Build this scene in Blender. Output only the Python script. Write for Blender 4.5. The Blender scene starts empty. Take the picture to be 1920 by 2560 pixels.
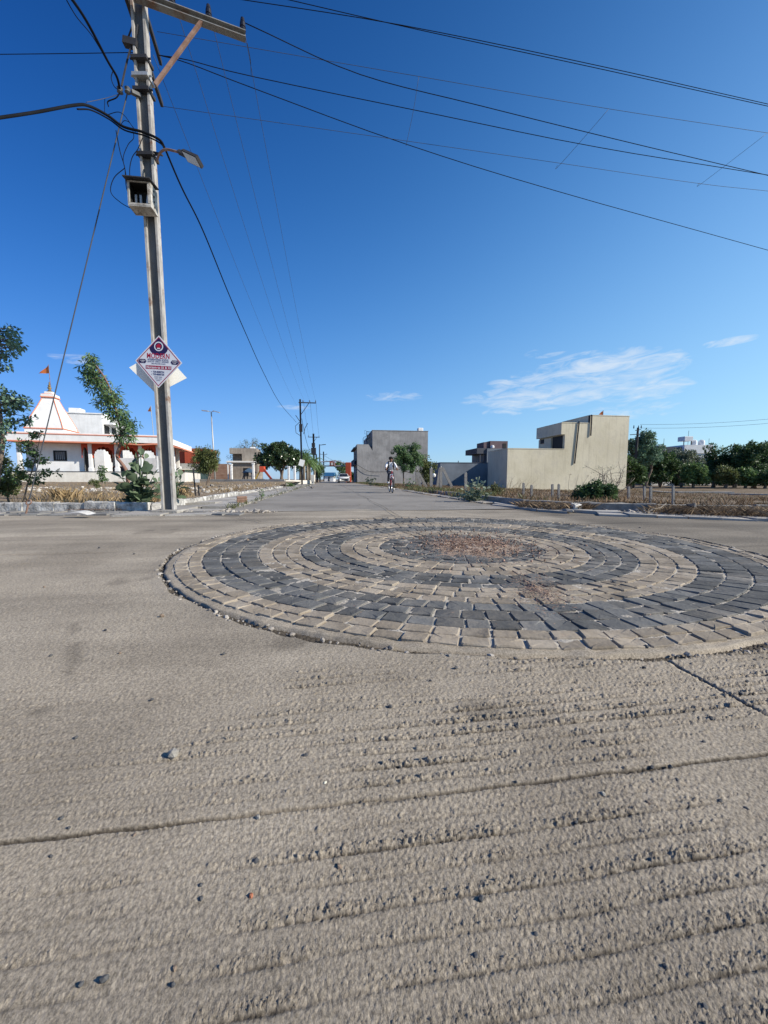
import bpy, math, random
import numpy as np
from mathutils import Vector, Matrix
R = math.radians
random.seed(7); RNG = np.random.default_rng(11)
SC = bpy.context.scene; COL = SC.collection

# ------------------------------------------------------------------ camera, sky, sun, exposure
F, HZ, CH = 961.0, 1198.0, 0.60                       # focal length / horizon row of the 1920x2560 picture, eye height
PITCH = math.atan((1280 - HZ) / F)
cam = bpy.data.cameras.new('camera'); camo = bpy.data.objects.new('camera', cam); COL.objects.link(camo)
cam.sensor_fit = 'VERTICAL'; cam.sensor_height = 36.0; cam.lens = F / 2560 * 36.0
cam.clip_start = 0.02; cam.clip_end = 4000
camo.location = (0, 0, CH); camo.rotation_euler = (R(90) - PITCH, 0, 0)
SC.camera = camo
EXPO = 0.45
SUN_EL, SUN_AZ = R(31), R(105)                         # azimuth clockwise from +Y
w = bpy.data.worlds.new('World'); SC.world = w; w.use_nodes = True
nt = w.node_tree; nt.nodes.clear(); L = nt.links.new
def N(t, **k):
    n = nt.nodes.new(t)
    for a, b in k.items(): setattr(n, a, b)
    return n
def mth(op, a, b=None, clamp=False):
    n = N('ShaderNodeMath', operation=op); n.use_clamp = clamp
    for i, x in enumerate((a, b)):
        if x is None: continue
        if isinstance(x, (int, float)): n.inputs[i].default_value = x
        else: L(x, n.inputs[i])
    return n.outputs[0]
sky = N('ShaderNodeTexSky', sky_type='NISHITA'); sky.sun_disc = False
sky.sun_elevation = SUN_EL; sky.sun_rotation = SUN_AZ
sky.air_density = 1.0; sky.dust_density = 0.6; sky.ozone_density = 2.2; sky.altitude = 300
SKYQ = ((-1.42, 0.241, -2.291, -1.365, 2.515), (-1.075, 0.237, -0.667, -1.443, 1.087), (-0.765, -0.03, 0.275, -1.528, 0.726)); SKYG = 10 / 2 ** EXPO
# the clear desert-edge sky is deeper blue than the model: grade it per channel by direction (height and side of the sun)
tc = N('ShaderNodeTexCoord'); sx = N('ShaderNodeSeparateXYZ'); L(tc.outputs['Generated'], sx.inputs[0])
sc_ = N('ShaderNodeSeparateColor'); L(sky.outputs[0], sc_.inputs[0]); hs = N('ShaderNodeCombineColor')
zz = mth('MAXIMUM', sx.outputs[2], 0.0); zz2 = mth('MULTIPLY', zz, zz); xz = mth('MULTIPLY', sx.outputs[0], zz)
for i, q in enumerate(SKYQ):
    e = mth('ADD', mth('ADD', q[0], mth('MULTIPLY', sx.outputs[0], q[1])), mth('ADD', mth('MULTIPLY', zz, q[2]), mth('ADD', mth('MULTIPLY', zz2, q[3]), mth('MULTIPLY', xz, q[4]))))
    L(mth('MULTIPLY', mth('MULTIPLY', mth('POWER', sc_.outputs[i], 0.4), mth('EXPONENT', e)), SKYG), hs.inputs[i])
# thin cirrus: stretched noise kept to a few patches of the sky (azimuth / elevation), part of the sky itself
az = mth('ARCTAN2', sx.outputs[0], sx.outputs[1]); el = mth('ARCSINE', sx.outputs[2])
cb = N('ShaderNodeCombineXYZ'); L(mth('MULTIPLY', mth('ADD', az, mth('MULTIPLY', el, -1.0)), 9.0), cb.inputs[0]); L(mth('MULTIPLY', el, 34.0), cb.inputs[1])
nz = N('ShaderNodeTexNoise'); nz.inputs['Scale'].default_value = 1.5; nz.inputs['Detail'].default_value = 9; nz.inputs['Roughness'].default_value = 0.62
nz.inputs['Distortion'].default_value = 0.9; L(cb.outputs[0], nz.inputs['Vector'])
tot = None
for (a0, e0, ra, re, amp) in ((23, 11.0, 14, 2.1, 1.05), (33, 10.8, 6.5, 1.8, .9), (29, 14.0, 10, 2.4, 1.0), (20, 13.2, 7, 1.6, .7), (33, 13.4, 6, 2.4, .95), (1.5, 11.8, 6, 1.0, .62), (17, 9.3, 4, .8, .7), (41, 14.6, 3.6, .6, .62), (32, 8.4, 9, 1.5, .5),
                              (22, 16.4, 4, 1.0, .5), (-38.5, 13.6, 3, 1.1, .55), (-13, 10.0, 4, .7, .45), (-30, 13.5, 3, .8, .4)):
    dx = mth('DIVIDE', mth('SUBTRACT', az, R(a0)), R(ra)); dy = mth('DIVIDE', mth('SUBTRACT', el, R(e0)), R(re))
    d2 = mth('ADD', mth('MULTIPLY', dx, dx), mth('MULTIPLY', dy, dy))
    m = mth('MULTIPLY', mth('SUBTRACT', 1.0, d2, True), amp)
    tot = m if tot is None else mth('MAXIMUM', tot, m)
mr = N('ShaderNodeMapRange'); mr.inputs['From Min'].default_value = 0.60; mr.inputs['From Max'].default_value = 1.12
L(mth('ADD', mth('MULTIPLY', tot, 0.42), mth('MULTIPLY', mth('ADD', mth('MULTIPLY', nz.outputs[0], 1.5), -0.25), mth('MINIMUM', mth('MULTIPLY', tot, 3.0), 1.0))), mr.inputs['Value'])
mx = N('ShaderNodeMixRGB'); L(mth('MULTIPLY', mr.outputs[0], mth('MINIMUM', mth('MULTIPLY', tot, 1.6), 0.66)), mx.inputs[0]); L(hs.outputs[0], mx.inputs[1]); mx.inputs[2].default_value = (6.1, 6.5, 6.9, 1)
bg = N('ShaderNodeBackground'); bg.inputs[1].default_value = 0.10; L(mx.outputs[0], bg.inputs[0])
wo = N('ShaderNodeOutputWorld'); L(bg.outputs[0], wo.inputs[0])
sl = bpy.data.lights.new('sun', 'SUN'); sl.energy = 4.6; sl.angle = R(0.55); sl.color = (1.0, 0.93, 0.82)
so = bpy.data.objects.new('sun', sl); COL.objects.link(so)
sd = Vector((math.sin(SUN_AZ) * math.cos(SUN_EL), math.cos(SUN_AZ) * math.cos(SUN_EL), math.sin(SUN_EL)))
so.rotation_euler = sd.to_track_quat('Z', 'Y').to_euler(); so.location = sd * 50
vs = SC.view_settings; vs.view_transform = 'Standard'; vs.look = 'None'; vs.exposure = EXPO; vs.gamma = 1; vs.use_curve_mapping = False

# ------------------------------------------------------------------ measuring helpers
cP, sP = math.cos(PITCH), math.sin(PITCH)
def ray(px, py):
    x = (px - 960) / F; y = -(py - 1280) / F
    return Vector((x, cP + y * sP, -sP + y * cP))
def AtY(px, py, Y):
    d = ray(px, py); return Vector((0, 0, CH)) + d * (Y / d.y)
def AtZ(px, py, z=0.0):
    d = ray(px, py); return Vector((0, 0, CH)) + d * ((z - CH) / d.z)
RD = Vector((-0.1386, 0.9903, 0)); RN = Vector((0.9903, 0.1386, 0))      # along / across the road
def uv(x, y): return x * 0.9903 + y * 0.1386, -x * 0.1386 + y * 0.9903
def xy(u, v): return u * 0.9903 - v * 0.1386, u * 0.1386 + v * 0.9903

# ------------------------------------------------------------------ numpy noise
_T = RNG.random((256, 256))
def vnoise(x, y, f, s=0):
    x = np.asarray(x, float) * f + 17.3 * s + 500; y = np.asarray(y, float) * f + 9.1 * s + 500
    xi = np.floor(x).astype(int); yi = np.floor(y).astype(int); xf = x - xi; yf = y - yi
    xf = xf * xf * (3 - 2 * xf); yf = yf * yf * (3 - 2 * yf)
    a = _T[xi % 256, yi % 256]; b = _T[(xi + 1) % 256, yi % 256]; c = _T[xi % 256, (yi + 1) % 256]; d = _T[(xi + 1) % 256, (yi + 1) % 256]
    return (a * (1 - xf) + b * xf) * (1 - yf) + (c * (1 - xf) + d * xf) * yf
def sstep(a, b, x):
    t = np.clip((np.asarray(x, float) - a) / (b - a), 0, 1); return t * t * (3 - 2 * t)

# ------------------------------------------------------------------ materials (all procedural)
MATS = {}
def mat(name, cols, scale=4.0, detail=6, rough=0.85, bump=0.0, bscale=60.0, metal=0.0, stretch=(1, 1, 1), island=0.0, transl=0.0, spec=0.3, streak=None, fine=0.0, grunge=None):
    if name in MATS: return MATS[name]
    m = bpy.data.materials.new(name); m.use_nodes = True; t = m.node_tree; t.nodes.clear(); l = t.links.new
    out = t.nodes.new('ShaderNodeOutputMaterial'); b = t.nodes.new('ShaderNodeBsdfPrincipled')
    b.inputs['Roughness'].default_value = rough; b.inputs['Metallic'].default_value = metal; b.inputs['Specular IOR Level'].default_value = spec
    c = t.nodes.new('ShaderNodeTexCoord'); mp = t.nodes.new('ShaderNodeMapping'); mp.inputs['Scale'].default_value = stretch
    l(c.outputs['Object'], mp.inputs[0])
    n = t.nodes.new('ShaderNodeTexNoise'); n.inputs['Scale'].default_value = scale; n.inputs['Detail'].default_value = detail; n.inputs['Roughness'].default_value = 0.65
    l(mp.outputs[0], n.inputs['Vector'])
    r = t.nodes.new('ShaderNodeValToRGB'); e = r.color_ramp.elements
    k = len(cols)
    e[0].position = 0.32; e[0].color = (*cols[0], 1); e[1].position = 0.68; e[1].color = (*cols[-1], 1)
    for i in range(1, k - 1):
        q = e.new(0.32 + 0.36 * i / (k - 1)); q.color = (*cols[i], 1)
    l(n.outputs[0], r.inputs[0]); col = r.outputs[0]
    def mul(colr, fac, lo, hi):
        g = t.nodes.new('ShaderNodeMapRange'); l(fac, g.inputs[0]); g.inputs['To Min'].default_value = lo; g.inputs['To Max'].default_value = hi
        x = t.nodes.new('ShaderNodeMixRGB'); x.blend_type = 'MULTIPLY'; x.inputs[0].default_value = 1; l(colr, x.inputs[1]); l(g.outputs[0], x.inputs[2]); return x.outputs[0]
    if streak:                                           # (colour, strength): rain streaks / stains running down
        s = t.nodes.new('ShaderNodeMapping'); s.inputs['Scale'].default_value = (2.6, 2.6, 0.22); l(c.outputs['Object'], s.inputs[0])
        q = t.nodes.new('ShaderNodeTexNoise'); q.inputs['Scale'].default_value = 1.6; q.inputs['Detail'].default_value = 8; q.inputs['Roughness'].default_value = .7; l(s.outputs[0], q.inputs['Vector'])
        g = t.nodes.new('ShaderNodeMapRange'); g.inputs['From Min'].default_value = .5; g.inputs['From Max'].default_value = .75; g.inputs['To Max'].default_value = streak[1]; l(q.outputs[0], g.inputs[0])
        x = t.nodes.new('ShaderNodeMixRGB'); l(g.outputs[0], x.inputs[0]); l(col, x.inputs[1]); x.inputs[2].default_value = (*streak[0], 1); col = x.outputs[0]
    if grunge:                                           # (colour, scale, lo, hi): patches with a shape of their own
        q = t.nodes.new('ShaderNodeTexNoise'); q.inputs['Scale'].default_value = grunge[1]; q.inputs['Detail'].default_value = 9; q.inputs['Roughness'].default_value = .72; l(c.outputs['Object'], q.inputs['Vector'])
        g = t.nodes.new('ShaderNodeMapRange'); g.inputs['From Min'].default_value = grunge[2]; g.inputs['From Max'].default_value = grunge[3]; l(q.outputs[0], g.inputs[0])
        x = t.nodes.new('ShaderNodeMixRGB'); l(g.outputs[0], x.inputs[0]); l(col, x.inputs[1]); x.inputs[2].default_value = (*grunge[0], 1); col = x.outputs[0]
    if island:
        g = t.nodes.new('ShaderNodeNewGeometry'); col = mul(col, g.outputs['Random Per Island'], 1 - island, 1 + island)
    if fine:
        q = t.nodes.new('ShaderNodeTexNoise'); q.inputs['Scale'].default_value = 180; q.inputs['Detail'].default_value = 3; l(c.outputs['Object'], q.inputs['Vector']); col = mul(col, q.outputs[0], 1 - fine, 1 + fine)
    l(col, b.inputs['Base Color']); sh = b.outputs[0]
    if bump:
        q = t.nodes.new('ShaderNodeTexNoise'); q.inputs['Scale'].default_value = bscale; q.inputs['Detail'].default_value = 5; l(mp.outputs[0], q.inputs['Vector'])
        bp = t.nodes.new('ShaderNodeBump'); bp.inputs['Strength'].default_value = 1.0; bp.inputs['Distance'].default_value = bump; l(q.outputs[0], bp.inputs['Height']); l(bp.outputs[0], b.inputs['Normal'])
    if transl:
        tr = t.nodes.new('ShaderNodeBsdfTranslucent'); l(col, tr.inputs[0]); x = t.nodes.new('ShaderNodeMixShader'); x.inputs[0].default_value = transl; l(sh, x.inputs[1]); l(tr.outputs[0], x.inputs[2]); sh = x.outputs[0]
    l(sh, out.inputs[0]); MATS[name] = m; return m

def concrete(name):
    m = mat(name, [(.325, .277, .213), (.425, .366, .285), (.495, .43, .338)], scale=0.55, detail=12, rough=.92, grunge=((.28, .238, .183), 1.2, .54, .80), spec=.2)
    t = m.node_tree; l = t.links.new; b = next(n for n in t.nodes if n.type == 'BSDF_PRINCIPLED'); base = b.inputs['Base Color'].links[0].from_socket
    c = t.nodes.new('ShaderNodeTexCoord'); ge = t.nodes.new('ShaderNodeNewGeometry'); at = t.nodes.new('ShaderNodeAttribute'); at.attribute_name = 'grain'
    rot = t.nodes.new('ShaderNodeMapping'); rot.vector_type = 'POINT'; rot.inputs['Rotation'].default_value = (0, 0, R(-8)); l(ge.outputs['Position'], rot.inputs[0])
    def noise(sc3, detail, rough=.6):
        mp = t.nodes.new('ShaderNodeMapping'); mp.inputs['Scale'].default_value = sc3; l(rot.outputs[0], mp.inputs[0]); n = t.nodes.new('ShaderNodeTexNoise'); n.inputs['Scale'].default_value = 1; n.inputs['Detail'].default_value = detail; n.inputs['Roughness'].default_value = rough; l(mp.outputs[0], n.inputs[0]); return n.outputs[0]
    def m2(op, x, y):
        n = t.nodes.new('ShaderNodeMath'); n.operation = op
        for i, q in enumerate((x, y)):
            if isinstance(q, (int, float)): n.inputs[i].default_value = q
            else: l(q, n.inputs[i])
        return n.outputs[0]
    g1 = noise((330, 200, 200), 3, .75)
    st = noise((.22, 1.5, 1), 8, .65)                     # tyre-worn and dusty bands running along the cross road
    rg = t.nodes.new('ShaderNodeMapRange'); l(st, rg.inputs[0]); rg.inputs[1].default_value = .36; rg.inputs[2].default_value = .68; rg.inputs[3].default_value = .74; rg.inputs[4].default_value = 1.10
    sp = t.nodes.new('ShaderNodeMapRange'); l(noise((170, 130, 130), 5, .85), sp.inputs[0]); sp.inputs[1].default_value = .36; sp.inputs[2].default_value = .64; sp.inputs[3].default_value = .42; sp.inputs[4].default_value = 1.34
    ad = t.nodes.new('ShaderNodeAttribute'); ad.attribute_name = 'dirt'; xd = t.nodes.new('ShaderNodeMixRGB'); l(ad.outputs['Fac'], xd.inputs[0]); l(base, xd.inputs[1]); xd.inputs[2].default_value = (.052, .043, .034, 1); base = xd.outputs[0]  # this attribute mixes in real dirt and the painted foreground shade alike
    x = t.nodes.new('ShaderNodeMixRGB'); x.blend_type = 'MULTIPLY'; x.inputs[0].default_value = 1; l(base, x.inputs[1]); l(m2('MULTIPLY', rg.outputs[0], sp.outputs[0]), x.inputs[2]); l(x.outputs[0], b.inputs['Base Color'])
    bp = t.nodes.new('ShaderNodeBump'); bp.inputs['Strength'].default_value = 1; bp.inputs['Distance'].default_value = .0016; l(m2('MULTIPLY', g1, m2('ADD', at.outputs['Fac'], .22)), bp.inputs['Height']); l(bp.outputs[0], b.inputs['Normal'])
    return m
M_conc = concrete('road_concrete')
M_road = mat('far_concrete', [(.20, .181, .155), (.255, .232, .20), (.30, .274, .238)], scale=.5, detail=12, rough=.9, bump=.006, bscale=30, grunge=((.14, .125, .105), .35, .50, .70))
M_mortar = mat('mortar', [(.32, .285, .235), (.42, .38, .32), (.50, .46, .39)], scale=6, rough=.95, bump=.006, bscale=90, fine=.2)
M_tan = mat('tan_stone', [(.225, .187, .142), (.29, .245, .19), (.35, .303, .24)], scale=5, rough=.9, spec=.15, bump=.004, bscale=45, island=.22, fine=.12, grunge=((.24, .15, .09), 3.0, .62, .8))
M_black = mat('black_stone', [(.088, .089, .088), (.122, .122, .118), (.165, .162, .154)], scale=5, rough=.9, spec=.12, bump=.004, bscale=45, island=.28, fine=.15, grunge=((.24, .21, .17), 2.6, .50, .78))
M_litter = mat('litter', [(.15, .09, .065), (.27, .17, .125), (.40, .29, .22)], scale=20, rough=.95, island=.55)
M_soil = mat('soil', [(.24, .17, .125), (.31, .235, .18), (.37, .30, .24)], scale=3, rough=1, bump=.01, bscale=60, grunge=((.30, .24, .18), 6, .5, .7), fine=.2)
M_dirt = mat('dirt', [(.17, .125, .08), (.24, .18, .12), (.31, .245, .17)], scale=.8, detail=10, rough=1, bump=.02, bscale=20, grunge=((.13, .115, .06), 1.2, .52, .7))
M_dirt2 = mat('brown_dirt', [(.115, .08, .05), (.175, .125, .08), (.245, .185, .125)], scale=.8, detail=10, rough=1, bump=.02, bscale=20, grunge=((.10, .085, .045), .9, .50, .68))
M_slab = mat('slab', [(.16, .155, .15), (.23, .222, .21), (.31, .295, .275)], scale=2.2, rough=.9, bump=.006, bscale=50, island=.2, grunge=((.11, .105, .10), 3, .55, .75))
M_pale = mat('pale_slab', [(.28, .262, .235), (.36, .335, .30), (.43, .40, .36)], scale=2.2, rough=.9, bump=.008, bscale=40, island=.18, grunge=((.2, .18, .155), 3, .55, .75))
M_kerb = mat('kerb_whitewash', [(.14, .135, .125), (.40, .385, .36), (.74, .72, .68)], scale=6.5, detail=10, rough=.95, bump=.012, bscale=35, grunge=((.10, .09, .075), 5, .54, .66))
M_white = mat('white_paint', [(.66, .655, .64), (.74, .735, .72), (.80, .795, .78)], scale=1.2, rough=.8, bump=.004, bscale=20, streak=((.55, .53, .50), .45))
M_plinth = mat('plinth_paint', [(.55, .52, .46), (.66, .63, .57), (.72, .69, .63)], scale=1.2, rough=.85, bump=.004, bscale=20, streak=((.42, .39, .34), .5))
M_orange = mat('orange_trim', [(.62, .22, .13), (.68, .27, .17)], scale=3, rough=.7)
M_red = mat('red_arch', [(.42, .055, .022), (.50, .075, .03)], scale=3, rough=.7)
M_fbrick = mat('far_red', [(.40, .07, .035), (.47, .09, .045)], scale=.5, rough=.85, streak=((.30, .06, .035), .5))
M_dark = mat('dark_opening', [(.012, .012, .013), (.02, .02, .02)], rough=.6)
M_gold = mat('brass', [(.30, .2, .09), (.42, .3, .14)], rough=.35, metal=.7)
M_saff = mat('saffron_cloth', [(.62, .17, .05), (.72, .22, .07)], rough=.9, transl=.35)
M_grey = mat('grey_render', [(.225, .218, .214), (.295, .286, .28), (.36, .349, .34)], scale=.45, detail=12, rough=.92, bump=.01, bscale=6, streak=((.17, .165, .163), .7), fine=.1, grunge=((.19, .186, .183), .8, .50, .72))
M_cream = mat('cream_render', [(.50, .45, .325), (.61, .553, .415), (.69, .63, .485)], scale=.35, detail=12, rough=.92, bump=.01, bscale=6, streak=((.40, .355, .265), .75), fine=.08, grunge=((.47, .425, .33), .7, .50, .70))
M_bluegrey = mat('blue_grey_render', [(.125, .145, .17), (.165, .19, .22), (.20, .225, .255)], scale=.5, rough=.92, streak=((.10, .115, .135), .5))
M_darkgrey = mat('dark_grey_render', [(.06, .065, .08), (.09, .095, .11)], scale=.6, rough=.9)
M_maroon = mat('maroon_render', [(.12, .085, .09), (.165, .12, .125)], scale=.6, rough=.9)
M_old = mat('old_plaster', [(.20, .165, .135), (.29, .25, .21), (.37, .33, .28)], scale=.6, detail=10, rough=.95, streak=((.12, .10, .085), .75))
M_brick = mat('brown_brick', [(.20, .11, .075), (.26, .16, .115), (.31, .21, .155)], scale=1.2, rough=.95, stretch=(1, 1, 5), bump=.02, bscale=8)
M_park = mat('park_wall', [(.25, .24, .225), (.32, .31, .29), (.38, .365, .34)], scale=1.2, rough=.9, streak=((.2, .19, .175), .5))
M_offwhite = mat('off_white', [(.62, .58, .50), (.74, .70, .62)], scale=2, rough=.9, streak=((.5, .46, .38), .4))
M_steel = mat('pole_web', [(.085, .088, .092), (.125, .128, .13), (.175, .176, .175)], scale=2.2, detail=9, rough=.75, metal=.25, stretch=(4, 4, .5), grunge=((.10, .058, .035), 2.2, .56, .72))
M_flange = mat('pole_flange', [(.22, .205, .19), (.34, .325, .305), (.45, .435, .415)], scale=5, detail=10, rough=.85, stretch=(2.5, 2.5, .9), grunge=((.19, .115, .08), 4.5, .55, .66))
M_rust = mat('rusty_steel', [(.14, .075, .05), (.22, .13, .095), (.30, .2, .155)], scale=6, rough=.85)
M_black_s = mat('dark_steel', [(.022, .022, .026), (.045, .045, .05)], scale=5, rough=.7)
M_xarm = mat('crossarm_steel', [(.16, .165, .165), (.27, .27, .265)], scale=7, rough=.65, metal=.2, grunge=((.16, .10, .07), 6, .5, .68))
M_galv = mat('galvanised', [(.36, .37, .37), (.48, .48, .47)], scale=8, rough=.5, metal=.4, grunge=((.25, .16, .11), 5, .6, .75))
M_wire = mat('wire', [(.008, .009, .012), (.014, .016, .02)], rough=.9, spec=.05)
M_wire2 = mat('bare_wire', [(.05, .055, .065), (.08, .085, .095)], rough=.6)
M_insul = mat('insulator_glaze', [(.012, .012, .016), (.03, .028, .03)], rough=.25, spec=.6)
M_sign = mat('sign_white', [(.74, .73, .76), (.80, .79, .81)], scale=8, rough=.45)
M_blank = mat('blank_sign', [(.80, .79, .74), (.84, .83, .78)], scale=8, rough=.6)
M_navy = mat('sign_navy', [(.022, .016, .075), (.03, .02, .09)], rough=.5)
M_crim = mat('sign_crimson', [(.30, .012, .05), (.36, .016, .06)], rough=.5)
M_cred = mat('sign_red', [(.42, .010, .035), (.48, .014, .04)], rough=.5)
M_txt = mat('sign_ink', [(.035, .04, .13), (.045, .05, .15)], rough=.5)
M_case = mat('weathered_case', [(.22, .205, .18), (.42, .40, .36), (.60, .58, .54)], scale=7, detail=9, rough=.8, grunge=((.13, .095, .07), 9, .50, .66))
M_boxw = mat('box_white', [(.50, .48, .43), (.66, .64, .59), (.74, .72, .68)], scale=9, rough=.7, grunge=((.2, .13, .09), 12, .58, .7))
M_lens = mat('lamp_lens', [(.42, .44, .42), (.50, .52, .50)], rough=.3, spec=.5)
M_cpost = mat('concrete_post', [(.22, .20, .175), (.30, .28, .25), (.37, .35, .315)], scale=6, rough=.95, bump=.01, bscale=30, grunge=((.15, .13, .11), 4, .55, .7))
M_bark = mat('bark', [(.10, .075, .055), (.17, .13, .10), (.23, .185, .145)], scale=10, rough=.95, stretch=(1, 1, .25), bump=.01, bscale=30)
M_bark2 = mat('red_bark', [(.17, .09, .065), (.24, .14, .105)], scale=10, rough=.9, stretch=(1, 1, .25))
M_dead = mat('dead_twig', [(.20, .165, .125), (.29, .25, .2)], scale=10, rough=.95)
def leafmat(name, a, b, island=.35, transl=.3, rough=.5, spec=.4): return mat(name, [a, b], scale=.9, detail=4, rough=rough, island=island, transl=transl, spec=spec)
M_lf_dark = leafmat('leaf_dark', (0.043, 0.087, 0.032), (0.094, 0.152, 0.051))
M_lf_mid = leafmat('leaf_mid', (0.079, 0.150, 0.050), (0.177, 0.265, 0.088))
M_lf_neem = leafmat('leaf_neem', (0.071, 0.145, 0.060), (0.177, 0.265, 0.106))
M_lf_grey = leafmat('leaf_grey', (0.109, 0.138, 0.090), (0.189, 0.217, 0.145))
M_lf_blue = leafmat('leaf_blue', (0.079, 0.150, 0.098), (0.177, 0.275, 0.177))
M_lf_olive = leafmat('leaf_olive', (0.094, 0.123, 0.041), (0.181, 0.203, 0.072))
M_lf_ficus = leafmat('leaf_ficus', (0.038, 0.072, 0.029), (0.080, 0.123, 0.046), rough=.3, spec=.6, transl=.15)
M_calo = leafmat('leaf_calotropis', (.075, .115, .06), (.17, .225, .135), island=.3, transl=.25, rough=.6)
M_fleck = mat('pale_fleck', [(.68, .66, .5), (.78, .76, .62)], rough=.7)
M_dry = mat('dry_grass', [(.24, .165, .085), (.36, .26, .14), (.47, .36, .21)], scale=1.4, rough=.95, island=.4, transl=.25)
M_dryb = mat('brown_grass', [(.115, .075, .042), (.19, .125, .072), (.29, .20, .12)], scale=1.0, rough=.95, island=.45, transl=.2)
M_brush = mat('dry_brush', [(.12, .085, .055), (.21, .15, .095), (.33, .25, .165)], scale=1.4, rough=.95, island=.5, transl=.15)
M_weed = leafmat('weed', (.07, .085, .03), (.16, .165, .065))
M_rub = mat('rubble', [(.19, .165, .14), (.30, .27, .235), (.42, .39, .35)], scale=5, rough=.95, island=.35)
M_rubw = mat('pale_rubble', [(.34, .31, .27), (.45, .42, .375), (.56, .53, .48)], scale=5, rough=.95, island=.3)
M_peb = mat('pebble_dark', [(.055, .055, .058), (.10, .10, .10)], scale=40, rough=.8, island=.3)
M_pebp = mat('pebble_pale', [(.26, .24, .205), (.38, .355, .31)], scale=40, rough=.85, bump=.004, bscale=120, grunge=((.16, .145, .125), 60, .5, .7))
M_pebr = mat('pebble_red', [(.30, .11, .06), (.38, .15, .085)], scale=40, rough=.85)
M_pebb = mat('pebble_brown', [(.17, .125, .09), (.24, .185, .14)], scale=40, rough=.85)
M_carw = mat('car_white', [(.66, .66, .64), (.72, .72, .70)], rough=.3, spec=.6)
M_glass = mat('dark_glass', [(.012, .014, .017), (.02, .022, .026)], rough=.12, spec=.8)
M_rubber = mat('rubber', [(.016, .016, .017), (.028, .028, .028)], scale=20, rough=.85)
M_chrome = mat('chrome', [(.55, .56, .57), (.65, .66, .67)], rough=.25, metal=.8)
M_blue = mat('blue_sheet', [(.02, .10, .23), (.03, .14, .30)], scale=.8, rough=.6)
M_skin = mat('skin', [(.20, .105, .07), (.25, .135, .09)], rough=.6)
M_hair = mat('hair', [(.010, .009, .009), (.018, .016, .015)], scale=30, rough=.6)
M_shirt = mat('white_shirt', [(.70, .70, .72), (.80, .80, .81)], scale=6, rough=.9, bump=.01, bscale=14)
M_trous = mat('grey_trousers', [(.035, .036, .043), (.06, .06, .07)], scale=6, rough=.9, bump=.008, bscale=14)
M_bag = mat('black_bag', [(.015, .015, .018), (.03, .03, .035)], scale=8, rough=.85)
M_bred = mat('bicycle_red', [(.34, .02, .03), (.42, .03, .04)], rough=.35, spec=.6)
M_slide = mat('slide_red', [(.55, .08, .04), (.62, .10, .05)], rough=.5)
M_yel = mat('yellow_paint', [(.6, .4, .05), (.66, .46, .08)], rough=.5)
M_tarp = mat('canopy_blue', [(.05, .09, .14), (.07, .12, .18)], rough=.8)
M_mint = mat('mint_wall', [(.28, .40, .31), (.34, .46, .37)], scale=1, rough=.9)
M_tin = mat('white_tin', [(.62, .63, .64), (.72, .73, .74)], scale=3, rough=.5)

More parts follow.
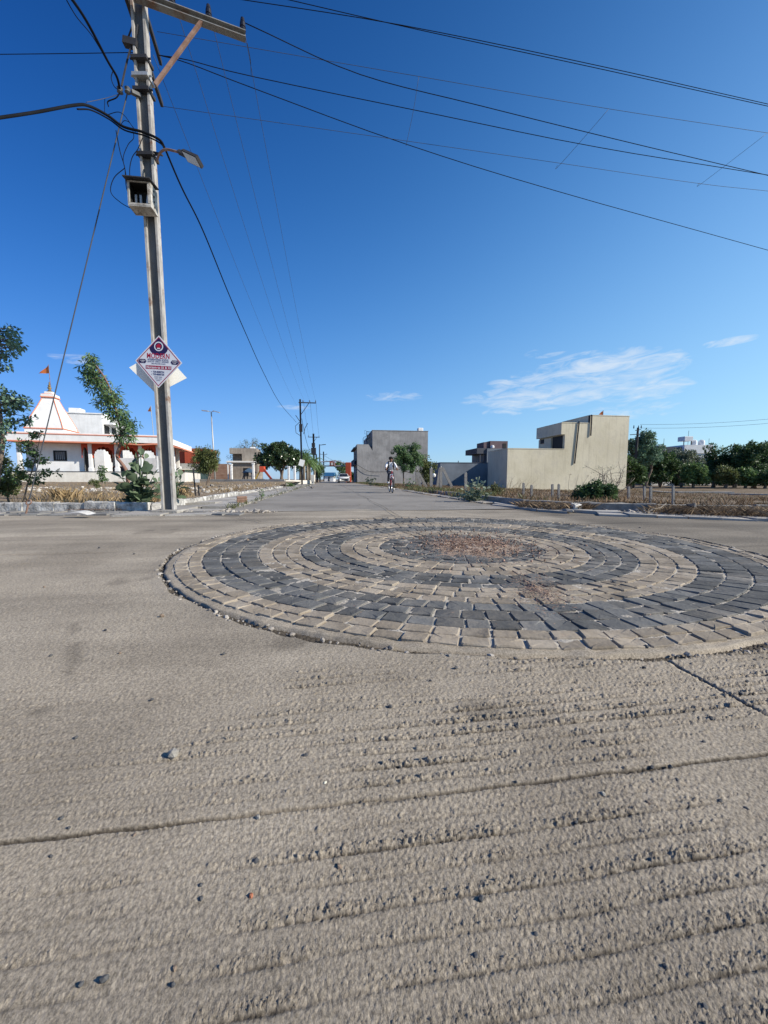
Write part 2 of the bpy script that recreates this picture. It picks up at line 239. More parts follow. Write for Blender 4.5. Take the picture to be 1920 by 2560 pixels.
# ------------------------------------------------------------------ mesh builder
ORG = {}
class MB:
    def __init__(s, M=None): s.v = []; s.f = []; s.mi = []; s.M = M; s.k = 0
    def add(s, vs, fs, k=None):
        o = len(s.v); s.v.extend([tuple(p) for p in vs]); s.f.extend([tuple(i + o for i in q) for q in fs]); s.mi.extend([s.k if k is None else k] * len(fs)); return s
    def hexa(s, a, b, k=None):                            # two quads (4 points each), a = bottom, b = top
        return s.add(list(a) + list(b), [(3, 2, 1, 0), (4, 5, 6, 7), (0, 1, 5, 4), (1, 2, 6, 5), (2, 3, 7, 6), (3, 0, 4, 7)], k)
    def box(s, x0, x1, y0, y1, z0, z1, k=None):
        return s.hexa([(x0, y0, z0), (x1, y0, z0), (x1, y1, z0), (x0, y1, z0)], [(x0, y0, z1), (x1, y0, z1), (x1, y1, z1), (x0, y1, z1)], k)
    def bbox(s, x0, x1, y0, y1, z0, z1, b=.01, k=None):   # box with chamfered upright edges and top
        def ring(i, z): return [(x0 + i, y0 + b, z), (x0 + b, y0 + i, z), (x1 - b, y0 + i, z), (x1 - i, y0 + b, z), (x1 - i, y1 - b, z), (x1 - b, y1 - i, z), (x0 + b, y1 - i, z), (x0 + i, y1 - b, z)]
        r = [ring(0, z0), ring(0, z1 - b), ring(b * .8, z1)]
        vs = sum(r, []); fs = [tuple(range(7, -1, -1)), tuple(range(16, 24))]
        for q in range(2):
            for i in range(8): j = (i + 1) % 8; fs.append((q * 8 + i, q * 8 + j, q * 8 + 8 + j, q * 8 + 8 + i))
        return s.add(vs, fs, k)
    def bar(s, p, q, w, h, up=(0, 0, 1), k=None):         # rectangular bar from p to q
        p = Vector(p); q = Vector(q); d = (q - p).normalized(); up = Vector(up)
        a = d.cross(up)
        if a.length < 1e-4: a = d.cross(Vector((1, 0, 0)))
        a.normalize(); b = a.cross(d); a = a * w / 2; b = b * h / 2
        return s.hexa([p - a - b, p + a - b, p + a + b, p - a + b], [q - a - b, q + a - b, q + a + b, q - a + b], k)
    def tube(s, pts, r, n=6, k=None, cap=True):
        pts = [Vector(p) for p in pts]; rs = r if isinstance(r, (list, tuple)) else [r] * len(pts)
        vs = []; fs = []; prev = None
        for i, p in enumerate(pts):
            d = (pts[min(i + 1, len(pts) - 1)] - pts[max(i - 1, 0)])
            d = d.normalized() if d.length > 1e-9 else Vector((0, 0, 1))
            if prev is None:
                a = d.cross(Vector((0, 0, 1)));
                if a.length < .05: a = d.cross(Vector((1, 0, 0)))
            else: a = prev - d * prev.dot(d)
            a.normalize(); prev = a; b = d.cross(a)
            for j in range(n):
                t = 2 * math.pi * j / n; vs.append(p + (a * math.cos(t) + b * math.sin(t)) * rs[i])
        for i in range(len(pts) - 1):
            for j in range(n): q = (j + 1) % n; fs.append((i * n + j, i * n + q, i * n + n + q, i * n + n + j))
        if cap: fs.append(tuple(range(n - 1, -1, -1))); o = (len(pts) - 1) * n; fs.append(tuple(range(o, o + n)))
        return s.add(vs, fs, k)
    def lathe(s, c, prof, n=16, k=None):                  # prof: (radius, z)
        c = Vector(c); vs = []; fs = []
        for (r, z) in prof:
            for j in range(n): t = 2 * math.pi * j / n; vs.append(c + Vector((r * math.cos(t), r * math.sin(t), z)))
        for i in range(len(prof) - 1):
            for j in range(n): q = (j + 1) % n; fs.append((i * n + j, i * n + q, i * n + n + q, i * n + n + j))
        fs.append(tuple(range(n - 1, -1, -1))); o = (len(prof) - 1) * n; fs.append(tuple(range(o, o + n)))
        return s.add(vs, fs, k)
    def prism(s, poly, d, k=None):                        # planar polygon extruded by vector d
        d = Vector(d); a = [Vector(p) for p in poly]; n = len(a)
        return s.add(a + [p + d for p in a], [tuple(range(n - 1, -1, -1)), tuple(range(n, 2 * n))] + [(i, (i + 1) % n, n + (i + 1) % n, n + i) for i in range(n)], k)
    def rock(s, c, rx, ry, rz, k=None, jit=.22):
        t = (1 + 5 ** .5) / 2
        V = [(-1, t, 0), (1, t, 0), (-1, -t, 0), (1, -t, 0), (0, -1, t), (0, 1, t), (0, -1, -t), (0, 1, -t), (t, 0, -1), (t, 0, 1), (-t, 0, -1), (-t, 0, 1)]
        Fc = [(0, 11, 5), (0, 5, 1), (0, 1, 7), (0, 7, 10), (0, 10, 11), (1, 5, 9), (5, 11, 4), (11, 10, 2), (10, 7, 6), (7, 1, 8), (3, 9, 4), (3, 4, 2), (3, 2, 6), (3, 6, 8), (3, 8, 9), (4, 9, 5), (2, 4, 11), (6, 2, 10), (8, 6, 7), (9, 8, 1)]
        a = random.uniform(0, 6.28); ca, sa = math.cos(a), math.sin(a); vs = []
        for v in V:
            v = Vector(v).normalized() * (1 + random.uniform(-jit, jit)); x, y, z = v.x * rx, v.y * ry, v.z * rz
            vs.append((c[0] + x * ca - y * sa, c[1] + x * sa + y * ca, c[2] + z))
        return s.add(vs, Fc, k)
    def build(s, name, m, parent=None, smooth=False, autos=False):
        v = np.array(s.v, float).reshape(-1, 3)
        return rawmesh(name, v, s.f, m, parent, smooth, s.mi if isinstance(m, (list, tuple)) else None, s.M)
def rawmesh(name, v, f, m, parent=None, smooth=False, mi=None, M=None):
    v = np.asarray(v, float)
    if M is not None:
        A = np.array(M); v = v @ A[:3, :3].T + A[:3, 3]
    if parent is not None: org = ORG[parent.name_full]
    else:
        org = np.array([(v[:, 0].min() + v[:, 0].max()) / 2, (v[:, 1].min() + v[:, 1].max()) / 2, v[:, 2].min()])
    me = bpy.data.meshes.new(name)
    v = v - org
    if isinstance(f, np.ndarray):
        nf, k = f.shape
        me.vertices.add(len(v)); me.vertices.foreach_set('co', v.ravel())
        me.loops.add(nf * k); me.loops.foreach_set('vertex_index', f.ravel().astype(np.int32))
        me.polygons.add(nf); me.polygons.foreach_set('loop_start', np.arange(0, nf * k, k, dtype=np.int32)); me.polygons.foreach_set('loop_total', np.full(nf, k, dtype=np.int32))
        me.update(calc_edges=True)
    else: me.from_pydata(v.tolist(), [], f)
    for q in (m if isinstance(m, (list, tuple)) else [m]): me.materials.append(q)
    if mi is not None: me.polygons.foreach_set('material_index', np.array(mi, dtype=np.int32))
    if smooth: me.polygons.foreach_set('use_smooth', np.ones(len(me.polygons), dtype=bool))
    me.update()
    o = bpy.data.objects.new(name, me); COL.objects.link(o)
    if parent is not None: o.parent = parent
    else: o.location = org
    ORG[o.name_full] = org
    return o
def tag(o, label, cat, group=None, kind=None):
    if label: o['label'] = label
    if cat: o['category'] = cat
    if group: o['group'] = group
    if kind: o['kind'] = kind
    return o
def thing(name, loc, label, cat, group=None):
    o = bpy.data.objects.new(name, None); COL.objects.link(o); o.location = loc; o.empty_display_size = .2
    ORG[o.name_full] = np.array(tuple(loc), float)
    return tag(o, label, cat, group)
def struct(o): o['kind'] = 'structure'; return o
def stuff(o, label, cat): return tag(o, label, cat, None, 'stuff')
def frame(origin, ex):                                    # local frame: x along ex (horizontal), y away, z up
    ex = Vector((ex[0], ex[1], 0)).normalized(); ey = Vector((-ex.y, ex.x, 0))
    return Matrix(((ex.x, ey.x, 0, origin[0]), (ex.y, ey.y, 0, origin[1]), (0, 0, 1, origin[2]), (0, 0, 0, 1)))

# ------------------------------------------------------------------ leaves and trees
def leaf_cloud(C, Rr, n, size, asp=.45, droop=.3, shell=.55):
    """n leaves for each cluster centre; returns verts (N*4,3), faces (N,4): folded diamonds"""
    C = np.asarray(C, float); K = len(C); Rr = np.asarray(Rr, float)
    if Rr.ndim == 1: Rr = np.repeat(Rr[:, None], 3, 1)
    idx = np.repeat(np.arange(K), n); T = len(idx)
    d = RNG.normal(size=(T, 3)); d /= np.linalg.norm(d, axis=1)[:, None]
    rad = RNG.random(T) ** (1 / 3.0) * (1 - shell) + shell * RNG.random(T) ** .4
    P = C[idx] + d * rad[:, None] * Rr[idx]
    a = d * .7 + RNG.normal(size=(T, 3)) * .6; a[:, 2] -= droop; a /= np.linalg.norm(a, axis=1)[:, None]
    nrm = RNG.normal(size=(T, 3)) * .7 + d * .5; nrm[:, 2] += .6
    b = np.cross(nrm, a); b /= np.linalg.norm(b, axis=1)[:, None] + 1e-9
    c = np.cross(a, b)
    Ls = size * (.65 + .7 * RNG.random(T))[:, None]
    V = np.empty((T, 4, 3)); V[:, 0] = P; V[:, 1] = P + a * Ls * .45 + b * Ls * asp * .5 - c * Ls * .08; V[:, 2] = P + a * Ls; V[:, 3] = P + a * Ls * .45 - b * Ls * asp * .5 - c * Ls * .08
    return V.reshape(-1, 3), np.arange(T * 4).reshape(-1, 4)
def limb(mb, p, q, r0, r1, bend=.12, n=5, seg=5):
    p = Vector(p); q = Vector(q); Ln = (q - p).length; pts = []
    j = Vector((random.uniform(-1, 1), random.uniform(-1, 1), random.uniform(-.2, 1))) * Ln * bend
    for i in range(seg + 1):
        t = i / seg; pts.append(p.lerp(q, t) + j * math.sin(math.pi * t) + Vector((random.uniform(-1, 1), random.uniform(-1, 1), random.uniform(-1, 1))) * Ln * .015 * (0 < i < seg))
    mb.tube(pts, [r0 + (r1 - r0) * i / seg for i in range(seg + 1)], n); return pts
def tree(name, base, height, crown, label, leaf=M_lf_mid, bark=M_bark, size=.16, ncl=45, nl=45, trunk_r=.1, fork=.35, cat='tree', group=None, lean=(0, 0), clr=.22, asp=.45, flowers=0, multi=1, droop=.3, extra=None):
    """crown = list of (cx, cy, cz, rx, ry, rz) lobes relative to the base"""
    base = Vector(base); root = thing(name, base, label, cat, group); tr = MB()
    vol = np.array([c[3] * c[4] * c[5] for c in crown]) ** .75; vol = vol / vol.sum()
    cs = []
    for q in range(ncl):
        c = crown[RNG.choice(len(crown), p=vol)]
        d = RNG.normal(size=3); d /= np.linalg.norm(d); r = RNG.random() ** .38
        cs.append((base.x + c[0] + d[0] * c[3] * r, base.y + c[1] + d[1] * c[4] * r, base.z + c[2] + d[2] * c[5] * r))
    top = Vector((base.x + lean[0], base.y + lean[1], base.z + height * fork))
    forks = []
    for k in range(multi):
        b0 = base + Vector((random.uniform(-1, 1), random.uniform(-1, 1), 0)) * (.12 * (multi > 1) * height * .3)
        t0 = top + Vector((random.uniform(-1, 1), random.uniform(-1, 1), 0)) * (.22 * (multi > 1) * height * .4)
        pts = limb(tr, b0 - Vector((0, 0, .05)), t0, trunk_r, trunk_r * .7, .05, 8, 6); forks.append(t0)
    mains = []
    for c in crown:
        p = Vector((base.x + c[0], base.y + c[1], base.z + c[2] + c[5] * .1)); f0 = min(forks, key=lambda z: (z - p).length)
        mains.append(limb(tr, f0, p, trunk_r * .62, trunk_r * .25, .12, 6, 5))
    for q, c in enumerate(cs):
        if q % 2: continue
        c = Vector(c); m = min((pt for mm in mains for pt in mm), key=lambda z: (z - c).length)
        limb(tr, m, c, trunk_r * .2, trunk_r * .05, .1, 4, 3)
    tr.build('trunk', bark, root, True)
    ms = np.mean([min(c[3:6]) for c in crown])
    V, Fc = leaf_cloud(cs, [clr * (.7 + .7 * random.random()) * (ms if ms > 0 else 1) * 1.6 for _ in cs], nl, size, asp, droop)
    rawmesh('crown', V, Fc, leaf, root)
    if flowers:
        sel = [c for c in cs]; V, Fc = leaf_cloud(sel, [clr * ms * 1.9] * len(sel), flowers, size * .6, .8, 0, 1.0); rawmesh('pale_flecks', V, Fc, M_fleck, root)  # pale leaf-shaped flecks scattered over every cluster
    return root
def grass(name, pts, h, label, m, wd=.006, cat='grass', spread=.35):
    P = np.asarray(pts, float); T = len(P)
    hh = h * (.4 + .9 * RNG.random(T)); a = RNG.random(T) * 6.283; ln = RNG.normal(size=(T, 2)) * spread * hh[:, None]
    w2 = np.stack([np.cos(a), np.sin(a), np.zeros(T)], 1) * wd
    tip = P + np.concatenate([ln, hh[:, None]], 1); mid = P + np.concatenate([ln * .35, hh[:, None] * .55], 1)
    V = np.empty((T, 4, 3)); V[:, 0] = P - w2; V[:, 1] = P + w2; V[:, 2] = mid + w2 * .7; V[:, 3] = tip
    return stuff(rawmesh(name, V.reshape(-1, 3), np.arange(T * 4).reshape(-1, 4), m), label, cat)

# ------------------------------------------------------------------ terrain heights
RC = Vector((0.66, 3.66))                                  # paved circle
def edgeR(x):                                              # far edge of the cross road, right of the main road
    return np.interp(x, [2.4, 2.78, 3.57, 5.5, 9, 14], [9.4, 7.3, 6.33, 5.48, 4.6, 3.6])
def zR(x, y):
    u, v = uv(x, y); d = np.minimum(u - 4.3, (y - edgeR(x) - 1.3))
    return 0.05 - 0.54 * sstep(0, 20, d) + (vnoise(x, y, .9, 3) - .5) * .10 + (vnoise(x, y, 4, 4) - .5) * .04
def zL(x, y):
    return 0.10 + 0.22 * sstep(8, 34, y) * sstep(-4, -9, x) - .05 * sstep(14, 30, y) * (1 - sstep(-4, -9, x)) + (vnoise(x, y, .8, 5) - .5) * .10 + (vnoise(x, y, 4, 6) - .5) * .05
def hit(px, py, fn):
    d = ray(px, py); t = 1.0
    while t < 200:
        p = Vector((0, 0, CH)) + d * t
        if p.z <= float(fn(p.x, p.y)): return p
        t += .02 + t * .002
    return p
def grid_sheet(name, X, Y, Z, m, parent=None, smooth=True):
    r, c = X.shape; V = np.stack([X, Y, Z], -1).reshape(-1, 3); i = np.arange(r * c).reshape(r, c)
    Fc = np.stack([i[:-1, :-1], i[:-1, 1:], i[1:, 1:], i[1:, :-1]], -1).reshape(-1, 4)
    return rawmesh(name, V, Fc, m, parent, smooth)

# ground to the horizon
g = MB(); g.add([(-1500, -1500, -.9), (1500, -1500, -.9), (1500, 2500, -.9), (-1500, 2500, -.9)], [(0, 1, 2, 3)]); struct(g.build('ground', M_dirt))
# concrete junction: torn, tined surface, really displaced
ys = np.exp(np.arange(math.log(.24), math.log(7.6), .0046)); s = np.concatenate([np.linspace(-1.75, -1.1, 110, endpoint=False), np.linspace(-1.1, 1.1, 660), np.linspace(1.1, 1.75, 111)[1:]])
Y, S = np.meshgrid(ys, s, indexing='ij'); X = S * (Y + .10)
U, V_ = uv(X, Y)
wob = (vnoise(U, V_, 1.1, 1) - .5) * .016 + (vnoise(U, V_, 7, 2) - .5) * .006
ph = (V_ + wob) / .043; fr = ph - np.floor(ph); rowk = np.floor(ph)
rs = .25 + 1.2 * _T[(rowk.astype(int) * 7) % 256, 40]
tmask = sstep(1.75, 1.1, V_ - .28 * U) * (.35 + .65 * sstep(-.7, .35, U)) * (.25 + 1.0 * sstep(.3, .6, vnoise(U, V_, 2.2, 7)))
tmask = np.maximum(tmask, .8 * sstep(.45, .7, vnoise(U, V_, .8, 9)) * sstep(-1.6, -2.2, U) * sstep(1.6, 2.0, V_) * sstep(3.4, 2.9, V_))
tear = np.exp(-((fr - .52) / .22) ** 2) * rs
gr = np.exp(-((fr - .34) / .070) ** 2) * rs
n1 = vnoise(U * 1.5, V_ * .8, 210, 11); n2 = vnoise(U * 1.5, V_ * .8, 110, 12); n3 = vnoise(U, V_, 330, 13)
grain = (n1 - .42) * 1.0 + (n2 - .5) * .8 + (n3 - .5) * .5
rough_m = .26 + .5 * sstep(.35, .7, vnoise(U, V_, 1.6, 15)) * sstep(2.6, .9, Y) + .35 * sstep(.9, .45, Y) * sstep(-.3, .4, X)
fade = sstep(7.0, .8, Y) * .75 + .25
brk = np.clip(.15 + 1.5 * vnoise(U, V_, 12, 30) * (.4 + 1.0 * vnoise(U * .6, V_, 3, 38)), 0, 1.5); WH = RNG.normal(size=X.shape) * .0046 * Y; H = .0007 * fade * grain * rough_m - .0025 * gr * tmask * fade * brk
GRAIN = np.clip(.34 * rough_m + .75 * tear * tmask * brk + .25 * tmask, 0, 1.5)
H += (vnoise(U, V_, .55, 16) - .5) * .02 * sstep(.6, 2.0, Y) + (vnoise(U, V_, 3, 17) - .5) * .004
dj = np.abs(V_ + wob * .08 - .668 + .0045 * (vnoise(U, V_, 14, 18) - .5)); H += WH * np.clip(.05 + .26 * GRAIN, 0, .5) * sstep(7.5, 1.5, Y) + np.abs(WH) * .45 * tear * tmask * brk * (n2 > .5)
jline = sstep(.006, .002, dj) * (.35 + 1.2 * vnoise(U, V_, 5, 19)); H -= .006 * sstep(.005, .0015, dj) * (.5 + .8 * vnoise(U, V_, 6, 19))
du = np.abs(U - 1.10 - .014 * (vnoise(V_, V_ * 0, .8, 20) - .5)); H -= .010 * sstep(.0065, .002, du) * sstep(.76, .84, V_)
dk = np.abs(V_ - 3.42 - .05 * (vnoise(U, U * 0, .9, 22) - .5)); H -= .008 * sstep(.012, .004, dk) * sstep(-1.7, -1.9, U)
DIRT_SHADE = np.clip(1.0 * jline + .8 * sstep(.0065, .002, du) * sstep(.76, .84, V_) + .45 * sstep(.012, .004, dk) * sstep(-1.7, -1.9, U) + .55 * gr * tmask * brk * sstep(.45, .62, n2 * .5 + n1 * .5 + .12), 0, .9)
def pdist(pts):
    P = [AtZ(*p) for p in pts]; d = np.full(X.shape, 9.0)
    for a, b in zip(P[:-1], P[1:]):
        dx, dy = b.x - a.x, b.y - a.y; t = np.clip(((X - a.x) * dx + (Y - a.y) * dy) / (dx * dx + dy * dy), 0, 1); d = np.minimum(d, np.hypot(X - a.x - t * dx, Y - a.y - t * dy))
    return d
STAIN_SHADE = .34 * sstep(.05, .0, pdist([(196, 1560), (184, 1620), (190, 1680), (232, 1740)])) * sstep(.3, .6, vnoise(X, Y, 14, 81))     # black tyre scuff
for vv0, hw_ in ((4.6, .14), (5.9, .16), (6.5, .12), (2.75, .10)): STAIN_SHADE = STAIN_SHADE + .20 * sstep(hw_, .02, np.abs(V_ - vv0 - .15 * np.sin(U * .5))) * sstep(.3, .7, vnoise(U * .5, V_ * 3, 1.3, 82))
for (cx_, cy_, cr_) in ((-.35, 1.35, .09), (.25, .95, .05), (-1.6, 2.3, .16), (-.9, .95, .05), (1.9, 1.2, .12), (-2.6, 4.4, .25), (.1, 6.3, .3)): STAIN_SHADE = STAIN_SHADE + .30 * sstep(cr_, cr_ * .3, np.hypot(X - cx_, Y - cy_) + (vnoise(X, Y, 9, 83) - .5) * cr_ * 1.2)
STAIN_SHADE = STAIN_SHADE + .42 * sstep(2.45, 3.0, X + .12 * np.sin(Y * 2)) * sstep(2.2, 3.0, Y) * (.75 + .5 * vnoise(U, V_ * 4, .8, 86)) + .16 * sstep(-.8, -2.2, X) * sstep(3.3, 4.4, Y) * sstep(.25, .65, vnoise(U * .6, V_ * 3, 1.1, 87))
STAIN_SHADE = STAIN_SHADE + .20 * sstep(.70, .34, V_ - .15 * U) * (.5 + .9 * vnoise(U, V_, 4, 84)) + .10 * sstep(.45, .7, vnoise(U, V_, 1.7, 85))  # foreground shade painted darker towards the camera; last term is random staining
DIRT_SHADE = np.clip(DIRT_SHADE + STAIN_SHADE, 0, .92)
ang = np.arctan2(Y - RC.y, X - RC.x); rr = np.hypot(X - RC.x, Y - RC.y)
redge = 2.436 + .020 * (vnoise(ang, ang * 0, 3, 23) - .5) + .035 * (vnoise(ang, ang * 0, 11, 24) - .5) + .030 * (vnoise(ang, ang * 0, 34, 25) - .5)
H += .006 * sstep(redge + .08, redge + .0, rr) * vnoise(ang, ang * 0, 16, 26)
H = np.where(rr < redge, -.013 + WH * .3, H); DIRT_SHADE = np.where((rr < redge + .004), .85, DIRT_SHADE)
jc = struct(grid_sheet('junction_concrete', X, Y, H, M_conc, None, False)); ga = jc.data.attributes.new('grain', 'FLOAT', 'POINT'); ga.data.foreach_set('value', GRAIN.ravel().astype(np.float32)); ga = jc.data.attributes.new('dirt', 'FLOAT', 'POINT'); ga.data.foreach_set('value', DIRT_SHADE.ravel().astype(np.float32))  # 'dirt' holds joint dirt, stains and the shade painted on the near concrete
g = MB(); g.add([(-60, -14, -.07), (60, -14, -.07), (60, 5.3, -.07), (-60, 7.2, -.07)], [(0, 1, 2, 3)]); struct(g.build('road_base', M_conc))
for sg, nm in ((-1, 'cross_road'), (1, 'cross_road')):
    xs = np.linspace(0, 1, 60); yy = np.linspace(.1, 7.4, 50); A, B = np.meshgrid(xs, yy); x0 = sg * 1.745 * (B + .10)
    struct(grid_sheet(nm, x0 + sg * A * 28, B, (vnoise(x0 + sg * A * 28, B, .5, 16) - .5) * .02 - .003, M_conc))
# main road, transverse and long joints are cut in as real steps
vv = np.unique(np.concatenate([np.linspace(7.3, 30, 220), np.linspace(30, 190, 160)])); uu = np.linspace(-1.97, 3.72, 40)
V2, U2 = np.meshgrid(vv, uu, indexing='ij'); X2, Y2 = xy(U2 + (vnoise(V2, U2, .3, 27) - .5) * .12 * (np.abs(U2 - .9) > 2.5), V2)
Z2 = .004 + (vnoise(U2, V2, .35, 28) - .5) * .02
struct(grid_sheet('road', X2, Y2, Z2, M_road))

# the paved circle: mortar bed and hand-cut setts in rings
RT = [(2.43, .655, 3.66), (2.20, .68, 3.66), (1.745, .665, 3.53), (1.375, .652, 3.43), (1.04, .65, 3.37), (.70, .66, 3.35), (.0, .70, 3.33)]
def rc(r): q = RT[::-1]; return float(np.interp(r, [a[0] for a in q], [a[1] for a in q])), float(np.interp(r, [a[0] for a in q], [a[2] for a in q]))
rads = np.linspace(0.02, 1, 150); th = np.linspace(0, 2 * math.pi, 721)
rg, tg = np.meshgrid(rads, th, indexing='ij')
ro = 2.412 + .014 * (vnoise(np.cos(tg) * 3, np.sin(tg) * 3, 2, 31) - .5) + .018 * (vnoise(np.cos(tg) * 9, np.sin(tg) * 9, 2, 32) - .5)
Xm = .655 + rg * ro * np.cos(tg); Ym = 3.66 + rg * ro * np.sin(tg)
Zm = .0042 + (vnoise(Xm, Ym, 60, 33) - .5) * .007 + (vnoise(Xm, Ym, 14, 34) - .5) * .005 - .0035 * sstep(.965, .99, rg); Zm = np.where(rg > .998, -.05, Zm)
pbed = struct(grid_sheet('paving_bed', Xm, Ym, Zm, [M_mortar, M_conc])); rim_ = np.repeat(np.arange(149), 720) >= 145; pbed.data.polygons.foreach_set('material_index', rim_.astype(np.int32))
mb = MB()
def sett(r0, r1, t0, t1, k, hz):
    c0 = rc(r0); c1 = rc(r1); g_ = .0048
    ra, rb = r0 + g_, r1 - g_; dt = g_ / max(r1, .1)
    def P(f, e):
        r = ra + (rb - ra) * f; t = (t0 + dt) + (t1 - t0 - 2 * dt) * e; cx = c0[0] + (c1[0] - c0[0]) * f; cy = c0[1] + (c1[1] - c0[1]) * f
        return Vector((cx + r * math.cos(t), cy + r * math.sin(t), 0))
    out = [(.07, 0), (.93, 0), (1, .07), (1, .93), (.93, 1), (.07, 1), (0, .93), (0, .07)]
    ctr = P(.5, .5); jx = [Vector((random.gauss(0, .0014), random.gauss(0, .0014), 0)) for _ in out]
    tilt = Vector((random.gauss(0, .03), random.gauss(0, .03)))
    a = [P(*o) + j for o, j in zip(out, jx)]
    def lift(p, z): return Vector((p.x, p.y, z + (p.x - ctr.x) * tilt.x + (p.y - ctr.y) * tilt.y))
    vs = [Vector((p.x, p.y, -.02)) for p in a] + [lift(p, hz - .0032 + random.gauss(0, .0009)) for p in a] + [lift(ctr + (p - ctr) * .93, hz + random.gauss(0, .0014)) for p in a]
    fs = []
    for q in range(2):
        for i in range(8): j = (i + 1) % 8; fs.append((q * 8 + i, q * 8 + j, q * 8 + 8 + j, q * 8 + 8 + i))
    vs.append(lift(ctr, hz + random.gauss(0, .0014))); fs += [(16 + i, 16 + (i + 1) % 8, 24) for i in range(8)]
    mb.add(vs, fs, k)
rings = [(2.36, 2.28, 0), (2.28, 2.20, 0), (2.20, 2.05, 1), (2.05, 1.90, 1), (1.90, 1.745, 1), (1.745, 1.62, 0), (1.62, 1.50, 0), (1.50, 1.375, 0), (1.375, 1.26, 1), (1.26, 1.15, 1), (1.15, 1.04, 1),
         (1.04, .925, 0), (.925, .81, 0), (.81, .70, 0), (.70, .59, 1), (.59, .48, 1), (.48, .36, 1), (.36, .24, 1), (.24, .12, 1), (.12, .02, 1)]
ph0 = 0
for i, (ro_, ri_, k) in enumerate(rings):
    n = max(3, int(round(2 * math.pi * (ro_ + ri_) / 2 / (.112 if ro_ > .7 else .09)))); ph0 += random.uniform(.2, .8)
    cuts = [ph0 / n + 2 * math.pi * (q + random.uniform(-.08, .08)) / n for q in range(n)]; cuts.append(cuts[0] + 2 * math.pi)
    for q in range(n): sett(ri_, ro_, cuts[q], cuts[q + 1], k, .0108 + random.gauss(0, .0019))
struct(mb.build('paving_setts', [M_tan, M_black]))
# litter heap in the middle and the small spill in front of it
def heap(cx, cy, rx, ry, hz, sd_):
    a = np.linspace(0, 2 * math.pi, 90); r = np.linspace(0, 1, 40); rg, ag = np.meshgrid(r, a, indexing='ij')
    e = 1 + .5 * (vnoise(np.cos(ag) * 2, np.sin(ag) * 2, 1.5, sd_) - .5) + .35 * (vnoise(np.cos(ag) * 6, np.sin(ag) * 6, 1.5, sd_ + 1) - .5)
    x = cx + rg * e * rx * np.cos(ag); y = cy + rg * e * ry * np.sin(ag)
    z = .004 + (hz + .014) * (1 - rg ** 2) + (vnoise(x, y, 30, sd_ + 2) - .5) * .02 * (1 - rg * .5)
    return x, y, z
x, y, z = heap(.76, 3.34, .40, .50, .008, 40); struct(grid_sheet('soil_patch', x, y, z, M_soil))
x, y, z = heap(.82, 1.98, .06, .24, .001, 50); struct(grid_sheet('soil_patch', x, y, z, M_soil))
fl = MB()
def flake(x, y, z, s_):
    a = random.uniform(0, 6.28); t = random.uniform(-.7, .7); c, s2 = math.cos(a), math.sin(a); l = s_ * random.uniform(.6, 1.6); w2 = s_ * random.uniform(.2, .5)
    fl.add([(x - c * l, y - s2 * l, z), (x + s2 * w2, y - c * w2, z + s_ * .25), (x + c * l, y + s2 * l, z + abs(t) * l * .35), (x - s2 * w2, y + c * w2, z + .25 * s_)], [(0, 1, 2, 3)])
for _ in range(3600):
    r = min(1.6, abs(random.gauss(0, .62))); a = random.uniform(0, 6.28); x = .78 + .62 * r * math.cos(a); y = 3.36 + .70 * r * math.sin(a); flake(x, y, .016 + .010 * max(0, 1 - r) + random.uniform(0, .005), .010)
for _ in range(700):
    r = random.gauss(0, .5); x = .82 + random.gauss(0, .07) + .05 * r; y = 2.0 + .34 * r; flake(x, y, .02 + random.uniform(0, .004), .007)
for _ in range(500):
    a = random.uniform(0, 6.28); r = random.uniform(0, 2.2); flake(.66 + r * math.cos(a), 3.6 + r * math.sin(a), .02, .007)
for _ in range(420): fl.rock((.85 + random.gauss(0, .26), 3.5 + random.gauss(0, .32), .024), *[random.uniform(.004, .012) for _ in range(3)])
stuff(fl.build('leaf_litter', M_litter), 'brown leaf litter and crumbs lying on the middle of the paved circle', 'litter')

# ------------------------------------------------------------------ lots, pavements, kerbs
a, b = np.meshgrid(np.linspace(0, 1, 150), np.linspace(0, 1, 200), indexing='ij')
Yl = 7.02 * (70 / 7.02) ** a; xr = -3.58 * .9903 - (Yl - .5) * .1386 + .0; Xl = xr - b ** 1.6 * (40 + Yl * 1.2)
struct(grid_sheet('dirt_lot', Xl, Yl, zL(Xl, Yl), M_dirt))
Xr0 = np.linspace(0, 1, 170); a, b = np.meshgrid(Xr0, np.linspace(0, 1, 170), indexing='ij')
vv_ = 9.6 * (75 / 9.6) ** b; xs0, ys0 = xy(4.25, vv_)
Xr = xs0 + a ** 1.5 * (18 + vv_ * 1.1); Yr = ys0 - a ** 1.5 * (1 - b) ** 2 * 4.6
Yr = np.maximum(Yr, edgeR(Xr) + 1.15)
struct(grid_sheet('dirt_lot', Xr, Yr, zR(Xr, Yr), M_dirt2))
# verge between the road edge and the right hand lot
vv_ = np.linspace(9.0, 150, 300); uu_ = np.linspace(3.5, 6.0, 12); V3, U3 = np.meshgrid(vv_, uu_, indexing='ij'); X3, Y3 = xy(U3, V3)
struct(grid_sheet('verge', X3, Y3, .012 + (vnoise(X3, Y3, 1.6, 61) - .3) * .05 * sstep(3.5, 3.9, U3) - .03 * (U3 < 3.55), M_dirt))

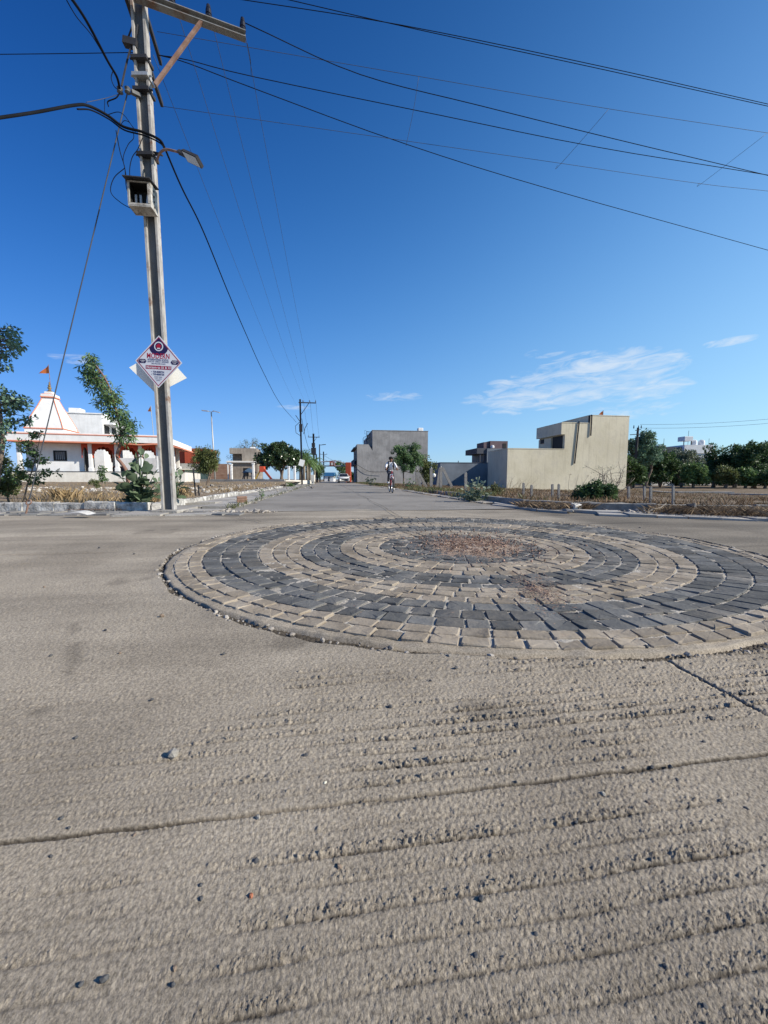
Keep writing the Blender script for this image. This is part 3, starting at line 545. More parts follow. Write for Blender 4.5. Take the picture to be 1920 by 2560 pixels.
def slabs(name, cells, m, hz=.035):
    sb = MB()
    for q in cells:
        c = sum((Vector((p[0], p[1], 0)) for p in q), Vector()) / len(q)
        tz = (random.gauss(0, .016), random.gauss(0, .016)); h0 = hz + random.gauss(0, .008)
        top = []
        for p in q:
            j = Vector((random.gauss(0, .012), random.gauss(0, .012), 0)); p = Vector((p[0], p[1], 0)) + j
            p = c + (p - c) * random.uniform(.955, .985); top.append(Vector((p.x, p.y, h0 + (p.x - c.x) * tz[0] + (p.y - c.y) * tz[1])))
        n = len(q); bot = [Vector((p.x, p.y, -.06)) for p in top]
        sb.add(bot + top, [tuple(range(n, 2 * n))] + [(i, (i + 1) % n, n + (i + 1) % n, n + i) for i in range(n)])
    return struct(sb.build(name, m))
cells = []
for i in range(26):                                         # footway in front of the left kerb
    x0 = -8.6 + i * .24 + random.uniform(-.04, .04)
    for k in range(2):
        if random.random() < .12: continue
        y0 = 6.28 + k * .33; cells.append([(x0, y0), (x0 + .24, y0), (x0 + .22, y0 + .33), (x0 - .02, y0 + .33)])
slabs('pavement', cells, M_slab, .028)
cells = []
for i in range(60):                                         # footway along the left edge of the main road
    v0 = 6.6 + i * .62
    for k in range(2):
        if random.random() < .15: continue
        u0 = -3.45 + k * .74 + random.uniform(-.05, .05); cells.append([xy(u0, v0), xy(u0 + .74, v0), xy(u0 + .74, v0 + .62), xy(u0, v0 + .62)])
slabs('pavement', cells, M_pale, .03)
cells = []
for i in range(48):                                         # footway on the right, round the corner
    if i < 22:
        v0 = 9.0 + i * .9; cells.append([xy(3.70, v0), xy(4.12 + random.uniform(-.1, .1), v0), xy(4.12, v0 + .9), xy(3.70, v0 + .9)])
    x0 = 2.5 + i * .36
    for k in range(2):
        if random.random() < .15: continue
        f = lambda x, d: (x + d * .35, float(edgeR(x)) + d)
        d0 = k * .36; cells.append([f(x0, d0), f(x0 + .36, d0), f(x0 + .36, d0 + .36), f(x0, d0 + .36)])
slabs('pavement', cells, M_pale, .028)

def kerb(pts, wd, z0, hs, label, seg=.55, m=M_kerb):
    root = thing('low_kerb_wall', (*pts[0][:2], z0), label, 'kerb')
    for p, q in zip(pts[:-1], pts[1:]):
        p = Vector((p[0], p[1], 0)); q = Vector((q[0], q[1], 0)); n = max(1, int((q - p).length / seg)); d = (q - p).normalized(); s2 = Vector((-d.y, d.x, 0))
        for i in range(n):
            kb = MB(); a = p.lerp(q, i / n) + d * .006; b = p.lerp(q, (i + 1) / n) - d * .006; h = hs + random.gauss(0, .010); of = s2 * random.gauss(0, .012); e = .018
            prof = [(-wd / 2, -.05), (-wd / 2, h - e), (-wd / 2 + e, h), (wd / 2 - e, h), (wd / 2, h - e), (wd / 2, -.05)]
            k = len(prof); ns = 5; vs = []
            for t in range(ns + 1):
                c = a.lerp(b, t / ns) + of
                for (s_, zz) in prof: vs.append(c + s2 * (s_ + random.gauss(0, .006)) + Vector((0, 0, z0 + zz + random.gauss(0, .006))))
            fs = [(t * k + j, t * k + j + 1, (t + 1) * k + j + 1, (t + 1) * k + j) for t in range(ns) for j in range(k - 1)] + [tuple(range(k)), tuple(range(ns * k + k - 1, ns * k - 1, -1))]
            kb.add(vs, fs); kb.build('kerb_block', m, root)
    return root
kerb([(-9.3, 7.0), (-4.30, 7.0)], .16, .02, .17, 'weathered whitewashed kerb wall along the footway left of the big utility pole')
kerb([(-4.2, 7.12), xy(-3.50, 8.0), xy(-3.42, 14), xy(-3.25, 27)], .15, .02, .11, 'low whitewashed kerb running away along the left side of the main road', .7)
kerb([xy(4.3, 16.5), xy(4.2, 10.2), (3.15, 8.45), (3.75, 7.60), (5.0, 7.05), (6.5, 6.75), (8.4, 6.4)], .15, .02, .13, 'grey kerb half buried in dry grass round the right hand corner', .8, M_cpost)

# dry grass, weeds and rubble
def scat(n, fn, zf): 
    P = np.array([fn() for _ in range(n)]); return np.stack([P[:, 0], P[:, 1], zf(P[:, 0], P[:, 1])], 1)
U_ = random.uniform
def leftlot():
    y = 7.2 * (30 / 7.2) ** (random.random() ** 1.3); xr_ = -3.75 * .9903 - (y - .5) * .1386; return xr_ - random.random() ** 1.5 * (4 + y * .8), y
def patchy(fn, f, s_, lo):
    def g():
        while True:
            p = fn()
            if float(vnoise(p[0], p[1], f, s_)) > lo: return p
    return g
grass('dry_grass', scat(9000, patchy(leftlot, 1.1, 71, .42), zL), .13, 'straw coloured dry grass over the dirt lot behind the left kerb', M_dry, .004)
def rightlot():
    u = 4.6 + random.random() ** 1.3 * 26; x, y = xy(u, U_(4, 40)); 
    while y < edgeR(x) + 1.5: x, y = xy(u, U_(4, 40))
    return x, y
grass('dry_grass', scat(24000, patchy(rightlot, .7, 72, .40), zR), .125, 'brown dry grass over the vacant lot in front of the cream building', M_dryb, .007)
grass('weeds', scat(2600, patchy(rightlot, .5, 91, .60), zR), .14, 'patches of green weeds among the brown grass of the right hand lot', M_weed, .007)
def verge2(): return xy(random.gauss(3.95, .22), 9 * (45 / 9) ** random.random())
def verge():
    v = 9.5 * (60 / 9.5) ** random.random(); return xy(U_(3.85, 4.9) + .5 * random.random(), v)
grass('weeds', scat(5200, patchy(verge, .8, 73, .4), lambda x, y: x * 0 + .02), .20, 'green weeds growing on the verge along the right edge of the road', M_weed, .008)
grass('dry_grass', scat(3500, patchy(verge, 1.1, 77, .4), lambda x, y: x * 0 + .02), .16, 'straw and dry stalks among the weeds of the right hand verge', M_dryb, .006)
def rim():
    x = U_(2.9, 8.6); return x + U_(-.2, .2), float(edgeR(x)) + abs(random.gauss(.95, .28))
grass('dry_brush', scat(11000, patchy(rim, 1.7, 74, .36), lambda x, y: x * 0 + .03), .11, 'brown dry brush piled along the right hand kerb', M_brush, .003, 'brush', .9)
def lrim(): return U_(-8.8, -4.3), 6.9 - abs(random.gauss(0, .10))
fl = MB()
for _ in range(520):
    x, y = patchy(lrim, 1.6, 75, .5)(); flake(x, y, .05 + U_(0, .02), .018)
stuff(fl.build('leaf_litter', M_litter), 'brown fallen leaves against the foot of the left whitewashed kerb', 'litter')
def rocks(name, n, fn, zf, r0, r1, label, m):
    rb = MB()
    for _ in range(n):
        x, y = fn(); r = r0 * (r1 / r0) ** (random.random() ** 2.2); rb.rock((x, y, float(zf(x, y)) + r * .25), r, r * U_(.6, 1), r * U_(.45, .8))
    return stuff(rb.build(name, m), label, 'rubble')
zero = lambda x, y: .01
def crumble():
    t = random.random(); p = Vector((-4.0, 6.75, 0)).lerp(Vector((-2.05, 6.95, 0)), t); return p.x + random.gauss(0, .05), p.y + random.gauss(0, .08)
rocks('rubble', 300, crumble, zero, .012, .06, 'line of broken concrete crumbs across the mouth of the left footway', M_rub)
rocks('rubble', 420, lambda: (U_(-16, -5.4), U_(13, 18.5)), zL, .025, .11, 'pale broken stones strewn on the dirt in front of the temple', M_rubw)
rocks('rubble', 220, lambda: (U_(-9.5, -4.4), U_(16, 30)), zL, .03, .13, 'loose stones on the lot before the grey park wall', M_rub)
rocks('rubble', 260, rim, zero, .012, .07, 'stones and clods along the right hand kerb', M_rub)
rocks('rubble', 150, lambda: xy(random.gauss(-1.98, .05), 7 + 40 * random.random() ** 2), zero, .012, .05, 'crumbled stones along the left edge of the road', M_rub)
rocks('rubble', 120, lambda: xy(random.gauss(3.72, .05), 9 + 30 * random.random() ** 2), zero, .012, .06, 'crumbled stones along the right edge of the road', M_rub)
def groove(): a = U_(0, 6.283); r = 2.432 + random.gauss(0, .012); return .655 + r * math.cos(a), 3.66 + r * math.sin(a)
rocks('rubble', 620, groove, lambda x, y: -.004, .005, .017, 'broken crumbs of concrete along the rim of the paved circle', M_rub)
weedp = scat(700, lambda: xy(random.gauss(-1.98, .06), 8 + 35 * random.random() ** 1.5), lambda x, y: x * 0 + .01); grass('weeds', weedp, .10, 'green weeds in the joint at the left edge of the road', M_weed, .006)

def single_rock(name, p, r, label, m, cat='stone', group=None, sq=(1, .85, .75)):
    rb = MB(); rb.rock((p[0], p[1], p[2] + r * sq[2] * .55), r * sq[0], r * sq[1], r * sq[2])
    return tag(rb.build(name, m), label, cat, group)
p = AtZ(1439, 1262, .12); mb = MB(); mb.bbox(-.09, .09, -.06, .06, 0, .11, .012)
mb.M = Matrix.Translation((p.x, p.y, .03)) @ Matrix.Rotation(.3, 4, 'Z') @ Matrix.Rotation(.25, 4, 'X'); tag(mb.build('concrete_block', M_boxw), 'pale concrete block lying beside the dark bush at the right kerb', 'block')
p = AtZ(1724, 1283, .02); single_rock('drain_hole_lump', (p.x, p.y, .0), .16, 'black lump standing in for the drain hole of the right hand kerb below the last fence post', M_black_s, sq=(1, .7, .8))  # black rock shape put where the kerb has its dark drain opening
p = AtZ(1418, 1279, .02); single_rock('dark_stone', (p.x, p.y, .01), .10, 'dark flat stone next to the pale concrete block', M_rub, sq=(1.3, .8, .45))
p = AtZ(605, 1257, .02); mb = MB()
for q in range(3): mb.bbox(-.12, .12, -.06, .06, q * .055, q * .055 + .052, .01)
mb.M = Matrix.Translation((p.x, p.y, .02)) @ Matrix.Rotation(.4, 4, 'Z'); tag(mb.build('brick_pile', M_brick), 'small pile of old bricks on the left footway by the road edge', 'bricks')
p = AtZ(201, 1287, .05); mb = MB(); n = 12; vs = []
for i in range(n):
    t = i / (n - 1); vs += [(p.x - .22 + .44 * t, p.y - .07 + .03 * math.sin(t * 5), .055 + .035 * abs(math.sin(t * 3.3))), (p.x - .20 + .40 * t, p.y + .08 + .03 * math.sin(t * 4), .06 + .05 * abs(math.sin(t * 2.6 + .4)))]
mb.add(vs, [(2 * i, 2 * i + 2, 2 * i + 3, 2 * i + 1) for i in range(n - 1)]); tag(mb.build('paper_scrap', M_boxw, smooth=True), 'crumpled pale sheet lying on the footway below the left kerb', 'litter')
p = AtZ(1645, 1281, .05); mb = MB(); mb.tube([(p.x - .25, p.y - .1, .05), (p.x - .1, p.y - .02, .10), (p.x + .05, p.y + .03, .12), (p.x + .22, p.y + .12, .20)], [.018, .018, .014, .008]); tag(mb.build('dead_branch', M_dead), 'bare pale branch lying on the brown brush at the right kerb', 'branch')

# pebbles on the concrete, each one by itself
def peb(px, py, wpx, m, label, group=None, sq=(1, .8, .8)):
    p = AtZ(px, py, 0); r = max(.0036, wpx * p.y / F * .60); return single_rock('pebble', (p.x, p.y, -.001), r, label, m, 'pebble', group, sq)
peb(433, 1891, 27, M_pebp, 'largest pale grey stone on the concrete, lying apart left of the middle', None, (1, .85, .95))
peb(645, 2046, 14, M_pebp, 'pale square pebble sitting in the transverse joint', None, (1, .8, .9))
peb(628, 2241, 13, M_pebr, 'small orange brick chip in the foreground concrete')
peb(848, 2169, 15, M_pebb, 'tan pebble between two tine grooves in the foreground')
peb(1507, 1986, 13, M_pebp, 'pale flat pebble just beyond the transverse joint on the right')
peb(813, 1959, 9, M_fleck, 'cream coloured chip on the concrete near the middle')
peb(1203, 2249, 16, M_peb, 'black upright pebble right of centre in the foreground', None, (1, .8, 1.1))
peb(503, 2248, 13, M_peb, 'black round pebble left of the orange brick chip')
peb(765, 1890, 13, M_peb, 'dark pebble level with the large pale stone, to its right')
peb(261, 2450, 20, M_peb, 'dark angular pebble nearest to the lower left corner', None, (1, .8, 1))
for (px, py, wd) in [(640, 2155, 15), (127, 2142, 7), (155, 2046, 10), (172, 2071, 8), (436, 2422, 12), (432, 2463, 9), (502, 2213, 6), (335, 2088, 9), (975, 1768, 11), (1134, 1832, 8), (1167, 1805, 7), (1020, 1904, 8), (1000, 1918, 7),
          (1290, 1816, 9), (1463, 1855, 10), (1630, 1919, 13), (1676, 1920, 13), (1693, 1950, 12), (1620, 2008, 12), (1800, 2003, 13), (1865, 2022, 13), (1440, 2056, 11), (1777, 1798, 14), (1760, 1856, 10), (1555, 1762, 9), (1384, 1763, 8),
          (1440, 1764, 7), (1868, 1705, 9), (1852, 1735, 10), (1910, 2166, 12), (1664, 2418, 12), (1143, 2422, 11), (1340, 2335, 10), (1189, 2390, 8), (1762, 2517, 12), (1008, 2079, 7), (405, 1541, 10), (264, 1576, 8), (127, 1640, 8),
          (300, 1633, 7), (560, 1635, 8), (1140, 1671, 9), (1076, 1702, 8), (111, 1468, 5), (248, 1370, 5), (335, 1385, 5), (190, 1845, 9), (380, 1750, 8), (523, 1855, 7), (540, 1985, 9), (203, 2462, 9), (1290, 1955, 7), (970, 1966, 7),
          (1100, 1490, 9), (1530, 1500, 10), (1885, 1501, 12), (1762, 1543, 14), (1850, 1520, 10), (1855, 1592, 12), (1442, 1537, 12), (1535, 1459, 14), (1335, 1455, 10), (1615, 1620, 12), (870, 1412, 8), (665, 1360, 8), (620, 1353, 8), (990, 1600, 8),
          (1470, 1330, 6), (1690, 1345, 6), (1740, 1352, 6), (1640, 1385, 6), (1600, 1320, 5), (735, 1345, 6), (1480, 1650, 10), (1610, 1670, 9)]:
    peb(px, py, wd, M_peb if random.random() < .8 else M_pebb, 'small dark pebble lying loose on the concrete', 'loose dark pebbles on the concrete', (1, U_(.6, .9), U_(.6, .95)))

# joints and cracks sealed with dark dirt
def strip(name, pts, w_, m=None):
    V = []; 
    for i, (x, y) in enumerate(pts):
        a = pts[max(i - 1, 0)]; b = pts[min(i + 1, len(pts) - 1)]; d = Vector((b[0] - a[0], b[1] - a[1], 0)).normalized(); ww = w_ * U_(.5, 1.4) / 2
        V += [(x - d.y * -ww, y - d.x * ww, .022), (x + d.y * -ww, y + d.x * ww, .022)]
    mb = MB(); mb.add(V, [(2 * i, 2 * i + 2, 2 * i + 3, 2 * i + 1) for i in range(len(pts) - 1)]); return struct(mb.build(name, M_crack))
M_crack = mat('joint_dirt', [(.05, .042, .035), (.09, .078, .062)], scale=12, rough=1)
strip('road_joint', [xy(1.10 + .02 * math.sin(v * 1.7) + random.gauss(0, .006), v) for v in np.arange(6.1, 60, .35)], .012)
for v0 in (13.6, 18.2, 23.0, 28.5, 36): strip('road_joint', [xy(u, v0 + random.gauss(0, .01)) for u in np.arange(-1.9, 3.65, .25)], .02)
def crack(x, y, a, n, st): 
    o = [(x, y)]
    for _ in range(n): a += random.gauss(0, .35); x += math.cos(a) * st; y += math.sin(a) * st; o.append((x, y))
    return o
for c in ((1.6, 9.2, .1, 9, .09), (-1.2, 8.2, .2, 10, .12), (.2, 11.5, 2.8, 8, .15), (-2.6, 6.1, .05, 12, .15), (2.2, 6.6, -.2, 12, .12)): strip('road_crack', crack(*c), .012)

# ------------------------------------------------------------------ near utility pole
PB = Vector((-3.78, 6.75, .05)); ZT = 10.4
def pole_section(mb, base, h, lean, wd, dp, tf, tw, kw, kf, rot=0.12):
    c, s_ = math.cos(rot), math.sin(rot); ex = Vector((c, s_, 0)); ey = Vector((-s_, c, 0))
    top = Vector((lean[0], lean[1], h))
    def col(x0, x1, y0, y1, k):
        a = [base + ex * x + ey * y for x, y in ((x0, y0), (x1, y0), (x1, y1), (x0, y1))]; mb.hexa(a, [p + top for p in a], k)
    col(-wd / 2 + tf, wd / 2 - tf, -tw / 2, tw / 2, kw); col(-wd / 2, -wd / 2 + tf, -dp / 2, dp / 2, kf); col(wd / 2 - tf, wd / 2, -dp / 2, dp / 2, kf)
pole = thing('utility_pole', PB, 'tall grey steel joist utility pole with rusty flanges standing on the left footway', 'utility pole')
LEAN = (-.13, 0)
def onpole(z): t = (z - PB.z) / (ZT - PB.z); return PB + Vector((LEAN[0] * t, LEAN[1] * t, z - PB.z))
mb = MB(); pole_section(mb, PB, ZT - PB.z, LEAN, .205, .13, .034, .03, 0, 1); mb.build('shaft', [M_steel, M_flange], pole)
mb = MB(); mb.bbox(PB.x - .22, PB.x + .25, PB.y - .2, PB.y + .2, 0, .07, .015); mb.build('concrete_footing', M_cpost, pole)
zc = AtY(354, 22, 6.75).z; cL = Vector((PB.x - .10, 6.60, zc)); cR = AtZ(614, 96, zc)
mb = MB(); mb.bar(cL, cR, .05, .10); d = (cR - cL).normalized(); s2 = d.cross(Vector((0, 0, 1))); mb.bar(cL + s2 * .05 + Vector((0, 0, .045)), cR + s2 * .05 + Vector((0, 0, .045)), .07, .012); mb.bar(cL + s2 * .05 - Vector((0, 0, .045)), cR + s2 * .05 - Vector((0, 0, .045)), .07, .012)
mb.build('crossarm', M_xarm, pole)
pb2 = AtY(388, 212, 6.66); mb = MB(); mb.bar(pb2, cL.lerp(cR, .60) - Vector((0, .06, .05)), .045, .045); mb.build('crossarm_brace', M_rust, pole)
def insulator(parent, base, h=.2, r=.05):
    mb = MB(); mb.lathe(base, [(.012, 0), (.012, .05), (r, .052), (r * .9, .09), (r * .55, .095), (r, .10), (r * .9, h * .7), (r * .5, h * .72), (r * .8, h * .75), (r * .6, h), (.02, h + .01)], 12); mb.build('insulator', M_insul, parent, False)
    return Vector(base) + Vector((0, 0, h))
INS = [insulator(pole, cL.lerp(cR, t) + Vector((0, 0, .05)), .24, .05) for t in (.33, .655, .975)]
zA = 8.05; A0 = AtZ(318, 0, zA); A1 = AtZ(405, 262, zA); A0 = A1 + (A0 - A1) * 1.15
mb = MB(); mb.bar(A0, A1, .05, .09); mb.build('guard_arm', M_black_s, pole)
zB = 8.95; B0 = AtZ(355, 0, zB); B1 = AtZ(402, 158, zB); B0 = B1 + (B0 - B1) * 1.3
mb = MB(); mb.bar(B0, B1, .05, .09); mb.build('guard_arm', M_black_s, pole)
for py, m in ((200, M_galv), (235, M_black_s), (157, M_black_s), (395, M_black_s)):
    c = onpole(AtY(355, py, 6.75).z); mb = MB(); mb.box(c.x - .125, c.x + .125, c.y - .11, c.y + .10, c.z - .025, c.z + .025); mb.tube([c + Vector((-.16, -.06, 0)), c + Vector((.17, -.06, 0))], .014, 6); mb.build('clamp', m, pole)
# hanger with cut out bracket left of the pole, and the service arm below it
e0 = AtY(310, 104, 6.7); mb = MB(); mb.bar(e0, e0 + Vector((.2, .02, -.03)), .10, .10); mb.tube([AtY(333, 60, 6.72), AtY(318, 100, 6.7)], .012, 5); mb.tube([AtY(345, 62, 6.72), AtY(337, 105, 6.7)], .012, 5); mb.tube([AtY(329, 112, 6.7), AtY(318, 150, 6.68), AtY(309, 190, 6.66), AtY(304, 215, 6.64)], .014, 5); mb.build('hanger_bracket', M_black_s, pole)
sa0 = AtY(300, 226, 6.6); sa1 = AtY(352, 241, 6.7); mb = MB(); mb.bar(sa1, sa0 + Vector((.18, 0, -.02)), .06, .05); mb.lathe(sa0 + Vector((.0, 0, -.05)), [(.02, 0), (.045, .02), (.03, .05), (.045, .08), (.02, .1)], 10); mb.lathe(sa0 + Vector((.12, 0, -.05)), [(.02, 0), (.045, .02), (.03, .05), (.045, .08), (.02, .1)], 10); mb.build('service_arm', M_steel, pole)

def wire(pts, r, label, m=M_wire, sag=0.0, n=28, group=None, name='overhead_wire'):
    P = [Vector(p) for p in pts]
    if len(P) == 2: P = [P[0].lerp(P[1], i / n) - Vector((0, 0, sag * 4 * (i / n) * (1 - i / n))) for i in range(n + 1)]
    else: P = spline(P, n)
    mb = MB(); mb.tube(P, r, 5); return tag(mb.build(name, m, smooth=True), label, 'wire', group)
def spline(P, n):
    out = []; Q = [P[0] * 2 - P[1]] + P + [P[-1] * 2 - P[-2]]; per = max(2, n // (len(P) - 1))
    for i in range(1, len(Q) - 2):
        a, b, c, d = Q[i - 1:i + 3]
        for k in range(per): t = k / per; out.append(.5 * ((2 * b) + (c - a) * t + (2 * a - 5 * b + 4 * c - d) * t * t + (3 * b - a - 3 * c + d) * t ** 3))
    out.append(P[-1]); return out
GW = None
def zw(pts, z0, z1):
    n = len(pts) - 1; P = [AtZ(px, py, z0 + (z1 - z0) * i / n) for i, (px, py) in enumerate(pts)]
    if pts[-1][0] > 1950: P.append(P[-1] + (P[-1] - P[-2]) * 4)                # on towards the next pole, out of the picture
    if pts[0][1] < 0: P.insert(0, P[0] - (P[1] - P[0]) * .8)
    return P
wire(zw([(560, -8), (1000, 62), (1500, 165), (1990, 276)], 9.6, 9.3), .0065, 'upper of the two overhead wires converging at the top right edge', M_wire)
wire(zw([(690, -8), (1050, 75), (1500, 172), (1990, 281)], 9.7, 9.25), .0065, 'topmost wire entering at the top edge right of the crossarm', M_wire)
wire([INS[2] - Vector((0, 0, .05))] + zw([(900, 186), (1200, 264), (1560, 353), (1990, 455)], 8.7, 8.5), .0075, 'dark wire running right from the outer insulator of the crossarm', M_wire)
wire(zw([(398, 138), (470, 150), (640, 193), (1100, 288), (1500, 369), (1990, 449)], 8.5, 8.2), .007, 'reddish wire running right from below the crossarm', M_wire)
wire(zw([(398, 138), (470, 158), (640, 223), (1020, 362), (1400, 480), (1990, 645)], 8.5, 7.9), .0075, 'lowest heavy wire slanting down to the right edge', M_wire)
g5 = zw([(393, 79), (1047, 191), (1522, 272), (1990, 343)], 8.9, 8.6); wire(g5, .004, 'upper thin guard wire of the cradle crossing the sky to the right', M_wire2)
g6 = zw([(408, 266), (1020, 353), (1400, 408), (1750, 459), (1990, 485)], 8.0, 7.8); wire(g6, .004, 'lower thin guard wire of the cradle crossing the sky to the right', M_wire2)
for (a_, b_, lb) in (((1047, 191), (1016, 360), 'left'), ((1522, 272), (1393, 419), 'middle'), ((1918, 333), (1748, 463), 'right')):
    P = AtZ(*a_, 8.72); Q = AtZ(*b_, 7.88); wire([P, P.lerp(Q, .5) + Vector((.02, 0, .01)), Q + Vector((0, 0, -.0)), Q + Vector((.01, .01, .06))], .004, f'short {lb} hand guard lacing wire between the two thin guard wires', M_wire2, n=12, name='guard_lacing')
wire(zw([(-30, 136), (150, 134), (343, 131)], 8.5, 8.55), .006, 'thin wire crossing level to the left edge behind the pole', M_wire)
wire([AtY(160, -30, 4.6), AtY(215, 50, 5.2), AtY(268, 150, 6.0), AtY(292, 192, 6.4), sa0], .018, 'thick black cable coming down from the upper left to the service arm', M_wire)
wire([AtY(150, -30, 4.5), AtY(190, 40, 5.1), AtY(232, 92, 5.6), AtY(275, 165, 6.2)], .006, 'thin wire beside the thick cable at the upper left', M_wire)
bund = [AtY(-30, 299, 5.2), AtY(90, 281, 5.6), AtY(190, 263, 6.0), AtY(225, 266, 6.2), AtY(270, 289, 6.4), AtY(308, 316, 6.5), AtY(358, 330, 6.58), AtY(398, 349, 6.62), AtY(411, 368, 6.7)]
wire(bund, .020, 'thick twisted black cable bundle drooping in from the left edge to the pole', M_wire, n=64)
wire([p + Vector((0, .02, -.035)) for p in bund[2:]], .011, 'second black cable lying along the thick bundle at the pole', M_wire, n=64)
p2T = AtY(741, 1056, 41)
sp = [AtY(411, 368, 6.7), AtY(455, 470, 8.0), AtY(509, 580, 9.9), AtY(570, 730, 13.2), AtY(615, 835, 17.5), AtY(658, 930, 23.5), AtY(700, 1008, 31), p2T]
wire(sp, .016, 'black service cable sagging from the near pole to the second pole', M_wire, n=90)
st0 = AtY(65, 1279, 6.45); st0.z = .03; st1 = sa0 + Vector((.10, .03, 0))
stay = thing('stay_wire', st0, 'rusty stay wire running from the pole down to its anchor ring at the left kerb', 'stay wire')
mb = MB(); mb.tube([st0 + (st1 - st0) * .028, st1], .0085, 6); mb.build('cable', M_wire2, stay)
d = (st1 - st0).normalized(); mb = MB(); mb.tube([st0 - d * .05, st0 + d * .15], .014, 7); mb.build('anchor_rod', M_rust, stay)
c = st0 + d * .19; mb = MB(); mb.tube([c + (d * math.cos(t) + Vector((1, 0, 0)) * math.sin(t)) * .042 for t in np.linspace(0, 6.283, 17)], .011, 6); mb.build('anchor_eye', M_rust, stay)
P2 = AtZ(755, 1212, 0); P2 = Vector((P2.x, 41.0, .0)); P2.x = (755 - 960) / F * 41
H2 = AtY(751, 1007, 41).z
for q in range(3):
    e = Vector((P2.x + (.45, 1.0, 1.62)[q], 41, H2 + .15)); wire([INS[q] - Vector((0, 0, .03)), e], .0042, ('inner', 'middle', 'outer')[q] + ' of three thin line wires running down the street between the crossarms', M_wire2, sag=.55, n=40)
wire([AtY(383, 137, 6.8), Vector((P2.x - .2, 41, H2 - .6))], .004, 'thin neutral wire running from the pole shaft to the second pole', M_wire2, sag=.5, n=40)
# loose loops hanging at the pole
lo = lambda L_, r=.006, lb='': wire([AtY(x, y, 6.58) for x, y in L_], r, lb, M_wire, n=40, name='loose_cable')
lo([(290, 326), (300, 378), (312, 420), (316, 468), (330, 500), (344, 516)], .0065, 'black loose cable hanging from the bundle straight to the meter box')
lo([(356, 345), (345, 372), (330, 395), (324, 430), (330, 470), (342, 508)], .006, 'loose cable looping from the pole in to the side of the meter box')
lo([(332, 325), (334, 345), (320, 362), (308, 395), (314, 430), (320, 470), (342, 512)], .005, 'short inner loop of cable left of the pole')
lo([(312, 420), (285, 445), (277, 480), (300, 505), (330, 522), (352, 528)], .006, 'wide loop of cable bellying out to the left below the bundle')
lo([(268, 287), (295, 280), (312, 290), (328, 312), (338, 325)], .005, 'thin loop of cable above the bundle left of the pole')
lo([(302, 312), (310, 302), (322, 305), (332, 318), (338, 330)], .0045, 'tight small curl of wire on the bundle beside the pole')
lo([(283, 176), (278, 195), (285, 215), (297, 226)], .006, 'jumper loop beside the thick cable above the service arm')
lo([(262, 247), (262, 280), (270, 288)], .004, 'short drop of wire between the thin line and the bundle')
lo([(300, 232), (290, 245), (270, 254), (271, 266)], .009, 'cut cable ends sticking out left below the service arm')
lo([(618, 108), (626, 150), (628, 188)], .004, 'jumper wire hanging from the end of the crossarm')
wire([AtY(215, 256, 6.3), AtY(262, 246, 6.5), AtY(296, 236, 6.6)], .004, 'thin grey drop wire meeting the service arm from the left', M_wire2)

# meter box on the pole
bc = onpole(AtY(375, 500, 6.55).z) + Vector((-.0, -.22, 0)); Fm = frame(bc, (1, .12))
bx = thing('meter_box', bc, 'open white metal meter box with a sloping lid fixed high on the utility pole', 'meter box'); 
mb = MB(Fm); w2, h2 = .17, .185
mb.box(-w2, w2, .10, .115, -h2, h2); mb.box(-w2, -w2 + .015, -.12, .10, -h2, h2); mb.box(w2 - .015, w2, -.12, .10, -h2, h2); mb.box(-w2 + .015, w2 - .015, -.12, .10, -h2, -h2 + .015); mb.box(-w2 + .015, w2 - .015, -.12, .10, h2 - .015, h2)
mb.box(-w2 + .015, w2 - .015, -.123, -.108, -h2 + .015, -h2 + .045); mb.box(-w2 + .015, -w2 + .03, -.123, -.108, -h2 + .045, h2 - .015); mb.box(w2 - .045, w2 - .015, -.123, -.108, -h2 + .055, h2 - .015)
mb.build('case', M_case, bx)
mb = MB(Fm); mb.hexa([(-w2 - .03, -.20, h2 + .0), (w2 + .03, -.20, h2 - .0), (w2 + .03, .12, h2 + .045), (-w2 - .03, .12, h2 + .045)], [(-w2 - .03, -.20, h2 + .015), (w2 + .03, -.20, h2 + .015), (w2 + .03, .12, h2 + .06), (-w2 - .03, .12, h2 + .06)]); mb.build('lid', M_black_s, bx)
mb = MB(Fm); i_ = .0155; mb.box(-w2 + i_, w2 - i_, .085, .098, -h2 + i_, h2 - i_); mb.box(-w2 + i_, -w2 + i_ + .004, -.105, .085, -h2 + i_, h2 - i_); mb.box(w2 - i_ - .004, w2 - i_, -.105, .085, -h2 + i_, h2 - i_); mb.box(-w2 + i_ + .004, w2 - i_ - .004, -.105, .085, h2 - i_ - .004, h2 - i_); mb.box(-w2 + i_ + .004, w2 - i_ - .004, -.105, .085, -h2 + i_, -h2 + i_ + .004); mb.build('shade_liner', M_dark, bx)  # dark panels added inside the case to paint its interior as shaded
for x in (-.09, -.02, .06): mb = MB(Fm); mb.bar((x, -.02, -.16), (x + (.03 if x > 0 else 0), -.02, .04), .022, .03); mb.build('fuse', M_galv, bx)
for q in range(4): mb = MB(Fm); mb.lathe((w2 + .001, -.01, -.13 + q * .08), [(.012, 0), (.012, .02)], 8); mb.build('vent_knob', M_dark, bx)

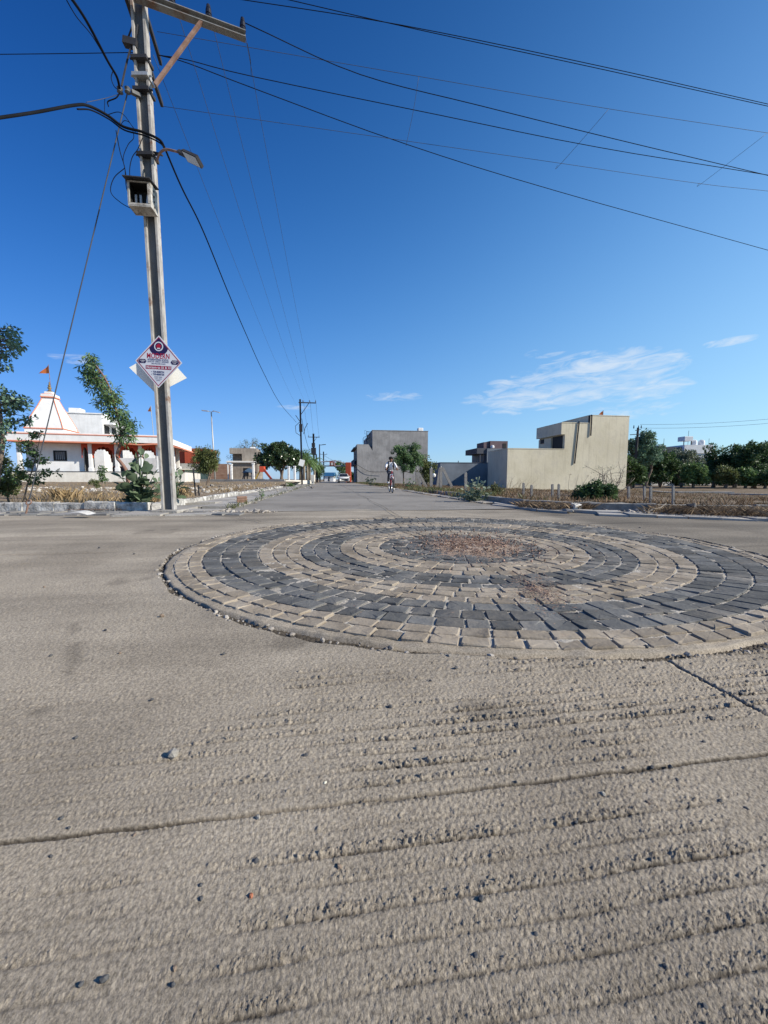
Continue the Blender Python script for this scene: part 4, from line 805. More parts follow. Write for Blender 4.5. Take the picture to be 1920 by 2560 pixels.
# street light on its bent arm
lp0 = AtY(392, 405, 6.72); lp = [lp0, AtY(397, 388, 6.66), AtY(406, 377, 6.6), AtY(420, 374, 6.56), AtY(452, 382, 6.5)]
sl_ = thing('street_lamp', lp0, 'flat grey street light on a short bent rusty arm fixed to the utility pole', 'street lamp')
mb = MB(); mb.tube(spline(lp, 24), .018, 8); mb.build('arm', M_rust, sl_, True)
mb = MB(); mb.bar(AtY(386, 382, 6.7), AtY(405, 387, 6.66), .05, .02); mb.build('clamp', M_black_s, sl_)
h0 = AtY(449, 381, 6.5); h1 = AtY(499, 405, 6.35); d = (h1 - h0).normalized(); up = Vector((.05, .35, 1)); sd_ = d.cross(up).normalized(); up = sd_.cross(d).normalized()
def hb(mb, t0, t1, ww, a0, a1, k=0):
    a = h0.lerp(h1, t0); b = h0.lerp(h1, t1); mb.hexa([a - sd_ * ww + up * a0, b - sd_ * ww + up * a0, b + sd_ * ww + up * a0, a + sd_ * ww + up * a0], [a - sd_ * ww * .8 + up * a1, b - sd_ * ww * .9 + up * a1, b + sd_ * ww * .9 + up * a1, a + sd_ * ww * .8 + up * a1], k)
mb = MB(); hb(mb, -.05, .28, .03, -.02, .03); hb(mb, .28, 1, .085, -.018, .03); mb.build('head', M_black_s, sl_)
mb = MB(); hb(mb, .32, .96, .072, -.024, -.0185); mb.build('lens', M_lens, sl_)

# diamond signs
def text(s_, size, m, parent, Fm, x, z, name='lettering', wmax=None, y=-.0014, bold=0.0, xs=1.0):
    cu = bpy.data.curves.new('t', 'FONT'); cu.body = s_; cu.size = size; cu.align_x = 'CENTER'; cu.align_y = 'CENTER'; cu.extrude = .0003; cu.offset = bold; cu.space_character = 1.06
    ob = bpy.data.objects.new('t', cu); COL.objects.link(ob); bpy.context.view_layer.update()
    me = bpy.data.meshes.new_from_object(ob.evaluated_get(bpy.context.evaluated_depsgraph_get())); bpy.data.objects.remove(ob)
    v = np.array([tuple(q.co) for q in me.vertices]); wd = v[:, 0].max() - v[:, 0].min(); k = (wmax / wd) if wmax else 1.0
    mid = (v[:, 0].max() + v[:, 0].min()) / 2
    V = np.stack([(v[:, 0] - mid) * k + x, y - v[:, 2], v[:, 1] + z], 1); fs = [tuple(p.vertices) for p in me.polygons]; bpy.data.meshes.remove(me)
    return rawmesh(name, V, fs, m, parent, M=Fm)
sc_ = AtY(396.5, 904.5, 6.52); Fm = frame(sc_, (1, -.03)) @ Matrix.Rotation(R(3.4), 4, 'Y')
sg = thing('school_sign', sc_, 'white diamond school advertisement sign with red and blue lettering on the utility pole', 'sign')
K = 6.57e-4; hw, hh = .392, .42
def dia(mb, a, b, y0, y1, k=0): mb.prism([(-a, y0, 0), (0, y0, -b), (a, y0, 0), (0, y0, b)], (0, y1 - y0, 0), k)
mb = MB(Fm); dia(mb, hw, hh, 0, .006); mb.build('board', M_sign, sg)
mb = MB(Fm); a1, b1, a2, b2 = hw * .945, hh * .945, hw * .90, hh * .90; o_ = [(-a1, 0), (0, -b1), (a1, 0), (0, b1)]; i_ = [(-a2, 0), (0, -b2), (a2, 0), (0, b2)]
vs = [(x, -.0007, z) for x, z in o_] + [(x, -.0007, z) for x, z in i_]; mb.add(vs, [(i, (i + 1) % 4, 4 + (i + 1) % 4, 4 + i) for i in range(4)]); mb.build('border', M_crim, sg)
poly = [(0, b2)]; L_ = [(math.cos(t) * .155, .225 + math.sin(t) * .125) for t in np.linspace(math.pi * 1.0, math.pi * 2.0, 15)]
lim = lambda x: b2 * (1 - abs(x) / a2)
poly = [(0, -.0011, b2)] + [(x, -.0011, min(z, lim(x))) for x, z in L_]
mb = MB(Fm); mb.add(poly, [tuple(range(len(poly)))]); mb.build('crest_panel', M_navy, sg)
def disc(r0, y, m, nm, cz=.245, n=28, r1=0): 
    mb = MB(Fm); vs = [(math.cos(t) * r0, y, cz + math.sin(t) * r0) for t in np.linspace(0, 2 * math.pi, n, endpoint=False)]; mb.add(vs, [tuple(range(n))]); return mb.build(nm, m, sg)
disc(.076, -.0016, M_sign, 'emblem_ring'); disc(.058, -.0021, M_navy, 'emblem_disc')
mb = MB(Fm); st = []
for q in range(10): t = math.pi / 2 + q * math.pi / 5; r_ = .050 if q % 2 == 0 else .034; st.append((math.cos(t) * r_, -.0026, .245 + math.sin(t) * r_))
mb.add(st, [tuple(range(10))]); mb.add([(-.03, -.0031, .205), (.03, -.0031, .205), (.018, -.0031, .222), (-.018, -.0031, .222)], [(0, 1, 2, 3)], 1); mb.build('emblem', [M_cred, M_sign], sg)
text('MODERN', .118, M_cred, sg, Fm, -.005, .088, wmax=.375, bold=.0012)
text('INTERNATIONAL SCHOOL', .040, M_txt, sg, Fm, -.005, .030, wmax=.35, bold=.0003)
text('EDUCATE \u2022 ENRICH \u2022 EMPOWER', .034, M_txt, sg, Fm, -.005, -.002, wmax=.35)
text('CBSE AFFILIATED SCHOOL', .028, M_txt, sg, Fm, 0, -.034, wmax=.24)
mb = MB(Fm); mb.add([(-.215, -.0008, -.122), (.215, -.0008, -.122), (.215, -.0008, -.064), (-.215, -.0008, -.064)], [(0, 1, 2, 3)]); mb.build('banner', M_crim, sg)
text('Nursery to IX & XI', .056, M_sign, sg, Fm, 0, -.094, wmax=.40, bold=.0008)
text('\u2022 7354000734', .042, M_txt, sg, Fm, -.01, -.165, wmax=.215, bold=.0012); text('\u2022 7354000735', .042, M_txt, sg, Fm, -.01, -.205, wmax=.215, bold=.0012)
text('NURSERY CAMPUS', .024, M_txt, sg, Fm, 0, -.245, wmax=.13); text('SCHOOL CAMPUS', .022, M_txt, sg, Fm, 0, -.275, wmax=.115); text('DEWAS', .02, M_txt, sg, Fm, 0, -.302, wmax=.06)
for sx_ in (-1, 1):
    mb = MB(Fm); pts = [(sx_ * .345, -.0010, -.0), (sx_ * .315, -.0010, .034), (sx_ * .225, -.0010, .034), (sx_ * .20, -.0010, 0), (sx_ * .225, -.0010, -.034), (sx_ * .315, -.0010, -.034)]; mb.add(pts, [tuple(range(6))]); mb.build('arrow_badge', M_navy, sg)
    text('ADMISSION', .024, M_sign, sg, Fm, sx_ * .268, .010, wmax=.088); text('OPEN', .022, M_sign, sg, Fm, sx_ * .268, -.014, wmax=.045)
c2 = AtY(396, 932, 6.835); Fm2 = frame(c2, (1, .22)) @ Matrix.Rotation(R(8), 4, 'Y'); mb = MB(Fm2); mb.prism([(-.455, 0, 0), (0, 0, -.36), (.455, 0, 0), (0, 0, .40)], (0, .006, 0))
tag(mb.build('blank_sign', M_blank), 'plain white diamond board behind the school sign on the utility pole', 'sign')

# ------------------------------------------------------------------ far poles, lamps, gate and street end
def far_pole(px, Y, ytop, ybot, label, arms, wd=.17, m=M_black_s, z0=-.05):
    b = AtY(px, 1200, Y); b.z = z0; top = AtY(px, ytop, Y).z
    root = thing('utility_pole', b, label, 'utility pole', 'utility poles along the street')
    mb = MB(); pole_section(mb, b, top - b.z, (-.05, 0), wd, wd * .8, .03, .03, 0, 0); mb.build('shaft', m, root)
    for (z_, x0, x1, br) in arms:
        mb = MB(); y_ = Y - .12; c = Vector((b.x, y_, z_)); mb.bar(c + RN * x0, c + RN * x1, .09, .10); mb.build('crossarm', m, root)
        if br:
            mb = MB(); mb.bar(c + RN * (x1 * .55), Vector((b.x + .05, y_, z_ - abs(x1) * .75)), .06, .06); mb.build('crossarm_brace', m, root)
        for t in br or (): insulator(root, c + RN * (x0 + (x1 - x0) * t) + Vector((0, 0, .05)), .22, .05)
    return root, b, top
H2 = AtY(751, 1007, 41).z
r2, b2p, t2 = far_pole(755, 41, 998, 1212, 'dark steel pole with one bracketed crossarm at the far end of the park wall', [(H2, -.18, 1.62, (.25, .62, .97))])
mb = MB(); cz = AtY(752, 1068, 41); mb.bar(Vector((b2p.x - .06, 40.8, cz.z + .55)), Vector((b2p.x - .5, 40.8, cz.z + 1.2)), .06, .06); mb.tube([Vector((b2p.x - .1, 40.8, cz.z + .5)), Vector((b2p.x - .55, 40.8, cz.z + .1)), Vector((b2p.x - .5, 40.8, cz.z - .6)), Vector((b2p.x - .05, 40.8, cz.z - .9))], .03, 5); mb.build('service_bracket', M_black_s, r2)
mb = MB(); mb.box(b2p.x - .15, b2p.x + .18, 40.75, 40.9, cz.z - .5, cz.z + .3); mb.build('junction_box', M_black_s, r2)
mb = MB(); c = AtY(759, 1085, 40.8); mb.tube([c, c + Vector((.15, 0, .6)), c + Vector((.45, 0, 1.1))], .035, 6); mb.build('lamp_arm', M_black_s, r2)
c = AtY(754, 1157, 40.7); mb = MB(frame(c, (1, .1)) @ Matrix.Rotation(R(18), 4, 'Y')); mb.box(-.26, .26, -.02, .02, -.34, .34); tag(mb.build('notice_board', M_blank), 'tilted white board tied to the dark pole beside the park', 'sign')
H3 = AtY(782, 1093, 66).z
r3, b3p, t3 = far_pole(786, 66, 1084, 1206, 'dark pole with short double crossarm behind the palms', [(H3, -.95, 1.0, (.05, .95))], .3)
mb = MB(); mb.box(b3p.x - .4, b3p.x + .4, 65.5, 65.8, H3 - 3.0, H3 - 1.8); mb.build('transformer_box', M_black_s, r3)
mb = MB(); mb.box(b3p.x - .3, b3p.x + .25, 65.55, 65.8, H3 - 1.7, H3 - 1.0); mb.build('fuse_box', M_black_s, r3)
far_pole(792, 74, 1135, 1206, 'short plain dark pole in the gap between the palms and the street lamp', [], .26)
H4 = AtY(809, 1136, 112).z
far_pole(810, 112, 1129, 1203, 'farthest dark pole with a crossarm beyond the red gate', [(H4, -1.0, 1.0, (.05, .95))], .32)
b = AtY(800, 1204, 84); b.z = 0; ls = thing('street_lamp', b, 'far street lamp with one long arm over the road near the red gate', 'street lamp')
zt = AtY(800, 1111, 84).z; mb = MB(); mb.tube([b, b + Vector((0, 0, zt))], [.16, .11], 8); mb.build('column', M_black_s, ls)
mb = MB(); mb.tube([b + Vector((0, 0, zt - .15)), b + Vector((1.05, .1, zt - .05))], .07, 6); mb.bar(b + Vector((.65, .1, zt - .06)), b + Vector((1.35, .1, zt - .02)), .3, .12); mb.build('arm_lamp', M_black_s, ls)
wire([Vector((b2p.x + .1, 41, cz.z + .9)), Vector((b3p.x, 65.6, H3 - 1.2))], .022, 'dark cable drooping between the second and third poles', M_wire, sag=2.0)
for q in range(3): wire([Vector((b2p.x + (.3, 1.0, 1.6)[q], 41, H2 + .2)), Vector((b3p.x + (-.8, 0, .9)[q], 66, H3 + .2))], .011, ('left', 'middle', 'right')[q] + ' far line wire between the second and third poles', M_wire2, sag=.5)
for q in range(3): wire([AtY(812, 1140 + q * 9, 112), AtY(893, (1166, 1169, 1172)[q], 100)], .03, ('highest', 'middle', 'lowest')[q] + ' of three faint wires above the red gate sign', M_wire2, sag=.6)

gb = AtY(871, 1204, 78); gb.z = -.02; gt = thing('entrance_gate', gb, 'red entrance gate pillar with two pale beams and a red sign over the street end', 'gate')
mb = MB(); x0 = AtY(864.5, 1200, 78).x; x1 = AtY(877.5, 1200, 78).x; mb.bbox(x0, x1, 77.6, 78.7, -.05, AtY(870, 1156, 78).z, .04); mb.build('pillar', M_fbrick, gt)
for py, t_ in ((1154, .22), (1165, .22)):
    p = AtY(799, py + (1 if py < 1160 else 0), 78); q = AtY(864, py + (-1 if py < 1160 else 0), 78)
    if py < 1160: pts = [p, AtY(822, py - .5, 78), AtY(838, py - 2.5, 78), AtY(852, py + 1, 78), AtY(864, py + 6, 78)]
    else: pts = [p, q]
    for a_, b_ in zip(pts[:-1], pts[1:]): pass
    mb = MB(); mb.tube(pts, .13, 6); mb.build('beam', M_galv, gt)
a_ = AtY(824, 1154, 77.7); b_ = AtY(838, 1165, 77.7); mb = MB(); mb.box(a_.x, b_.x, 77.6, 77.8, b_.z, a_.z); sgn = mb.build('sign_panel', M_fbrick, gt)
c = (a_ + b_) / 2; mb = MB(); mb.box(c.x - .28, c.x + .12, 77.55, 77.59, c.z - .28, c.z + .26); mb.build('sign_mark', M_boxw, sgn)
mb = MB(); mb.box(c.x + .30, c.x + .5, 77.55, 77.59, c.z - .35, c.z + .35); mb.build('sign_stripe', M_galv, sgn)
hx0 = AtY(811, 1200, 104).x; hx1 = AtY(834, 1200, 104).x; hb_ = Vector(((hx0 + hx1) / 2, 104, 0)); zr_ = AtY(820, 1189.5, 104).z; zt = AtY(820, 1180.5, 104).z
wh = thing('small_house', hb_, 'small white house with a blue sheet roof at the far end of the street', 'house')
mb = MB(); mb.box(hx0, hx1, 104, 108, -.1, zr_); mb.build('wall', M_white, wh)
mb = MB(); mb.hexa([(hx0 - .2, 103.7, zr_ - .1), (hx1 + .2, 103.7, zr_ - .1), (hx1 + .2, 108.2, zr_), (hx0 - .2, 108.2, zr_)], [(hx0 - .1, 104.0, zt - .15), (hx1 + .1, 104.0, zt - .15), (hx1 + .1, 108, zt), (hx0 - .1, 108, zt)]); mb.build('roof', M_blue, wh)
mb = MB(); mb.box(hx0 + 1.05, hx0 + 1.4, 103.96, 104.0, 0, 1.25); mb.build('door', M_dark, wh)

# parked / oncoming white car
def car(base, hd):
    Fm = frame(base, hd); L_ = 3.8
    root = thing('car', base, 'white hatchback coming up the street by the red gate pillar', 'car')
    def loft(mb, secs, k=None):                       # secs: list of (y, [(x,z)...])
        n = len(secs[0][1]); vs = [(x, y, z) for y, s_ in secs for x, z in s_]; fs = [(i * n + j, i * n + (j + 1) % n, (i + 1) * n + (j + 1) % n, (i + 1) * n + j) for i in range(len(secs) - 1) for j in range(n)]
        fs += [tuple(range(n)), tuple(range((len(secs) - 1) * n + n - 1, (len(secs) - 1) * n - 1, -1))]; mb.add(vs, fs, k)
    def sec(w_, z0, z1, r=.1): return [(-w_, z0 + r), (-w_ + r, z0), (w_ - r, z0), (w_, z0 + r), (w_, z1 - r), (w_ - r, z1), (-w_ + r, z1), (-w_, z1 - r)]
    mb = MB(Fm); loft(mb, [(-1.9, sec(.70, .32, .70)), (-1.75, sec(.80, .24, .82)), (-1.1, sec(.84, .2, .94)), (-.6, sec(.85, .2, 1.0)), (1.2, sec(.85, .2, 1.02)), (1.8, sec(.82, .25, .98)), (1.9, sec(.74, .35, .9))]); mb.build('body', M_carw, root, True)
    mb = MB(Fm); loft(mb, [(-1.0, sec(.78, .90, .98, .03)), (-.30, sec(.66, .9, 1.46, .08)), (1.1, sec(.66, .9, 1.5, .08)), (1.75, sec(.70, .9, 1.02, .03))]); mb.build('cabin', M_carw, root)
    mb = MB(Fm); mb.add([(-.68, -1.0, 1.0), (.68, -1.0, 1.0), (.56, -.36, 1.42), (-.56, -.36, 1.42)], [(0, 1, 2, 3)]); 
    mb.M = Fm @ Matrix.Translation((0, -.03, .02)); mb.build('windscreen', M_glass, root)
    for s_ in (-1, 1):
        mb = MB(Fm); mb.add([(s_ * .73, -.75, 1.0), (s_ * .73, 1.4, 1.02), (s_ * .69, 1.0, 1.42), (s_ * .69, -.2, 1.40)], [(0, 1, 2, 3)]); mb.build('side_window', M_glass, root)
        mb = MB(Fm); mb.bbox(s_ * .60 - .16, s_ * .60 + .16, -1.90, -1.70, .62, .78, .03); mb.build('headlight', M_chrome, root)
        mb = MB(Fm); mb.bbox(s_ * .92 - .08, s_ * .92 + .08, -.75, -.6, .98, 1.10, .02); mb.build('mirror', M_carw, root)
        for y in (-1.2, 1.2):
            wl = MB(Fm); wl.tube([(s_ * .68, y, .29), (s_ * .86, y, .29)], .30, 20); o = wl.build('wheel', M_rubber, root); wl = MB(Fm); wl.tube([(s_ * .85, y, .29), (s_ * .87, y, .29)], .18, 14); wl.build('rim', M_chrome, o)
    mb = MB(Fm); mb.box(-.42, .42, -1.93, -1.85, .50, .66); mb.build('grille', M_dark, root)
    mb = MB(Fm); mb.box(-.60, .60, -1.90, -1.80, .28, .42); mb.build('air_intake', M_dark, root)
    return root
c = AtY(859, 1207, 62); car(Vector((c.x, 62, .01)), (1, .17))

# ------------------------------------------------------------------ temple
TE = (.96, .28); T0 = Vector((-35.1, 36.0, 0)); FT = frame(T0, TE); LT = 14.9
tp = thing('temple', T0 + Vector((7, 6, .2)), 'white Hindu temple with orange trim, scalloped red arches and a pyramidal spire', 'temple')
ZF0, ZF1 = 4.12, 4.95; ZP = 1.33
mb = MB(FT); mb.bbox(-.5, LT, .55, 9.6, .0, ZP, .03); mb.build('plinth', M_plinth, tp)
mb = MB(FT); mb.box(-.55, LT + .02, .50, 9.6, ZP + .001, ZP + .05); mb.build('plinth_edge', M_darkgrey, tp)
# canopy roof with a fascia that droops a little to the right end
def eave(mb, y0, y1, f0, f1, k):
    xs = [0, 3.5, 7, 9.8, 11, 12.2, 13.4, LT]; dr = [0, 0, .02, .05, .12, .02, .06, .45]
    for i in range(len(xs) - 1):
        a = [(xs[i], y0, f0 - dr[i]), (xs[i + 1], y0, f0 - dr[i + 1]), (xs[i + 1], y1, f0 - dr[i + 1]), (xs[i], y1, f0 - dr[i])]; b_ = [(p[0], p[1], p[2] + f1 - f0) for p in a]; mb.hexa(a, b_, k)
mb = MB(FT); mb.box(.02, LT - 2.2, 0.0, 9.6, ZF0 + .12, ZF1 - .10, 0); eave(mb, -.06, 9.66, ZF0, ZF0 + .12, 1); mb.box(-.04, LT - 2.1, -.05, 9.65, ZF1 - .099, ZF1 - .02, 1); mb.box(.10, LT - 2.3, .12, 9.5, ZF1 - .019, ZF1 + .10, 0)
mb.hexa([(LT - 2.2, 0, ZF0 + .13), (LT - .9, 0, ZF0 + .0), (LT - .9, 9.6, ZF0 + .0), (LT - 2.2, 9.6, ZF0 + .13)], [(LT - 2.2, 0, ZF1 - .25), (LT - .9, 0, ZF0 + .55), (LT - .9, 9.6, ZF0 + .55), (LT - 2.2, 9.6, ZF1 - .25)], 0)
mb.build('canopy', [M_white, M_orange], tp)
# sanctum wall with window and doorway
xs0, xs1 = 1.55, 5.55
mb = MB(FT); mb.box(xs0, xs1, 1.45, 3.9, ZP + .05, ZF0 + .1); mb.build('sanctum_wall', M_white, tp)
mb = MB(FT); mb.box(.25, xs0 - .25, 2.6, 6.0, ZP + .05, ZF0 + .1); mb.build('side_wall', M_white, tp)
x0, x1 = 3.05, 4.15
wn = None; mb = MB(FT)
for a_ in ((x0, x1, 2.42, 2.54), (x0, x1, 3.30, 3.42), (x0, x0 + .12, 2.54, 3.30), (x1 - .12, x1, 2.54, 3.30)): mb.box(a_[0], a_[1], 1.39, 1.47, a_[2], a_[3])
wn = mb.build('window_frame', M_dark, tp)
mb = MB(FT); mb.box(x0 + .12, x1 - .12, 1.44, 1.46, 2.54, 3.30); mb.build('pane', M_darkgrey, wn)
mb = MB(FT)
for q in range(5): mb.box(x0 + .22 + q * .16, x0 + .25 + q * .16, 1.40, 1.43, 2.54, 3.30)
mb.build('grille', M_galv, wn)
mb = MB(FT); mb.box(xs1 + .001, xs1 + .06, 1.7, 3.1, ZP + .05, ZF0 - .3); mb.build('doorway', M_dark, tp)
# columns and scalloped arches
cx = [.55, 6.35, 8.62, 10.75, 12.35, 13.75]
for i, x in enumerate(cx):
    for y in (.95,):
        mb = MB(FT); mb.bbox(x - .20, x + .20, y - .2, y + .2, ZP + .05, ZP + .42, .02); mb.bbox(x - .16, x + .16, y - .16, y + .16, ZP + .42, ZF0 + .12, .03); mb.build('column', M_white if y < 3 else M_plinth, tp)
def arch(xa, xb, y, m, zs=2.75, zt=3.75, lobes=7):
    mb = MB(FT); top = ZF0 + .11; cxx = (xa + xb) / 2; hw_ = (xb - xa) / 2; prof = []
    for q in range(lobes):
        t0 = math.pi - math.pi * q / lobes; t1 = math.pi - math.pi * (q + 1) / lobes
        p0 = (math.cos(t0) * hw_ * .88, math.sin(t0)); p1 = (math.cos(t1) * hw_ * .88, math.sin(t1))
        for k in range(7):
            s_ = k / 6; x = p0[0] + (p1[0] - p0[0]) * s_; z = p0[1] + (p1[1] - p0[1]) * s_; bl = math.sin(math.pi * s_) * .16; tm = (t0 + t1) / 2
            prof.append((cxx + x + math.cos(tm) * bl * hw_ * .5, zs + (z + math.sin(tm) * bl) * (zt - zs)))
    pts = [(xa, zs - .05)] + prof + [(xb, zs - .05)]
    for p, q in zip(pts[:-1], pts[1:]):
        if q[0] - p[0] < 1e-4: continue
        mb.hexa([(p[0], y, p[1]), (q[0], y, q[1]), (q[0], y + .1, q[1]), (p[0], y + .1, p[1])], [(p[0], y, top), (q[0], y, top), (q[0], y + .1, top), (p[0], y + .1, top)])
    mb.build('arch_panel', m, tp)
for xa, xb in zip(cx[1:-1], cx[2:]): arch(xa + .16, xb - .16, .92, M_red)
arch(5.6, 6.19, .92, M_red, lobes=3)
bx_ = [4.75, 7.15, 9.4, 11.5, 13.4]
for x in bx_[1:]: mb = MB(FT); mb.bbox(x - .16, x + .16, 4.5, 4.82, ZP + .05, ZF0 + .1, .03); mb.build('column', M_plinth, tp)
for xa, xb in zip(bx_[:-1], bx_[1:]): arch(xa + .16, xb - .16, 4.55, M_red, 2.45, 3.75, 9)
mb = MB(FT); mb.box(3.9, 5.1, 4.0, 4.5, ZP + .05, ZF0 + .1); mb.box(7.0, 8.0, 4.45, 4.5, ZP + .05, 2.0); mb.build('inner_wall', M_red, tp)
mb = MB(FT); mb.box(xs1 + .1, LT - 1.2, .96, 5.5, ZF0 - .02, ZF0 + .1); mb.build('ceiling_slab', M_red, tp)
mb = MB(FT)
for k in range(2): mb.box(7.0 + k * 2.4, 8.0 + k * 2.4, 4.4, 5.2, ZP + .05, ZP + .55)
for xa in (6.6, 9.2): pass
mb.build('shrine_step', M_darkgrey, tp)
# spire
SX, SY, SW = 1.0, 0, 3.0
Cc = Vector((-31.3, 38.0, 0)); Ms = frame(Cc + Vector((-.96 * SW, -.28 * SW, 0)), TE)
def ring4(h_, r): c = SW / 2; return [(c - r, c - r, h_), (c + r, c - r, h_), (c + r, c + r, h_), (c - r, c + r, h_)]
prof = [(5.53, 1.52), (6.0, 1.40), (6.6, 1.19), (7.2, .95), (7.8, .72), (8.3, .55), (8.6, .46)]
mb = MB(Ms); mb.box(-.05, SW + .05, -.05, SW + .05, ZF1 + .1, 5.42, 0); mb.box(-.12, SW + .12, -.12, SW + .12, 5.44, 5.53, 1)
for (h0_, r0_), (h1_, r1_) in zip(prof[:-1], prof[1:]): a_ = ring4(h0_, r0_); b_ = ring4(h1_, r1_); mb.add(a_ + b_, [(0, 1, 5, 4), (1, 2, 6, 5), (2, 3, 7, 6), (3, 0, 4, 7)], 0)
sp_ = mb.build('spire', [M_white, M_orange], tp)
for cxn, cyn in ((-1, -1), (1, -1), (1, 1), (-1, 1)):
    mb = MB(Ms); c = SW / 2; mb.tube([(c + cxn * r * 1.0, c + cyn * r * 1.0, h_) for h_, r in prof], .05, 6); mb.build('corner_rib', M_orange, sp_)
mb = MB(Ms); c = SW / 2
for (z0, z1, r, k) in ((8.6, 8.70, .60, 1), (8.70, 8.92, .56, 0), (8.92, 8.98, .48, 1), (8.98, 9.20, .34, 0)): mb.bbox(c - r, c + r, c - r, c + r, z0, z1, .03, k)
mb.build('spire_cap', [M_white, M_orange], sp_)
mb = MB(Ms); mb.lathe((c, c, 9.18), [(.30, 0), (.22, .12), (.10, .22), (.10, .30), (.17, .38), (.17, .46), (.08, .54), (.13, .60), (.13, .66), (.06, .74), (.05, .95), (.01, 1.05)], 14, 0); mb.build('finial', [M_gold], sp_)
c3 = Ms @ Vector((c, c, 9.3)); fp = thing('temple_flag', c3, 'saffron flag blowing on a thin mast above the temple spire', 'flag')
mb = MB(); zt = AtY(146, 911, c3.y).z; mb.tube([c3 + Vector((.12, 0, -.1)), Vector((c3.x + .05, c3.y, zt))], .022, 6); mb.build('mast', M_rust, fp)
mb = MB(); n = 9; vs = []
for i in range(n): t = i / (n - 1); wv = math.sin(t * 6) * .06; vs += [(c3.x + .05 - t * 1.0, c3.y + wv, zt - .05 - t * .85), (c3.x + .05 - t * 1.0, c3.y + wv, zt - .85 - .03 * t)]
mb.add(vs, [(2 * i, 2 * i + 2, 2 * i + 3, 2 * i + 1) for i in range(n - 1)]); mb.build('cloth', M_saff, fp, True)
b = AtY(386, 1093, 43); zt = AtY(377, 1014, 43); fp = thing('flagpole', b, 'leaning flagpole with a small saffron pennant behind the temple roof', 'flag')
mb = MB(); mb.tube([Vector((b.x, b.y, 3.5)), zt], .035, 6); mb.build('mast', M_galv, fp)
mb = MB(); mb.add([(zt.x, zt.y, zt.z), (zt.x, zt.y, zt.z - .65), (zt.x - .45, zt.y + .1, zt.z - .6), (zt.x - .2, zt.y + .12, zt.z - .2)], [(0, 1, 2, 3)]); mb.build('pennant', M_saff, fp)

# white house behind the temple
Wc = AtY(264, 1198, 50); FW = frame((Wc.x, Wc.y, 0), TE)
wh = thing('white_house', Wc, 'white three storey house with shaded balconies standing behind the temple', 'house')
zt = AtY(230, 1036, 50).z
mb = MB(FW); mb.box(-4.9, 0, 0, 7, 0, zt); mb.build('wall', M_white, wh)
mb = MB(FW); mb.box(-5.0, .1, -.1, 7.1, zt + .001, zt + .14); mb.build('parapet', M_white, wh)
mb = MB(FW); mb.box(.001, 1.1, .3, 7, zt - 1.2, zt - .75); mb.box(.001, 1.1, .3, 7, zt - 3.55, zt - 3.3); mb.build('balcony_slab', M_white, wh)
for y0 in (.5, 3.0, 5.2): mb = MB(FW); mb.box(.002, .04, y0, y0 + 1.6, zt - 3.2, zt - 1.3); mb.build('balcony_opening', M_dark, wh)
for y0 in (2.3, 4.8): mb = MB(FW); mb.box(.75, 1.05, y0, y0 + .35, zt - 3.3, zt - 1.2); mb.build('pillar', M_white, wh)
mb = MB(FW); mb.box(1.15, 6, 3, 8, 0, zt - 2.9); mb.build('annex', M_white, wh)
mb = MB(FW); mb.bbox(-4.2, -2.9, 1.5, 3.0, zt + .14, zt + .9, .05); mb.build('roof_tank', M_white, wh)
c = AtY(400, 1150, 52); FW = frame((c.x, c.y, 0), (1, .1)); mb = MB(FW); mb.box(-14, 0, 0, .3, 0, 3.4); tag(mb.build('boundary_wall', M_white), 'white boundary wall seen through the red arches of the temple', 'wall')

# red building far behind the temple and small houses beyond the park wall
c = AtY(455, 1198, 84); FW = frame((c.x, 84, 0), (1, .1)); zt = AtY(465, 1120, 84).z
rb_ = thing('red_building', c, 'red office block with rows of small dark windows behind the right end of the temple', 'building')
mb = MB(FW); mb.box(-6, 1.9, 0, 6, 0, zt); mb.box(1.0, 5.5, -.6, 6, 0, zt - .1); mb.build('wall', M_fbrick, rb_)
for r_ in range(3):
    for q in range(5):
        x = -3.6 + q * .95 + (2.6 if q > 3 else 0); y = -.02 if x < 1 else -.62
        mb = MB(FW); mb.box(x, x + .38, y, y + .06, zt - 2.6 - r_ * 1.6, zt - 1.9 - r_ * 1.6); mb.build('window', M_dark, rb_)
c = AtY(462, 1195, 58); FW = frame((c.x, 58, 0), (1, .12)); sh = thing('green_shop', c, 'small mint green house with a dark doorway left of the wind blown tree', 'house')
mb = MB(FW); mb.box(0, 3.2, 0, 3, 0, 2.0); mb.build('wall', M_mint, sh); mb = MB(FW); mb.box(-1.2, 3.4, -.5, 3.2, 2.001, 2.15); mb.build('roof', M_offwhite, sh); mb = MB(FW); mb.box(.1, 1.9, -.03, 0, .2, 1.05); mb.build('doorway', M_dark, sh); mb = MB(FW); mb.box(-1.4, 3.2, 1, 4, 2.151, 3.0); mb.build('upper_wall', M_park, sh)
mb = MB(FW); mb.box(-1.3, -.9, -.6, -.3, 0, 2.9); mb.box(-1.3, -.3, -.6, -.3, 2.16, 2.5); mb.build('gate_pier', M_white, sh)

